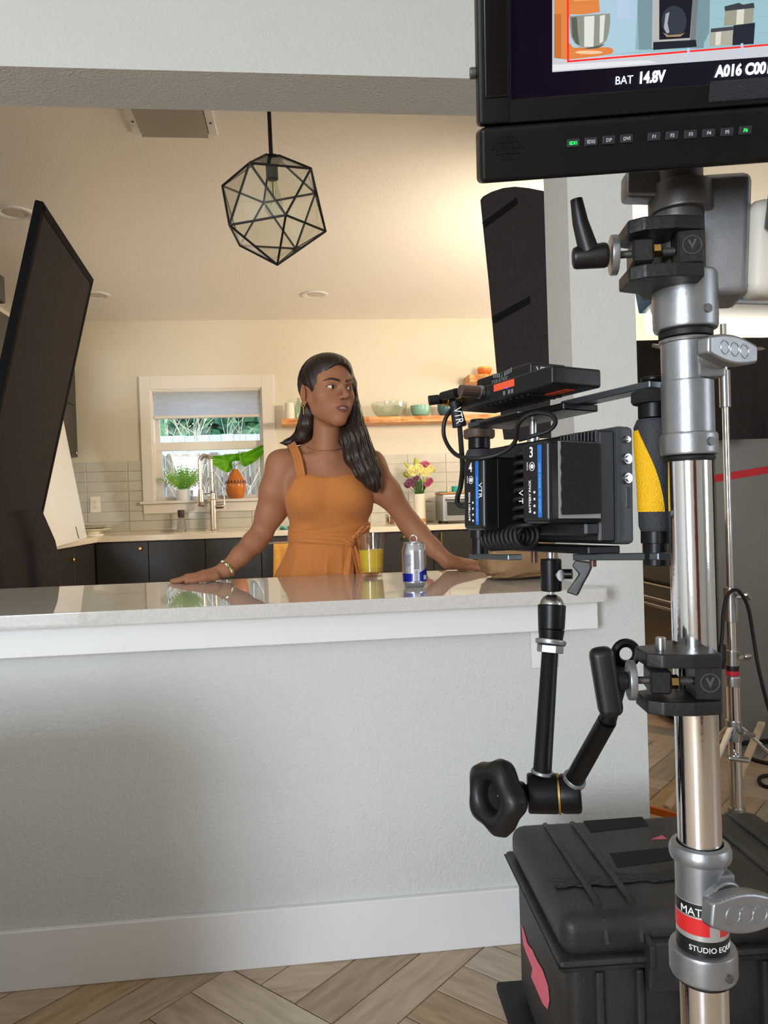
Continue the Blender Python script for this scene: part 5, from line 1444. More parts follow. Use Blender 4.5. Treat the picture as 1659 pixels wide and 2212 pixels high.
# batteries
M_bat = mat('battery_black', (22, 22, 25), .32); M_bblue = mat('battery_blue', (20, 110, 200), .4)
def battery(x0, y0, lab, mark, velcro):
    B_ = RF @ Matrix.Translation((x0, y0, 0))
    t = thing('battery_pack', lab, 'battery', B_ @ Vector((.019, -.035, -.03)), 'rechargeable battery packs on the recorder')
    MB(B_).bx(0, .038, -.035, .035, -.0585, 0, .0045, 3).build('case', M_bat, t)
    MB(B_).bx(.0245, .0295, -.030, .031, -.0002, .0004, .0001, 1).build('blue_stripe', M_bblue, t, smooth=0)
    R90 = Matrix.Rotation(pi/2, 4, 'Z')
    q = MB(); text_mesh('BATTERY PACK', .0040, B_ @ Matrix.Translation((.0145, -.026, .0004)) @ R90, q, thick=.0001, bold=.0001)
    text_mesh('CHECK', .0022, B_ @ Matrix.Translation((.0105, .0105, .0004)) @ R90, q, thick=.0001)
    q.build('lettering', M_paper, t, smooth=0)
    q = MB(); text_mesh('Lithium ion battery pack', .0042, B_ @ Matrix.Translation((.0285, -.026, .0006)) @ R90, q, thick=.0001); q.build('stripe_lettering', mat('pale_blue_print', (130, 190, 240), .5), t, smooth=0)
    q = MB(B_); q.torus((.0165, .0135, .0004), (0, 0, 1), .0036, .0003, 20, 5); q.cyl((.0165, .0135, 0), (.0165, .0135, .0006), .0020, n=16)
    for i in range(4): q.cyl((.0195, -.026+i*.0058, 0), (.0195, -.026+i*.0058, .0006), .0011, n=10)
    q.build('indicator_dots', M_paper, t)
    q = MB(); text_mesh(mark, .0125, B_ @ Matrix.Translation((.0125, .0215, .0004)), q, thick=.0001, bold=.0002); q.build('hand_mark', M_paper, t, smooth=0)
    q = MB(); text_mesh('VTR' if not velcro else 'V T', .009, B_ @ Matrix.Translation((.0365 if not velcro else .003, .010 if not velcro else -.006, .0005)) @ Matrix.Rotation(-pi/2, 4, 'Z') @ Matrix.Translation((0, -.006, 0)), q, thick=.0001, sx=.9)
    q.build('hand_writing', M_paper, t, smooth=0)
    if velcro:
        MB(B_).bx(.0378, .0384, -.031, .0335, -.0545, -.0105, .0002, 1).build('pale_tape', mat('pale_grey_tape', (150, 152, 150), .6), t, smooth=0)
        vv = MB(B_); n_ = 14
        out = [(-.013-.0006*sin(i*2.3), .033-.061*i/n_) for i in range(n_+1)]+[(-.053+.0005*sin(i*3.1), -.027+.060*i/n_) for i in range(n_+1)]
        vv.prism([(z_, y_) for z_, y_ in out], .0018, Matrix(((0, 0, 1, .0383), (0, 1, 0, 0), (1, 0, 0, 0), (0, 0, 0, 1))))
        vv.build('hook_patch', mat('fuzzy_black', (28, 28, 28), .95, bump=1.0, bscale=1500, c2=(52, 52, 52), vscale=900), t, smooth=0)
    else:
        MB(B_).bx(.0376, .0383, -.033, .033, -.056, -.016, .0002, 1).build('side_label', mat('battery_side', (10, 10, 11), .5), t, smooth=0)
battery(-.100, -.006, 'black battery pack marked 4 on the left of the recorder', '4', False)
battery(0, 0, 'black battery pack marked 3 with a fuzzy patch', '3', True)
# transmitter box on top
tx = thing('wireless_transmitter', 'flat black wireless video box on top of the rig', 'transmitter', RF @ Vector((-.056, .081, -.04)))
rb(-.141, .028, .083, .0995, -.066, -.013, .0025, 3).build('body', M_black, tx)
rb(-.112, -.018, .0995, .112, -.064, -.024, .0025, 3).build('upper_body', M_black, tx)
for i in range(9): rb(-.095+i*.009, -.0915+i*.009, .0815, .083, -.060, -.022, .0004).build('cooling_fin', M_rec, tx)
q = MB(); text_mesh('TERADEK', .0075, RF @ Matrix.Translation((-.083, .1002, -.0238)), q, thick=.0001, sx=.9)
for s_ in (-1, 1):
    for i in range(4):
        q.add([(s_*(.003+i*.0035), .0002*i, 0), (s_*(.0055+i*.0035), .0008*i, 0), (s_*(.0060+i*.0035), .004+.0006*i, 0), (s_*(.0042+i*.0035), .0042+.0006*i, 0)], [(0, 1, 2, 3)], RF @ Matrix.Translation((-.064, .1062, -.0237)))
q.build('lettering', mat('grey_logo', (120, 126, 128), .4), tx, smooth=0)
q = MB(RF); q.add([(-.0648, .1055, -.0236), (-.0632, .1055, -.0236), (-.064, .1118, -.0236)], [(0, 1, 2)]); q.build('green_mark', mat('logo_green', (60, 150, 90), .4), tx, smooth=0)
q = MB(); text_mesh('VTR', .010, RF @ Matrix.Translation((-.0178, .1010, -.030)) @ Matrix.Rotation(pi/2, 4, 'Y'), q, thick=.0001); q.build('hand_writing', M_paper, tx, smooth=0)
rb(-.062, -.028, .0905, .0972, -.0132, -.0126, .0001).build('orange_tape', mat('orange_tape', (232, 88, 52), .6), tx, smooth=0)
rb(-.030, .012, .0826, .0831, -.050, -.040, .0001).build('orange_tape', mat('orange_tape', (232, 88, 52), .6), tx, smooth=0)
for i, (x, yy) in enumerate(((-.046, .0865), (-.038, .0865), (-.033, .0865))): rb(x, x+.003, yy-.002, yy+.002, -.0132, -.0124, .0002).build('switch', mat('switch_grey', (110, 112, 118), .5), tx)
MB(RF).cyl((-.040, .0905, -.0130), (-.040, .0905, -.0122), .0008, n=8).build('status_light', mat('blue_led', (40, 50, 220), .4, emit=(50, 60, 255), estr=2.0), tx)
MB(RF).cyl((-.126, .0915, -.013), (-.126, .0915, .004), .0068, n=20, bev=.001).cyl((-.126, .0915, .004), (-.126, .0915, .010), .0056, n=20).build('coax_socket', M_brass, tx)
MB(RF).cyl((-.083, .0935, -.013), (-.083, .0935, -.008), .0065, n=20, bev=.001).build('power_socket', M_steel, tx)
# handle cage
cg = thing('handle_cage', 'black twin handle cage around the recorder with yellow grips', 'camera cage', RF @ Vector((-.05, -.066, -.075)))
M_bar = mat('grey_anodised_bar', (92, 98, 102), .35, metal=.7)
rb(-.150, -.005, .068, .0745, -.090, -.050, .001).build('top_plate', M_blackm, cg)
F_ = RF
def bar(a, b_, w_, h_, nm, m=M_bar):
    a, b_ = Vector(a), Vector(b_); FF = axis_frame(RF @ a, RF @ b_, (RF.to_3x3() @ Vector((0, 1, 0))))
    return MB(FF).box((0, 0, (b_-a).length/2), (w_, h_, (b_-a).length), .0008, 1).build(nm, m, cg)
bar((-.200, .0775, -.075), (-.10, .0775, -.075), .018, .006, 'top_bar'); bar((-.030, .077, -.075), (.085, .077, -.075), .018, .006, 'top_bar')
rb(-.150, .020, -.0625, -.0555, -.092, -.056, .001).build('bottom_plate', M_blackm, cg)
bar((-.200, -.072, -.075), (-.12, -.0705, -.075), .018, .006, 'bottom_bar'); bar((-.015, -.0665, -.075), (.092, -.062, -.075), .018, .006, 'bottom_bar')
M_yel2 = mat('yellow_rubber', (238, 182, 12), .6, bump=.5, bscale=700); M_grip = mat('charcoal_rubber', (44, 47, 52), .65, bump=.3, bscale=500)
for x, sgn in ((.080, 1), (-.190, -1)):
    zc = -.075
    MB(RF).cyl((x, .0805, zc), (x, .0835, zc), .010, n=24, bev=.0008).build('cap_screw', M_blackm, cg)
    MB(RF).lathe([(.0, 0), (.0165, 0), (.0178, .002), (.0178, .009), (.0145, .011), (0, .011)], RF.inverted() @ axis_frame(RF @ Vector((x, .062, zc)), RF @ Vector((x, .09, zc))), 24).build('thumb_wheel', mat('fuzzy_wheel', (30, 30, 30), .9, bump=.8, bscale=900) if sgn > 0 else mat('brown_wheel', (78, 58, 48), .5), cg)
    MB(RF).cyl((x, .050, zc), (x, .062, zc), .0125, n=24, bev=.0006).build('clamp_collar', M_blackm, cg)
    MB(RF).cyl((x, -.052, zc), (x, -.042, zc), .0115, n=24, bev=.0006).build('clamp_collar', M_blackm, cg)
    MB(RF).cyl((x, -.070, zc), (x, -.050, zc), .0095, n=24, bev=.0006).build('post', M_blackm, cg)
    prof = [(0, 0), (.0115, 0), (.0130, .004), (.0135, .03), (.0150, .06), (.0160, .085), (.0135, .091), (0, .092)]
    MB(RF).lathe(prof, RF.inverted() @ axis_frame(RF @ Vector((x, -.042, zc)), RF @ Vector((x, .06, zc))), 28).build('grip', M_grip, cg)
    def yfn(u_, v_):
        t_ = v_; r = np.interp(t_*.092, [q_[1] for q_ in prof[1:-1]], [q_[0] for q_ in prof[1:-1]])+.0006
        a = radians(132-u_*(122-92*t_**1.6))
        return RF @ Vector((x+r*cos(a), -.042+.012+.074*t_, zc+r*sin(a)))
    MB().sheet(yfn, 16, 14, .0008).build('yellow_panel', M_yel2, cg, smooth=60)
MB(RF).cyl((-.058, -.0625, -.074), (-.058, -.0690, -.074), .004, n=14).build('tripod_screw', M_steel, cg)
for x in (-.085, .004): MB(RF).cyl((x, -.0625, -.074), (x, -.0745, -.074), .0032, n=12).build('bolt', mat('brown_bolt', (92, 64, 54), .4, metal=.6), cg)
MB(RF).cyl((-.085, .050, -.074), (-.085, .068, -.074), .0038, n=14).cyl((-.085, .046, -.074), (-.085, .052, -.074), .0062, n=16).build('cold_shoe_post', M_steel, cg)
# ---- cables on the rig
def rc(x, y, z): return RF @ Vector((x, y, z))
cable('video_cable', 'thin black cable looping left of the transmitter and over the recorder', [rc(-.118, .0935, .0135), PD(985, 868, .775), PD(962, 905, .77), PD(960, 945, .77), PD(985, 982, .75), PD(1030, 990, .73), PD(1080, 980, .72), PD(1112, 955, .71), PD(1120, 915, .70), PD(1150, 893, .69), PD(1188, 895, .68), PD(1200, 912, .68), PD(1185, 930, .685), PD(1150, 942, .69), PD(1122, 950, .70)], .0021, cat='cable')
el = MB(); a0 = rc(-.126, .0915, .012)
el.cyl(a0, a0+Vector((-.010, 0, -.001)), .005, n=16); pA, pB = PD(982, 868, .765), PD(993, 922, .765)
el.cyl(pA, pA.lerp(pB, .18), .0055, n=16); el.cyl(pA.lerp(pB, .16), pB, .0052, .0072, 18, .0008)
tag(el.build('cable_boot', M_rubber), 'black cable connector boot with white hand lettering', 'connector')
q = MB(); text_mesh('VTR', .011, frame(pA.lerp(pB, .30)-CF*.0074-CR*.0035, (pB-pA).normalized(), (-CF).cross((pB-pA).normalized()).normalized(), -CF), q, thick=.0002, sx=.8)
lt = q.build('boot_lettering', M_paper, smooth=0); lt.parent = bpy.data.objects['cable_boot']
cable('signal_cable', 'black cable hanging from the lettered connector boot', [pB, PD(996, 960, .765), PD(999, 1010, .77), PD(995, 1050, .78), PD(988, 1075, .78), PD(990, 1090, .775), PD(1004, 1092, .77), PD(1012, 1080, .77)], .0026)
# plug into transmitter
pl_ = MB().cyl(rc(-.083, .0935, -.008), rc(-.083, .0935, .012), .0058, n=18, bev=.0008).build('cable_plug', mat('knurled_plug', (120, 104, 96), .35, metal=.8)); tag(pl_, 'short metal cable plug in the face of the transmitter', 'plug')
pl_ = MB().cyl(rc(-.118, .0935, .013), rc(-.095, .0935, .0085), .0040, .0048, 16, .0008).build('cable_sleeve', M_rubber); tag(pl_, 'black rubber cable sleeve beside the transmitter plug', 'sleeve')
# coiled cord
def helix(p0, p1, R_, turns, r, wob=0):
    ax_ = (p1-p0); F2 = axis_frame(p0, p1); L_ = ax_.length; out = []
    for i in range(turns*12+1):
        a = 2*pi*i/12; out.append(F2 @ Vector((R_*cos(a), R_*sin(a), L_*i/(turns*12))))
    return out
hx1 = helix(rc(-.030, .034, -.030), rc(-.030, -.040, -.028), .0125, 9, .0023)
hx2 = helix(rc(-.030, -.046, -.030), rc(-.106, -.050, -.036), .0110, 9, .0023)
tag(MB().tube(hx1+hx2, .0023, 8).build('coiled_cord', M_rubber, smooth=60), 'coiled black cord bunched between the two battery packs', 'cord')

# ---- articulated arm
am = thing('articulated_arm', 'black two section articulated arm with a large hand knob', 'arm', PD(1195, 1760, .68))
za = .745
soc0, soc1 = PD(1190, 1207, za), PD(1191, 1277, za)
MB().cyl(soc0, soc1, 22.5*za/FPX, n=32, bev=.0015).build('socket', M_blackm, am)
MB().cyl(PD(1209, 1243, za-.010), PD(1212, 1243, za-.0115), .0055, n=20).build('socket_hole', M_steel, am)
hk = MB().cyl(PD(1212, 1240, za-.004), PD(1236, 1240, za-.008), .0048, n=14); hk.build('knob_shaft', M_blackm, am)
Fw = cam_frame(1245, 1247, za-.010, roll=-12, yaw=-20)
MB(Fw).prism([(-.004, .016), (.013, .018), (.011, .006), (.008, -.004), (.005, -.017), (-.006, -.016), (-.001, -.004), (.002, .004), (-.006, .010)], .010, Matrix.Translation((0, 0, -.005)), bev=.0015).build('wing_knob', M_black, am)
MB().cyl(soc1, PD(1192, 1310, za), 7.5*za/FPX, n=20).build('spigot', M_chrome, am)
MB().ball(PD(1192, 1308, za), .0115, 20).build('ball_joint', M_steel, am)
zb0, zb1 = za-.002, za-.012
j0, j1, j2 = PD(1192, 1306, zb0), PD(1191, 1360, zb0-.003), PD(1190, 1382, zb0-.004)
MB().cyl(j1, j0, 28*za/FPX, 30*za/FPX, 32, .0015).cyl(j2, j1, 25*za/FPX, 28*za/FPX, 32).build('ball_housing', M_blackm, am)
j3 = PD(1189, 1393, zb0-.005); j4 = PD(1188, 1410, zb0-.006)
MB().cyl(j3, j2, 32*za/FPX, 33*za/FPX, 32, .0012).build('lock_ring', M_cast, am); MB().cyl(j4, j3, 28*za/FPX, 28*za/FPX, 6, .001).build('hex_nut', M_cast, am)
ze = .685
e0 = PD(1171, 1672, ze)
MB().cyl(e0, j4, 20*ze/FPX, 17.5*za/FPX, 28).build('upper_tube', M_blackm, am)
e1 = PD(1238, 1688, ze-.012); k1 = PD(1312, 1556, .615)
MB().cyl(e1, k1, 20*ze/FPX, 20*.62/FPX, 28).build('lower_tube', M_blackm, am)
MB().cyl(e0, PD(1172, 1664, ze), 25*ze/FPX, 24*ze/FPX, 28, .001).build('sleeve_ring', M_cast, am); MB().cyl(e1, PD(1243, 1680, ze-.014), 25*ze/FPX, 25*ze/FPX, 28, .001).build('sleeve_ring', M_cast, am)
h0, h1, h2 = PD(1139, 1713, ze), PD(1206, 1714, ze-.004), PD(1255, 1714, ze-.008)
MB().cyl(h0, h1, 42*ze/FPX, 42*ze/FPX, 36, .002).build('elbow_housing', M_blackm, am); MB().cyl(h1.lerp(h2, .03), h2, 41*ze/FPX, 41*ze/FPX, 36, .003).build('elbow_housing', M_blackm, am)
MB().cyl(h1.lerp(h0, .02), h1.lerp(h2, .06), 42.5*ze/FPX, n=36).build('bronze_washer', M_brass, am)
s0, s1 = PD(1139, 1713, ze), PD(1122, 1712, ze+.003)
sp_ = helix(s0, s1, 15*ze/FPX, 4, .001); MB().tube(sp_, .0014, 6).build('spring', M_castd, am)
MB().cyl(s0, PD(1095, 1712, ze-.004), .0046, n=16).build('spindle', M_castd, am)
g0, g1 = PD(1130, 1712, ze+.001), PD(1092, 1716, ze-.006)
MB().cyl(g0, g1, 24*ze/FPX, 27*ze/FPX, 28, .001).build('knob_hub', M_black, am)
# five lobed hand wheel
wz = (PD(1040, 1725, ze-.022)-PD(1096, 1715, ze-.006)).normalized()
FW = axis_frame(PD(1092, 1716, ze-.007), PD(1092, 1716, ze-.007)+wz)
def wheel(u_, v_):
    a = 2*pi*u_; lob = 1+.085*cos(5*a+.4)
    prof = [(.010, .002), (.022, .0), (.0290, .003), (.0315, .010), (.0295, .018), (.023, .0225), (.0165, .021), (.0130, .016), (.0120, .010), (.006, .009), (.0005, .009)]
    s__ = v_*(len(prof)-1); i = min(int(s__), len(prof)-2); f__ = s__-i
    r = prof[i][0]*(1-f__)+prof[i+1][0]*f__; z_ = prof[i][1]*(1-f__)+prof[i+1][1]*f__
    k_ = 1+(lob-1)*min(1, r/.028)**3
    return FW @ Vector((r*k_*cos(a), r*k_*sin(a), z_))
MB().sheet(wheel, 60, 20).build('hand_knob', M_black, am, smooth=60)
# stud into the clamp
c0 = PD(1345, 1410, .60)
MB().cyl(k1, PD(1345, 1440, .600), .007, n=16).build('clamp_stud', M_blackm, am)
MB().torus(PD(1352, 1412, .605), CF, .0085, .0035, 24, 8).build('pivot_ring', M_blackm, am)

# ---- hard case on a low dolly
zt_ = .45
cA = PZ(1100, 1776, zt_); cB = PZ(1548, 1750, zt_); cC = PZ(1182, 1975, zt_)
ex = (cB-cA); ex.z = 0; CL = max(.56, ex.length); ex.normalize(); ey = Vector((ex.y, -ex.x, 0))      # towards the viewer
CD = max(.34, abs((cC-cA).dot(ey))+.02)
CFm = frame((cA.x, cA.y, 0), ex, ey, (0, 0, -1))
CFm = Matrix(((ex.x, ey.x, 0, cA.x), (ex.y, ey.y, 0, cA.y), (0, 0, 1, 0), (0, 0, 0, 1)))
cs_ = thing('hard_case', 'scuffed black waterproof equipment case on the floor by the stand', 'equipment case', CFm @ Vector((CL/2, CD/2, .07)))
M_case = mat('scuffed_case_black', (30, 30, 30), .5, c2=(52, 50, 48), vscale=9, bump=.25, bscale=120, detail=8)
zb_c = .082; zl = zt_-.075
MB(CFm).bx(0, CL, 0, CD, zl, zt_, .028, 4).build('lid', M_case, cs_)
MB(CFm).bx(.010, CL-.010, .010, CD-.010, zb_c, zl-.004, .022, 3).build('base', M_case, cs_)
MB(CFm).bx(-.010, CL+.010, -.010, CD+.010, zl-.014, zl+.010, .009, 2).build('rim', M_case, cs_)
MB(CFm).bx(-.0115, CL+.0115, -.0115, CD+.0115, zl-.0022, zl-.0002).build('lid_seam', M_black, cs_, smooth=0)
for x in (.075, .135, CL-.135, CL-.075):
    MB(CFm).tube([(x, .02, zt_-.004), (x, .05, zt_+.002), (x, CD-.05, zt_+.002), (x, CD-.012, zt_-.012), (x, CD+.002, zt_-.045)], .007, 8).build('lid_rib', M_case, cs_)
for x in (.06, .13, .21, CL-.21, CL-.13, CL-.06): MB(CFm).bx(x-.007, x+.007, CD-.012, CD+.006, zb_c+.01, zl-.016, .005, 2).build('base_rib', M_case, cs_)
for x in (.17, CL-.17):
    lt_ = MB(CFm).bx(x-.032, x+.032, CD-.002, CD+.020, zl-.050, zl+.036, .006, 2).build('latch', M_case, cs_)
    for dx in (-.026, .026): MB(CFm).prism([(0, 0), (.030, -.012), (.030, -.050), (0, -.062)], .010, Matrix.Translation((x+dx-.005, CD-.004, zl+.045)) @ Matrix(((0, 0, 1, 0), (1, 0, 0, 0), (0, 1, 0, 0), (0, 0, 0, 1))), bev=.002).build('latch_guard', M_case, lt_)
M_hook = mat('black_hook_tape', (17, 17, 17), .9, bump=.6, bscale=700)
def on_lid(pts, m, nm, zz=.0012):
    b = MB(); v = [PZ(a, b_, zt_+zz) for a, b_ in pts]
    b.add(v+[p-Vector((0, 0, .001)) for p in v], [tuple(range(len(v)))]+[(i, i+len(v), (i+1) % len(v)+len(v), (i+1) % len(v)) for i in range(len(v))])
    return b.build(nm, m, cs_, smooth=0)
on_lid([(1260, 1773), (1387, 1764), (1401, 1783), (1276, 1797)], M_hook, 'hook_strip'); on_lid([(1317, 1843), (1470, 1828), (1485, 1852), (1334, 1873)], M_hook, 'hook_strip')
on_lid([(1408, 1812), (1430, 1804), (1440, 1811)], mat('pink_scrap', (206, 96, 110), .7), 'pink_scrap')
r_ = random.Random(5); rg = []
for i in range(13): rg.append((1190+i*22, 1897-i*1.2+r_.uniform(-9, 2)))
for i in range(12, -1, -1): rg.append((1196+i*22, 1916-i*1.4+r_.uniform(-2, 6)))
on_lid(rg, mat('torn_black_tape', (12, 12, 12), .5, bump=1.0, bscale=90), 'torn_tape', .003)
# pink tape residue on the left end
def on_end(pts, m, nm):
    v = []
    for a, b_ in pts:
        o_ = CFm.inverted() @ CAM; d_ = CFm.inverted().to_3x3() @ ray(a, b_); t_ = (.0085-o_.x)/d_.x; v.append(CFm @ (o_+d_*t_))
    b = MB(); b.add(v+[p+ex*.002 for p in v], [tuple(range(len(v)))]); return b.build(nm, m, cs_, smooth=0)
on_end([(1126, 1995), (1132, 2012), (1140, 2040), (1150, 2052), (1160, 2075), (1172, 2095), (1184, 2130), (1187, 2160), (1183, 2181), (1172, 2168), (1160, 2140), (1147, 2110), (1150, 2092), (1138, 2062), (1130, 2040)], mat('pink_tape', (232, 112, 128), .7, bump=.8, bscale=60), 'pink_tape')
dl = thing('equipment_dolly', 'low black wheeled dolly board under the equipment case', 'dolly', CFm @ Vector((CL/2, CD/2, 0)))
MB(CFm).bx(-.035, CL+.03, -.03, CD+.16, .060, .0815, .006, 2).build('deck', mat('dolly_black', (22, 22, 22), .6), dl)
for x in (.03, CL-.03):
    for y in (.03, CD+.10): MB(CFm).cyl((x-.012, y, .028), (x+.012, y, .028), .028, n=18).build('wheel', M_rubber, dl)

# ------------------------------------------------------------------ unseen cart added past the left edge to cast shade on the half wall
ec = thing('added_shade_cart', 'black upright cart added left of the picture to shade the half wall', 'cart', (-.99, 1.06, 0))
M_cart = mat('cart_black', (24, 24, 25), .5)
for z in (.12, .48, .80): MB().bx(-1.33, -.67, .81, 1.28, z, z+.022, .004, 1).build('shelf', M_cart, ec)
for x in (-1.315, -.685):
    for y in (.825, 1.265): MB().bx(x-.012, x+.012, y-.012, y+.012, .09, .86, .002, 1).build('post', M_cart, ec)
MB().bx(-1.31, -.69, .86, 1.24, .1425, .455, .02, 2).build('lower_case', M_cart, ec)
MB().bx(-1.29, -.70, .86, 1.23, .5025, .775, .02, 2).build('upper_case', M_cart, ec)
for x in (-1.28, -.72):
    for y in (.85, 1.24): MB().cyl((x-.012, y, .045), (x+.012, y, .045), .045, n=18).build('wheel', M_rubber, ec)

# ------------------------------------------------------------------ the woman
# signed-distance modelling: primitives blended smoothly, meshed with surface nets
def q3(px, py, Y): return np.array(P(px, py, Y)[:])
class Prims:
    def __init__(s): s.l = []
    def add(s, fn, lo, hi, k, op='u'): s.l.append((fn, np.array(lo), np.array(hi), k, op)); return s
    def cone(s, a, b, ra, rb, k=.012, op='u', sc=(1, 1, 1)):
        a = np.array(a, float); b = np.array(b, float); ba = b-a; L2 = ba@ba; r = max(ra, rb)
        def fn(X, Y, Z):
            x, y, z = X-a[0], Y-a[1], Z-a[2]
            t = np.clip((x*ba[0]+y*ba[1]+z*ba[2])/L2, 0, 1)
            return np.sqrt((x-t*ba[0])**2+(y-t*ba[1])**2+(z-t*ba[2])**2)-(ra+t*(rb-ra))
        return s.add(fn, np.minimum(a, b)-r, np.maximum(a, b)+r, k, op)
    def ell(s, c, r, k=.012, op='u', R=None):
        c = np.array(c, float); r = np.array(r, float); m = r.max()
        Ri = None if R is None else np.array(R).T
        def fn(X, Y, Z):
            x, y, z = X-c[0], Y-c[1], Z-c[2]
            if Ri is not None:
                x, y, z = (Ri[0, 0]*x+Ri[0, 1]*y+Ri[0, 2]*z), (Ri[1, 0]*x+Ri[1, 1]*y+Ri[1, 2]*z), (Ri[2, 0]*x+Ri[2, 1]*y+Ri[2, 2]*z)
            k0 = np.sqrt((x/r[0])**2+(y/r[1])**2+(z/r[2])**2)
            k1 = np.sqrt((x/r[0]**2)**2+(y/r[1]**2)**2+(z/r[2]**2)**2)+1e-9
            return k0*(k0-1)/k1
        return s.add(fn, c-m, c+m, k, op)
    def chain(s, pts, rs, k=.012):
        for i in range(len(pts)-1): s.cone(pts[i], pts[i+1], rs[i], rs[i+1], k)
        return s
    def loft(s, rows, k=.012, grow=0.0, zmin=None, cut=None, wave=None):
        """rows of (z, cx, cy, half width, half depth)"""
        rows = sorted(rows); zs = np.array([r[0] for r in rows]); A = np.array(rows)
        z0, z1 = zs[0], zs[-1]
        mx = A[:, 3].max()+grow+.02; my = A[:, 4].max()+grow+.02
        lo = (A[:, 1].min()-mx, A[:, 2].min()-my, z0-.03); hi = (A[:, 1].max()+mx, A[:, 2].max()+my, z1+.03)
        def fn(X, Y, Z):
            zc = np.clip(Z, z0, z1); zf = zc.ravel()
            # smooth (catmull style) interpolation through a fine table
            tz = np.linspace(z0, z1, 200); tab = [np.interp(tz, zs, A[:, j]) for j in (1, 2, 3, 4)]
            ker = np.ones(13)/13
            tab = [np.convolve(np.pad(t, 6, 'edge'), ker, 'valid') for t in tab]
            cx_, cy_, a_, b_ = [np.interp(zf, tz, t).reshape(zc.shape) for t in tab]
            a_ = a_+grow; b_ = b_+grow
            dx = X-cx_; dy = Y-cy_
            k0 = (np.abs(dx/a_)**2.3+np.abs(dy/b_)**2.3)**(1/2.3)
            d = (k0-1)*np.minimum(a_, b_)
            if wave is not None: d = d+wave(X, Y, Z, dx, dy)
            d = np.maximum(d, np.maximum(z0-Z, Z-z1))
            if cut is not None: d = np.maximum(d, cut(X, Y, Z))
            return d
        return s.add(fn, lo, hi, k)
    def mesh(s, lo, hi, h):
        lo = np.array(lo, float); hi = np.array(hi, float)
        n = np.ceil((hi-lo)/h).astype(int)+1
        ax = [lo[i]+h*np.arange(n[i]) for i in range(3)]
        F = np.full(n, .08, np.float32)
        for fn, a, b, k, op in s.l:
            m = k+3*h if op == 'u' else k+2*h
            i0 = np.maximum(0, np.floor((a-m-lo)/h).astype(int)); i1 = np.minimum(n, np.ceil((b+m-lo)/h).astype(int)+1)
            if (i1 <= i0).any(): continue
            sl = tuple(slice(i0[j], i1[j]) for j in range(3))
            X = ax[0][sl[0]][:, None, None]; Y = ax[1][sl[1]][None, :, None]; Z = ax[2][sl[2]][None, None, :]
            d = fn(X, Y, Z).astype(np.float32); f0 = F[sl]
            if op == 'u':
                hh = np.maximum(k-np.abs(f0-d), 0)/max(k, 1e-6); F[sl] = np.minimum(f0, d)-hh*hh*k*.25
            else:
                d = -d; hh = np.maximum(k-np.abs(f0-d), 0)/max(k, 1e-6); F[sl] = np.maximum(f0, d)+hh*hh*k*.25
        return surface_nets(F, ax)

def surface_nets(F, ax):
    S = F < 0
    c = [S[i:S.shape[0]-1+i, j:S.shape[1]-1+j, k:S.shape[2]-1+k] for i in (0, 1) for j in (0, 1) for k in (0, 1)]
    anyv = c[0].copy(); allv = c[0].copy()
    for q in c[1:]: anyv |= q; allv &= q
    act = np.argwhere(anyv & ~allv)
    idx = np.full(anyv.shape, -1, np.int32); idx[tuple(act.T)] = np.arange(len(act))
    corners = np.array([(i, j, k) for i in (0, 1) for j in (0, 1) for k in (0, 1)])
    vals = np.stack([F[tuple((act+co).T)] for co in corners], 1)
    acc = np.zeros((len(act), 3)); num = np.zeros(len(act))
    for a in range(8):
        for b in range(a+1, 8):
            if np.abs(corners[a]-corners[b]).sum() != 1: continue
            va, vb = vals[:, a], vals[:, b]; m = (va < 0) != (vb < 0)
            t = np.where(m, va/np.where(m, va-vb, 1), 0)
            acc += np.where(m[:, None], corners[a]+t[:, None]*(corners[b]-corners[a]), 0); num += m
    pos = act+acc/np.maximum(num, 1)[:, None]
    V = np.stack([ax[i][0]+pos[:, i]*(ax[i][1]-ax[i][0]) for i in range(3)], 1)
    faces = []
    for d in range(3):
        o = [0, 1, 2]; o.remove(d); u, w = o
        A_ = np.take(S, range(S.shape[d]-1), d); B_ = np.take(S, range(1, S.shape[d]), d)
        e = np.argwhere(A_ != B_)
        e = e[(e[:, u] > 0) & (e[:, w] > 0) & (e[:, u] < S.shape[u]-1) & (e[:, w] < S.shape[w]-1)]
        if not len(e): continue
        def cell(du, dw):
            q = e.copy(); q[:, u] += du; q[:, w] += dw; return idx[tuple(q.T)]
        quad = np.stack([cell(-1, -1), cell(0, -1), cell(0, 0), cell(-1, 0)], 1)
        fl = A_[tuple(e.T)]
        if d == 1: fl = ~fl
        quad[~fl] = quad[~fl][:, ::-1]
        faces.append(quad[(quad >= 0).all(1)])
    return V, np.concatenate(faces)

def np_mesh(name, parts, material, parent, smooth=True, relax=0):
    V = []; Fc = []; k = 0
    for v, f_ in parts: V.append(v); Fc.append(f_+k); k += len(v)
    V = np.concatenate(V); Fc = np.concatenate(Fc)
    for it in range(relax):
        acc = np.zeros_like(V); cn_ = np.zeros(len(V))
        for a in range(4):
            b = (a+1) % 4
            np.add.at(acc, Fc[:, a], V[Fc[:, b]]); np.add.at(cn_, Fc[:, a], 1); np.add.at(acc, Fc[:, b], V[Fc[:, a]]); np.add.at(cn_, Fc[:, b], 1)
        V = V*.5+.5*acc/np.maximum(cn_, 1)[:, None]
    me = bpy.data.meshes.new(name); me.from_pydata(V.tolist(), [], Fc.tolist()); me.update()
    if smooth: me.shade_smooth()
    me.materials.append(material)
    return link(name, me, parent), V

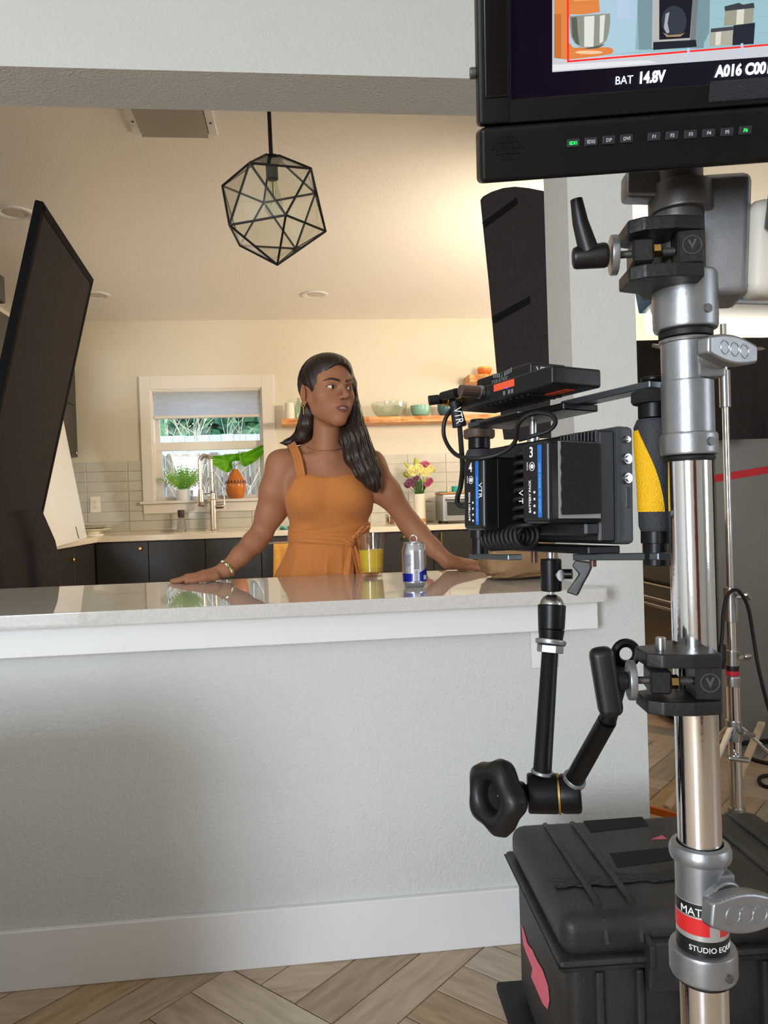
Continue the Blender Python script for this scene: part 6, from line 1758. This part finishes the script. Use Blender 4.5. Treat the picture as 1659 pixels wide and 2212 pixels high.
# --- landmarks
Yh = 2.50
HS = 1.06
th = radians(38)
hO = q3(704, 850, Yh+.02)
vx = np.array([cos(_yaw), -sin(_yaw), 0.]); vd = np.array([sin(_yaw), cos(_yaw), 0.]); vz_ = np.array([0, 0, 1.])
hz = vx*sin(th)-vd*cos(th)            # face forward
hx = vx*cos(th)+vd*sin(th)            # towards the far ear
hp = radians(-3.0)                     # chin slightly up
hz, hy = hz*cos(hp)+vz_*sin(hp), vz_*cos(hp)-hz*sin(hp)
HR = np.stack([hx, hy, hz], 1)        # columns
def H(x, y, z): return hO+HS*(hx*x+hy*y+hz*z)
def hell(p, c, r, k=.012, op='u', R=None): p.ell(H(*c), np.array(r)*HS, k, op, HR if R is None else HR@R)
def hcone(p, a, b, ra, rb, k=.01, op='u'): p.cone(H(*a), H(*b), ra*HS, rb*HS, k, op)

body = Prims()
# torso: (py, left px, right px, centre Y, half depth)
rows_px = [(992, 628, 782, 2.585, .052), (1004, 604, 803, 2.588, .070), (1030, 610, 806, 2.592, .088), (1060, 616, 807, 2.600, .104), (1090, 619, 803, 2.612, .102), (1120, 626, 795, 2.625, .090),
           (1150, 631, 790, 2.640, .084), (1180, 626, 794, 2.655, .094), (1210, 612, 804, 2.67, .106), (1245, 597, 816, 2.69, .115), (1300, 588, 826, 2.70, .122)]
rows = []
for py, l_, r_, Y_, dp in rows_px:
    a, b = q3(l_, py, Y_), q3(r_, py, Y_); rows.append((float((a[2]+b[2])/2), float((a[0]+b[0])/2), Y_, float((b[0]-a[0])/2), dp))
lastc = rows[-1]
rows += [(.62, lastc[1], 2.71, .185, .125), (.40, lastc[1], 2.72, .19, .13), (.16, lastc[1], 2.72, .20, .15)]
body.loft(rows, k=.02)
# shoulders, trapezius, chest
SL, SR = q3(606, 1006, 2.585), q3(803, 1008, 2.58)
body.ell(SL, (.038, .036, .036), .05); body.ell(SR, (.038, .036, .036), .05)
nb_ = q3(705, 990, 2.575)
body.cone(q3(694, 962, 2.585), q3(612, 994, 2.590), .026, .026, .04); body.cone(q3(718, 962, 2.585), q3(798, 996, 2.588), .026, .026, .04)
body.cone(q3(706, 1000, 2.565), q3(708, 905, 2.545), .050, .046, .03)
for sx_ in (662, 752): body.ell(q3(sx_, 1068, 2.545), (.058, .050, .055), .04)
body.cone(q3(697, 985, 2.522), q3(628, 984, 2.560), .0055, .006, .016); body.cone(q3(722, 985, 2.522), q3(786, 987, 2.556), .0055, .006, .016)

# arms
La = [SL, q3(591, 1060, 2.58), q3(582, 1110, 2.60), q3(565, 1152, 2.61)]
body.chain(La, [.040, .0415, .0395, .0365], .035)
Lf = [q3(565, 1152, 2.61), q3(548, 1172, 2.59), q3(520, 1200, 2.555), q3(488, 1230, 2.525)]
body.chain(Lf, [.036, .037, .031, .0245], .015)
Ra = [SR, q3(836, 1062, 2.58), q3(884, 1130, 2.60)]
body.chain(Ra, [.040, .0400, .0365], .035)
Rf = [q3(884, 1130, 2.60), q3(903, 1152, 2.59), q3(934, 1182, 2.565), q3(968, 1213, 2.54)]
body.chain(Rf, [.0365, .036, .029, .0235], .015)
# hands: flat on the counter, fingers outwards, thumb side to the viewer
ZH = HC
def hand(wr, sgn, tips_px, yc):
    """wr wrist point, sgn -1 fingers to the left"""
    w = np.array(wr)
    pc_ = np.array([w[0]+sgn*.052, yc, ZH+.021]); R2 = np.eye(3)
    body.cone(w, pc_+np.array([-sgn*.02, 0, .004]), .0235, .020, .015)
    body.ell(pc_, (.044, .040, .0185), .012)
    kn = [pc_+np.array([sgn*.030, dy, dz]) for dy, dz in ((-.027, -.002), (-.009, .001), (.010, 0), (.028, -.003))]
    ln_ = (.078, .086, .080, .063)
    for i in range(4):
        d_ = np.array([sgn*1.0, (-.16, -.05, .05, .18)[i], 0]); d_ /= np.linalg.norm(d_)
        a = kn[i]; m1 = a+d_*ln_[i]*.45+np.array([0, 0, -.004]); m2 = a+d_*ln_[i]*.75; m2[2] = ZH+.0085; e_ = a+d_*ln_[i]; e_[2] = ZH+.0070
        body.chain([a, m1, m2, e_], [.0105, .0088, .0078, .0066], .0035)
    # thumb along the near side
    t0 = pc_+np.array([-sgn*.022, -.026, -.004]); t1 = pc_+np.array([sgn*.012, -.046, -.006]); t2 = pc_+np.array([sgn*.040, -.058, -.008]); t3 = pc_+np.array([sgn*.062, -.064, -.009])
    t2[2] = ZH+.0105; t3[2] = ZH+.0088
    body.chain([t0, t1, t2, t3], [.0150, .0125, .0098, .0080], .005)
    return pc_, kn, (t2, t3)
hl_ = hand(Lf[-1], -1, None, 2.515); hr_ = hand(Rf[-1], 1, None, 2.530)

# --- head
hell(body, (0, .030, -.004), (.071, .082, .083), .02)
hell(body, (0, .040, .036), (.058, .046, .046), .025)
hell(body, (0, -.012, .026), (.058, .078, .058), .025)
hell(body, (0, -.056, .042), (.036, .036, .044), .025)
hell(body, (0, -.082, .077), (.015, .013, .013), .022)
for s_ in (-1, 1):
    hcone(body, (s_*.053, -.024, .004), (s_*.042, -.056, .018), .012, .011, .025)
    hcone(body, (s_*.042, -.056, .018), (s_*.010, -.086, .066), .011, .011, .025)
    hell(body, (s_*.030, -.040, .046), (.024, .030, .026), .028)
    hell(body, (s_*.041, -.012, .052), (.020, .018, .019), .030)
    hcone(body, (s_*.014, .0285, .0835), (s_*.040, .0325, .073), .0065, .006, .012)
    hell(body, (s_*.0325, .0105, .0900), (.0165, .0105, .0125), .010, 's')
hell(body, (0, -.047, .068), (.029, .026, .026), .022)
# nose
hcone(body, (0, .022, .0835), (0, -.010, .1045), .0060, .0078, .010)
hell(body, (0, -.0155, .1060), (.0092, .0084, .0094), .006)
for s_ in (-1, 1):
    hell(body, (s_*.0108, -.0200, .0960), (.0066, .0062, .0088), .005)
    hell(body, (s_*.0060, -.0262, .1010), (.0034, .0026, .0044), .002, 's')
# eyelids over the eyeballs
EC = {-1: (-.0322, .0105, .0690), 1: (.0322, .0105, .0690)}
ER = .0132
def lid(sgn, upper):
    c_ = H(*EC[sgn]); r = (ER+.0013)*HS
    def fn(X, Y, Z):
        x, y, z = X-c_[0], Y-c_[1], Z-c_[2]
        d = np.sqrt(x*x+y*y+z*z)-r
        lx = (x*hx[0]+y*hx[1]+z*hx[2])/HS*sgn; ly = (x*hy[0]+y*hy[1]+z*hy[2])/HS
        t = np.clip(1-(lx/.0135)**2, 0, 1)
        if upper: g = (.0056*t**.7+.0010*lx/.0135)-ly
        else: g = ly-(-.0040*t**.8+.0010*lx/.0135)
        return np.maximum(d, g*HS)
    body.add(fn, c_-r, c_+r, .0022)
for s_ in (-1, 1): lid(s_, True); lid(s_, False)
# lips
for i in range(6):
    def lp_(t, up):
        x = -.0250+.050*t; b = 1-(x/.0250)**2
        return (x, -.0505+(.0042*b+.0016*(abs(x) > .003)*b if up else -.0060*b), .0785+.0150*b+(0 if up else -.0015))
    a, b = lp_(i/6, True), lp_((i+1)/6, True); hcone(body, a, b, .0026+.0014*(1-abs(2*(i+.5)/6-1)), .0026+.0014*(1-abs(2*(i+.5)/6-1)), .004)
    a, b = lp_(i/6, False), lp_((i+1)/6, False); hcone(body, a, b, .0028+.0020*(1-abs(2*(i+.5)/6-1)), .0028+.0020*(1-abs(2*(i+.5)/6-1)), .004)
hell(body, (0, -.0506, .0950), (.0165, .0020, .0075), .002, 's')
# near and far ear
for s_ in (-1, 1):
    Rz = np.array(Matrix.Rotation(radians(s_*22), 3, 'Y'))@np.array(Matrix.Rotation(radians(-12), 3, 'X'))
    hell(body, (s_*.0745, -.004, -.012), (.0085, .0300, .0185), .006, R=Rz)
    hell(body, (s_*.0830, -.002, -.008), (.0075, .0190, .0110), .004, 's', R=Rz)
    hell(body, (s_*.0735, -.0300, -.005), (.0055, .0085, .0080), .005)

M_skin = bpy.data.materials.new('skin'); M_skin.use_nodes = True
_b = M_skin.node_tree.nodes['Principled BSDF']; _at = M_skin.node_tree.nodes.new('ShaderNodeVertexColor'); _at.layer_name = 'Col'
M_skin.node_tree.links.new(_at.outputs['Color'], _b.inputs['Base Color'])
_b.inputs['Roughness'].default_value = .5; _b.inputs['Specular IOR Level'].default_value = .28
_b.inputs['Subsurface Weight'].default_value = .12; _b.inputs['Subsurface Radius'].default_value = (.010, .004, .002); _b.inputs['Subsurface Scale'].default_value = .6

pw = thing('person', 'woman in an orange sleeveless dress leaning on the counter with both hands', 'person', (rows[-1][1], 2.70, 0))
znk = float(q3(706, 940, 2.54)[2])
hbl = np.array([hO[0]-.13, hO[1]-.15, znk]); hbh = np.array([hO[0]+.13, hO[1]+.15, float(H(0, .14, 0)[2])])
hd = body.mesh(hbl, hbh, .0013)
xl = float(q3(500, 1240, 2.52)[0]); xr = float(q3(955, 1210, 2.54)[0])
tors = body.mesh((xl, 2.40, .90), (xr, 2.86, znk+.004), .004)
hL = body.mesh((xl-.26, 2.40, HC-.004), (xl+.004, 2.64, HC+.20), .0022)
hR = body.mesh((xr-.004, 2.40, HC-.004), (xr+.28, 2.66, HC+.22), .0022)
legs = body.mesh((rows[-1][1]-.26, 2.52, .13), (rows[-1][1]+.26, 2.92, .904), .010)
bo, V = np_mesh('body', [tors, hd, hL, hR, legs], M_skin, pw)
# colours of the skin itself: lips, brows, lash line
lc = (V-hO)@HR/HS
base = np.array(lin((171, 117, 86))[:3]); cols = np.tile(base, (len(V), 1))
inh = (np.abs(lc[:, 0]) < .09) & (lc[:, 1] > -.1) & (lc[:, 2] > .03)
x, y, z = lc[:, 0], lc[:, 1], lc[:, 2]
def blend(mask, c):
    global cols
    m = np.clip(mask, 0, 1)[:, None]*inh[:, None]; cols = cols*(1-m)+np.array(lin(c)[:3])*m
bx_ = np.clip(1-(x/.0260)**2, 0, 1)
lipm = (z > .076) & (np.abs(x) < .0260) & (y < -.0500+.0092*bx_) & (y > -.0518-.0120*bx_)
blend(lipm*.8, (128, 70, 64))
ax_ = np.abs(x)
byc = np.interp(ax_, [.009, .016, .028, .037, .047, .056], [.0290, .0312, .0340, .0350, .0325, .0275]); bw = np.interp(ax_, [.008, .013, .030, .045, .056], [.0020, .0042, .0042, .0028, .0006])
blend(np.clip((bw-np.abs(y-byc))/.0012+.3, 0, 1)*(ax_ > .0085)*(ax_ < .056)*(z > .03)*.92, (38, 26, 22))
for s_ in (-1, 1):
    ex, ey, ez = x-EC[s_][0], y-EC[s_][1], z-EC[s_][2]
    t = np.clip(1-(ex/.0140)**2, 0, 1); up = .0056*t**.7+.0010*ex*s_/.0135; lo_ = -.0040*t**.8+.0010*ex*s_/.0135
    near = (np.abs(ex) < .0165) & (ez > .002)
    blend(near*np.clip(1.2-np.abs(ey-up-.0008)/.0016, 0, 1)*.95, (26, 18, 16))
    blend(near*np.clip(1.0-np.abs(ey-lo_+.0004)/.0012, 0, 1)*.6, (52, 34, 28))
    blend(near*((ey > up) & (ey < up+.008))*.35, (104, 68, 52))
ck = np.exp(-(((np.abs(x)-.042)/.018)**2+((y+.018)/.014)**2))*.25
blend(ck, (178, 108, 84))
att = bo.data.color_attributes.new('Col', 'FLOAT_COLOR', 'POINT')
att.data.foreach_set('color', np.concatenate([cols, np.ones((len(cols), 1))], 1).astype(np.float32).ravel())
# eyes: looking to the right of the picture
gz_ = (hz*cos(.30)+hx*sin(.30)+hy*.05); gz_ /= np.linalg.norm(gz_)
for s_ in (-1, 1):
    c_ = Vector(H(*EC[s_]))
    ey_ = MB().ball(c_, ER*HS, 24).build('eye', mat('eye_white', (226, 216, 208), .15, spec=.6), pw, smooth=60)
    F_ = axis_frame(c_, c_+Vector(gz_))
    def cap(r, a): return [(r*sin(a*i/6), r*cos(a*i/6)) for i in range(7)]
    MB(F_).lathe(list(reversed(cap(ER*HS*1.012, .47))), None, 24).build('iris', mat('dark_brown_iris', (44, 26, 18), .1, spec=.8), ey_, smooth=60)
    MB(F_).lathe(list(reversed(cap(ER*HS*1.02, .20))), None, 16).build('pupil', mat('pupil_black', (6, 5, 5), .05, spec=.9), ey_, smooth=60)
# teeth
tt = MB()
for i in range(7):
    x0 = -.0145+.029*i/7; bq_ = 1-((x0+.002)/.0235)**2
    tt.box((0, 0, 0), (.0040*HS, .0062*HS, .003*HS), .001, 1, Matrix.Translation(H(x0+.002, -.0490, .0835+.0075*bq_)) @ Matrix(HR.tolist()).to_4x4())
tt.build('teeth', mat('teeth', (222, 216, 206), .25), pw)
# fingernails
nl = MB()
for (pc_, kn, (t2, t3)), sg_ in ((hl_, -1), (hr_, 1)):
    d_ = t3-t2; d_ /= np.linalg.norm(d_); p_ = Vector(t3+np.array([sg_*.001, -.001, .0075]))
    nl.ball((0, 0, 0), .0055, 10, (1.3, .9, .25), Matrix.Translation(p_) @ Matrix.Rotation(radians(-12*sg_), 4, 'Y'))
nl.build('thumbnails', mat('nail', (206, 160, 142), .2), pw)

# --- dress
M_dress = mat('orange_linen', (204, 126, 60), .8, bump=.25, bscale=420, var=.03, vscale=140, sheen=.2)
drs = Prims()
zN = float(q3(715, 1031, 2.50)[2]); xNL, xNR = float(q3(645, 1031, 2.52)[0]), float(q3(787, 1031, 2.52)[0])
zLa, zRa = float(q3(619, 1072, 2.55)[2]), float(q3(806, 1057, 2.55)[2])
def neck(X, Y, Z):
    top_ = zN-np.maximum(0, xNL-X)*1.55-np.maximum(0, X-xNR)*1.15
    return (Z-top_)*.6
zW0, zW1 = float(q3(710, 1178, 2.60)[2]), float(q3(710, 1138, 2.60)[2])
cxw = rows[6][1]
def folds(X, Y, Z, dx, dy):
    a = np.arctan2(dx, -dy); low = np.clip((zW0-Z)/.10, 0, 1)
    bod = np.clip((Z-zW1)/.05, 0, 1)*np.clip((zN-Z)/.04, 0, 1)
    return -.0075*low*(1-np.abs(np.sin(a*7.5+.5)))**2.2 + .0018*low*np.sin(a*19+1)*np.sin(Z*30) + .0030*(1-low)*np.sin(75*Z+dx*60+np.sin(dx*31)*2)*np.clip(1-np.abs(Z-zW1-.02)/.075, 0, 1)
drs.loft([(r[0], r[1], r[2], r[3], r[4]) for r in rows], k=.02, grow=.0065, cut=neck, wave=folds)
def bust(c_, r):
    c_ = np.array(c_); r = np.array(r)
    def fn(X, Y, Z):
        x, y, z = X-c_[0], Y-c_[1], Z-c_[2]
        k0 = np.sqrt((x/r[0])**2+(y/r[1])**2+(z/r[2])**2); k1 = np.sqrt((x/r[0]**2)**2+(y/r[1]**2)**2+(z/r[2]**2)**2)+1e-9
        return np.maximum(k0*(k0-1)/k1, neck(X, Y, Z))
    drs.add(fn, c_-r, c_+r, .04)
for sx_ in (662, 752): bust(q3(sx_, 1068, 2.545), (.064, .057, .061))
dm = drs.mesh((rows[8][1]-.24, 2.44, .14), (rows[8][1]+.24, 2.90, zN+.012), .004)
dr_o, _v = np_mesh('dress', [dm], M_dress, pw, relax=1)
# waist sash: wrapped bands and a knot with two tails
def sash(u_, v_, z0, z1, tilt, ph_):
    a = -pi*1.02+2*pi*1.02*u_
    z = z0+(z1-z0)*v_+tilt*sin(a)
    R_ = [np.interp(z, [r[0] for r in reversed(rows)], [r[j] for r in reversed(rows)]) for j in (1, 2, 3, 4)]
    g = .0105+.0035*sin(v_*pi)+.0014*sin(v_*19+ph_+a*2)
    ca, sa = sin(a), -cos(a)
    n_ = (abs(ca)**2.3+abs(sa)**2.3)**(-1/2.3)
    return (R_[0]+(R_[2]+g)*ca*n_, R_[1]+(R_[3]+g)*sa*n_, z)
zs_a, zs_b = float(q3(700, 1176, 2.58)[2]), float(q3(700, 1146, 2.58)[2])
MB().sheet(lambda u_, v_: sash(u_, v_, zs_a, zs_b, -.012, 0), 90, 14, .003).build('sash', M_dress, dr_o, smooth=60)
MB().sheet(lambda u_, v_: sash(u_, v_, zs_a+.018, zs_b+.012, .010, 2), 90, 8, .003).build('sash_fold', M_dress, dr_o, smooth=60)
kp = Vector(q3(757, 1171, 2.548))
kn_ = MB().ball(kp, .017, 16, (1.0, .75, .95))
kn_.torus(kp+Vector((-.004, -.004, 0)), (.5, -.1, .85), .013, .0065, 20, 8)
kn_.build('knot', M_dress, dr_o, smooth=60)
def tail(px0, px1, ytop, ybot, w0, w1, ph_):
    def fn(u_, v_):
        t = u_; px = px0+(px1-px0)*t; py = ytop+(ybot-ytop)*t; w = (w0+(w1-w0)*t)
        p_ = P(px+(v_-.5)*w, py, 2.552-.008*t)
        return (p_.x, p_.y+.006*sin(v_*7+ph_+t*2), p_.z)
    return MB().sheet(fn, 18, 8, .003).build('sash_tail', M_dress, dr_o, smooth=60)
tail(757, 749, 1176, 1285, 14, 30, 0); tail(760, 792, 1166, 1136, 10, 16, 2); tail(762, 790, 1178, 1260, 10, 24, 4)
# straps
def strap(pts, w, nm='strap'):
    b = MB(); P_ = [Vector(p) for p in pts]; n_ = 16
    def at(t):
        s__ = t*(len(P_)-1); i = min(int(s__), len(P_)-2); f_ = s__-i
        a, b_, c_, d__ = P_[max(0, i-1)], P_[i], P_[i+1], P_[min(len(P_)-1, i+2)]
        return .5*((2*b_)+(c_-a)*f_+(2*a-5*b_+4*c_-d__)*f_*f_+(3*b_-a-3*c_+d__)*f_**3)
    def fn(u_, v_):
        p_ = at(u_); tn = (at(min(1, u_+.02))-at(max(0, u_-.02))).normalized(); sd = tn.cross(Vector((0, -1, .15))).normalized()
        return p_+sd*((v_-.5)*w)+Vector((0, -1, .3))*(.0022*abs(sin(v_*pi*2.5+.6)))
    return b.sheet(fn, n_, 12, .0025).build(nm, M_dress, dr_o, smooth=60)
strap([q3(652, 1037, 2.512), q3(649, 1020, 2.498), q3(643, 990, 2.524), q3(634, 967, 2.552), q3(629, 960, 2.588), q3(630, 975, 2.64), q3(640, 1040, 2.70)], .026)
strap([q3(782, 1037, 2.512), q3(784, 1020, 2.498), q3(786, 995, 2.526), q3(785, 974, 2.552), q3(783, 968, 2.588), q3(782, 985, 2.64), q3(775, 1040, 2.70)], .026)
# shoes under the hem
for sx_ in (-1, 1):
    MB().ball((rows[-1][1]+sx_*.09, 2.66, .035), .05, 16, (.85, 2.2, .70)).build('shoe', mat('tan_shoe', (150, 110, 80), .5), pw)
# jewellery
gold = mat('gold', (222, 180, 110), .2, metal=1.0)
pe = Vector(H(-.0785, -.040, -.006))
MB().torus(pe, (.3, .9, 0), .0045, .0009, 16, 6).build('earring', gold, pw)
eb = MB()
for i in range(8): eb.ball(pe+Vector((0, -.002, -.005-.0034*i)), .0022, 8, (1, 1, .9))
eb.build('earring_drop', gold, pw)
npz = []
for i in range(25):
    a = radians(-100+200*i/24)
    npz.append(Vector(q3(706, 968, 2.555))+Vector((.064*sin(a), -.0545*cos(a), -.018*cos(a)+.006)))
MB().tube(npz, .0008, 6).build('necklace', gold, pw)
wv = Vector(Lf[-1]-Lf[-2]).normalized(); wc = Vector(Lf[-1])-wv*.006
F_ = axis_frame(wc, wc+wv); br = MB(F_)
for s__ in range(3):
    pr = []
    for i in range(120):
        a = 2*pi*i/120; o_ = 2*pi*s__/3+a*14; r = .0268+.0030*cos(o_); pr.append((r*cos(a), r*sin(a), .0042*sin(o_)))
    br.tube(pr, .0024, 6, closed=True)
br.build('bracelet', mat('silver_gold_chain', (196, 186, 150), .25, metal=1.0), pw)

# --- hair
M_hair = bpy.data.materials.new('dark_brown_hair'); M_hair.use_nodes = True
_b = M_hair.node_tree.nodes['Principled BSDF']
_b.inputs['Base Color'].default_value = lin((34, 21, 17)); _b.inputs['Roughness'].default_value = .36; _b.inputs['Specular IOR Level'].default_value = .55
_nn = M_hair.node_tree.nodes; _ll = M_hair.node_tree.links
_tc = _nn.new('ShaderNodeTexCoord'); _mp = _nn.new('ShaderNodeMapping'); _mp.inputs['Scale'].default_value = (9, 9, .8)
_nz = _nn.new('ShaderNodeTexNoise'); _nz.inputs['Scale'].default_value = 45; _nz.inputs['Detail'].default_value = 4
_bp = _nn.new('ShaderNodeBump'); _bp.inputs['Strength'].default_value = .5; _bp.inputs['Distance'].default_value = .004
_rp = _nn.new('ShaderNodeValToRGB'); _rp.color_ramp.elements[0].color = lin((22, 14, 12)); _rp.color_ramp.elements[1].color = lin((58, 36, 26))
_ll.new(_tc.outputs['Object'], _mp.inputs['Vector']); _ll.new(_mp.outputs['Vector'], _nz.inputs['Vector']); _ll.new(_nz.outputs['Fac'], _bp.inputs['Height']); _ll.new(_bp.outputs['Normal'], _b.inputs['Normal'])
_ll.new(_nz.outputs['Fac'], _rp.inputs['Fac']); _ll.new(_rp.outputs['Color'], _b.inputs['Base Color'])
hr = Prims()
hell(hr, (0, .032, -.007), (.079, .0885, .089), .02)
hell(hr, (.006, .076, .024), (.060, .040, .056), .03)
# open the face and the near ear
hell(hr, (.004, -.014, .092), (.0640, .098, .076), .010, 's')
hell(hr, (-.024, .004, .078), (.040, .056, .050), .014, 's')
hell(hr, (-.084, -.010, -.004), (.030, .031, .030), .008, 's')
hell(hr, (0, -.14, .03), (.055, .10, .06), .02, 's')
# long locks
def hc(pts, k=.02):
    P_ = [q3(a, b, Y_) for a, b, Y_, r in pts]; R_ = [r for *_, r in pts]
    hr.chain(P_, R_, k)
hc([(682, 850, 2.575, .036), (674, 890, 2.60, .034), (664, 925, 2.61, .030), (645, 946, 2.62, .018), (622, 956, 2.62, .007), (606, 957, 2.62, .003)])
hc([(667, 880, 2.575, .022), (664, 915, 2.575, .024), (656, 944, 2.59, .018), (640, 954, 2.60, .010)])
hc([(706, 840, 2.63, .060), (706, 900, 2.64, .056), (704, 950, 2.65, .045), (705, 1000, 2.675, .030)])
hc([(742, 796, 2.54, .024), (758, 830, 2.520, .016), (761, 868, 2.515, .018), (757, 905, 2.52, .026), (760, 945, 2.50, .036), (770, 985, 2.485, .037), (786, 1018, 2.480, .028), (801, 1043, 2.482, .018), (812, 1060, 2.485, .008)])
hc([(764, 880, 2.53, .018), (777, 935, 2.53, .023), (793, 980, 2.52, .023), (808, 1020, 2.50, .017), (816, 1050, 2.495, .008)])
hc([(748, 915, 2.53, .014), (750, 950, 2.50, .018), (764, 990, 2.475, .018), (780, 1022, 2.468, .013), (797, 1045, 2.465, .006)])
hb = hr.mesh((float(q3(595, 900, 2.62)[0]), 2.36, float(q3(800, 1075, 2.48)[2])), (float(q3(835, 900, 2.5)[0]), 2.78, float(H(0, .16, 0)[2])), .0024)
v_, f_ = hb
# long waves cut into the locks so they read as strands
lcl = (v_-hO)@HR
amp = np.clip((znk+.10-v_[:, 2])/.12, 0.25, 1)
nrm_ = v_-np.stack([np.interp(v_[:, 2], [1.2, 1.4, 1.6, 1.75], [q3(790, 1030, 2.5)[0], q3(740, 940, 2.5)[0], hO[0], hO[0]]), np.full(len(v_), 2.55), v_[:, 2]], 1)
nrm_[:, 2] = 0; nrm_ /= np.linalg.norm(nrm_, axis=1)[:, None]+1e-9
ang = np.arctan2(nrm_[:, 0], nrm_[:, 1])
v_ = v_+nrm_*(.0022*np.sin(ang*34+np.sin(v_[:, 2]*42)*1.6+v_[:, 2]*25)*amp)[:, None]
hair_o, _v = np_mesh('hair', [(v_, f_)], M_hair, pw, relax=1)
# loose strands
rs = random.Random(11)
def strand_set(guides, n, jit, r, taper=True):
    b = MB()
    for q in range(n):
        g = guides[rs.randrange(len(guides))]
        o_ = np.array([rs.gauss(0, 1), rs.gauss(0, .6), rs.gauss(0, .25)])
        pts = []; m_ = len(g)
        t0, t1 = rs.uniform(0, .35), rs.uniform(.7, 1.0)
        for i in range(14):
            t = t0+(t1-t0)*i/13; s__ = t*(m_-1); k_ = min(int(s__), m_-2); f__ = s__-k_
            a, b_ = np.array(g[k_]), np.array(g[k_+1]); c_ = a*(1-f__)+b_*f__
            p_ = q3(c_[0], c_[1], c_[2]); sp_ = c_[3]
            w = np.array([sin(t*9+q)*.0025, 0, 0])
            nn_ = o_/np.linalg.norm(o_); nn_[1] = -abs(nn_[1])
            pts.append(Vector(p_+nn_*sp_*jit+w))
        b.tube(pts, [r*(1-.7*abs(2*i/13-1)**2) for i in range(14)], 4)
    return b
gR = [[(742, 790, 2.53, .020), (758, 835, 2.515, .017), (761, 880, 2.515, .020), (760, 925, 2.51, .032), (769, 975, 2.485, .037), (788, 1020, 2.480, .028), (810, 1058, 2.485, .011)],
      [(762, 860, 2.53, .018), (777, 935, 2.53, .024), (794, 980, 2.52, .025), (810, 1020, 2.50, .019), (818, 1056, 2.495, .010)],
      [(748, 915, 2.53, .014), (750, 950, 2.50, .020), (764, 990, 2.475, .020), (780, 1022, 2.468, .015), (798, 1048, 2.465, .008)]]
gL = [[(678, 850, 2.57, .035), (673, 890, 2.60, .034), (660, 925, 2.61, .030), (645, 946, 2.62, .018), (606, 957, 2.62, .006)],
      [(667, 880, 2.575, .024), (664, 915, 2.575, .025), (656, 944, 2.59, .019), (638, 955, 2.60, .010)]]
bb_ = strand_set(gR, 110, 1.04, .0016); b2 = strand_set(gL, 60, 1.03, .0015)
bb_.v += b2.v; k_ = len(bb_.v)-len(b2.v); bb_.f += [tuple(i+k_ for i in f__) for f__ in b2.f]
# strands combed over the crown
for q in range(90):
    a = rs.uniform(-1.35, 1.35); pts = []
    x0 = .010
    for i in range(12):
        t = i/11; el = 1.45-2.35*t
        rr = (.081, .0905, .091)
        d_ = (sin(a)*cos(el)*.98, sin(el), -cos(a)*cos(el))
        if t < .12: pass
        pts.append(Vector(H(d_[0]*rr[0], .032+d_[1]*rr[1], -.007+d_[2]*rr[2])))
    bb_.tube(pts, [.0013]*12, 4)
so = bb_.build('loose_strands', M_hair, hair_o, smooth=60); so['kind'] = 'stuff'
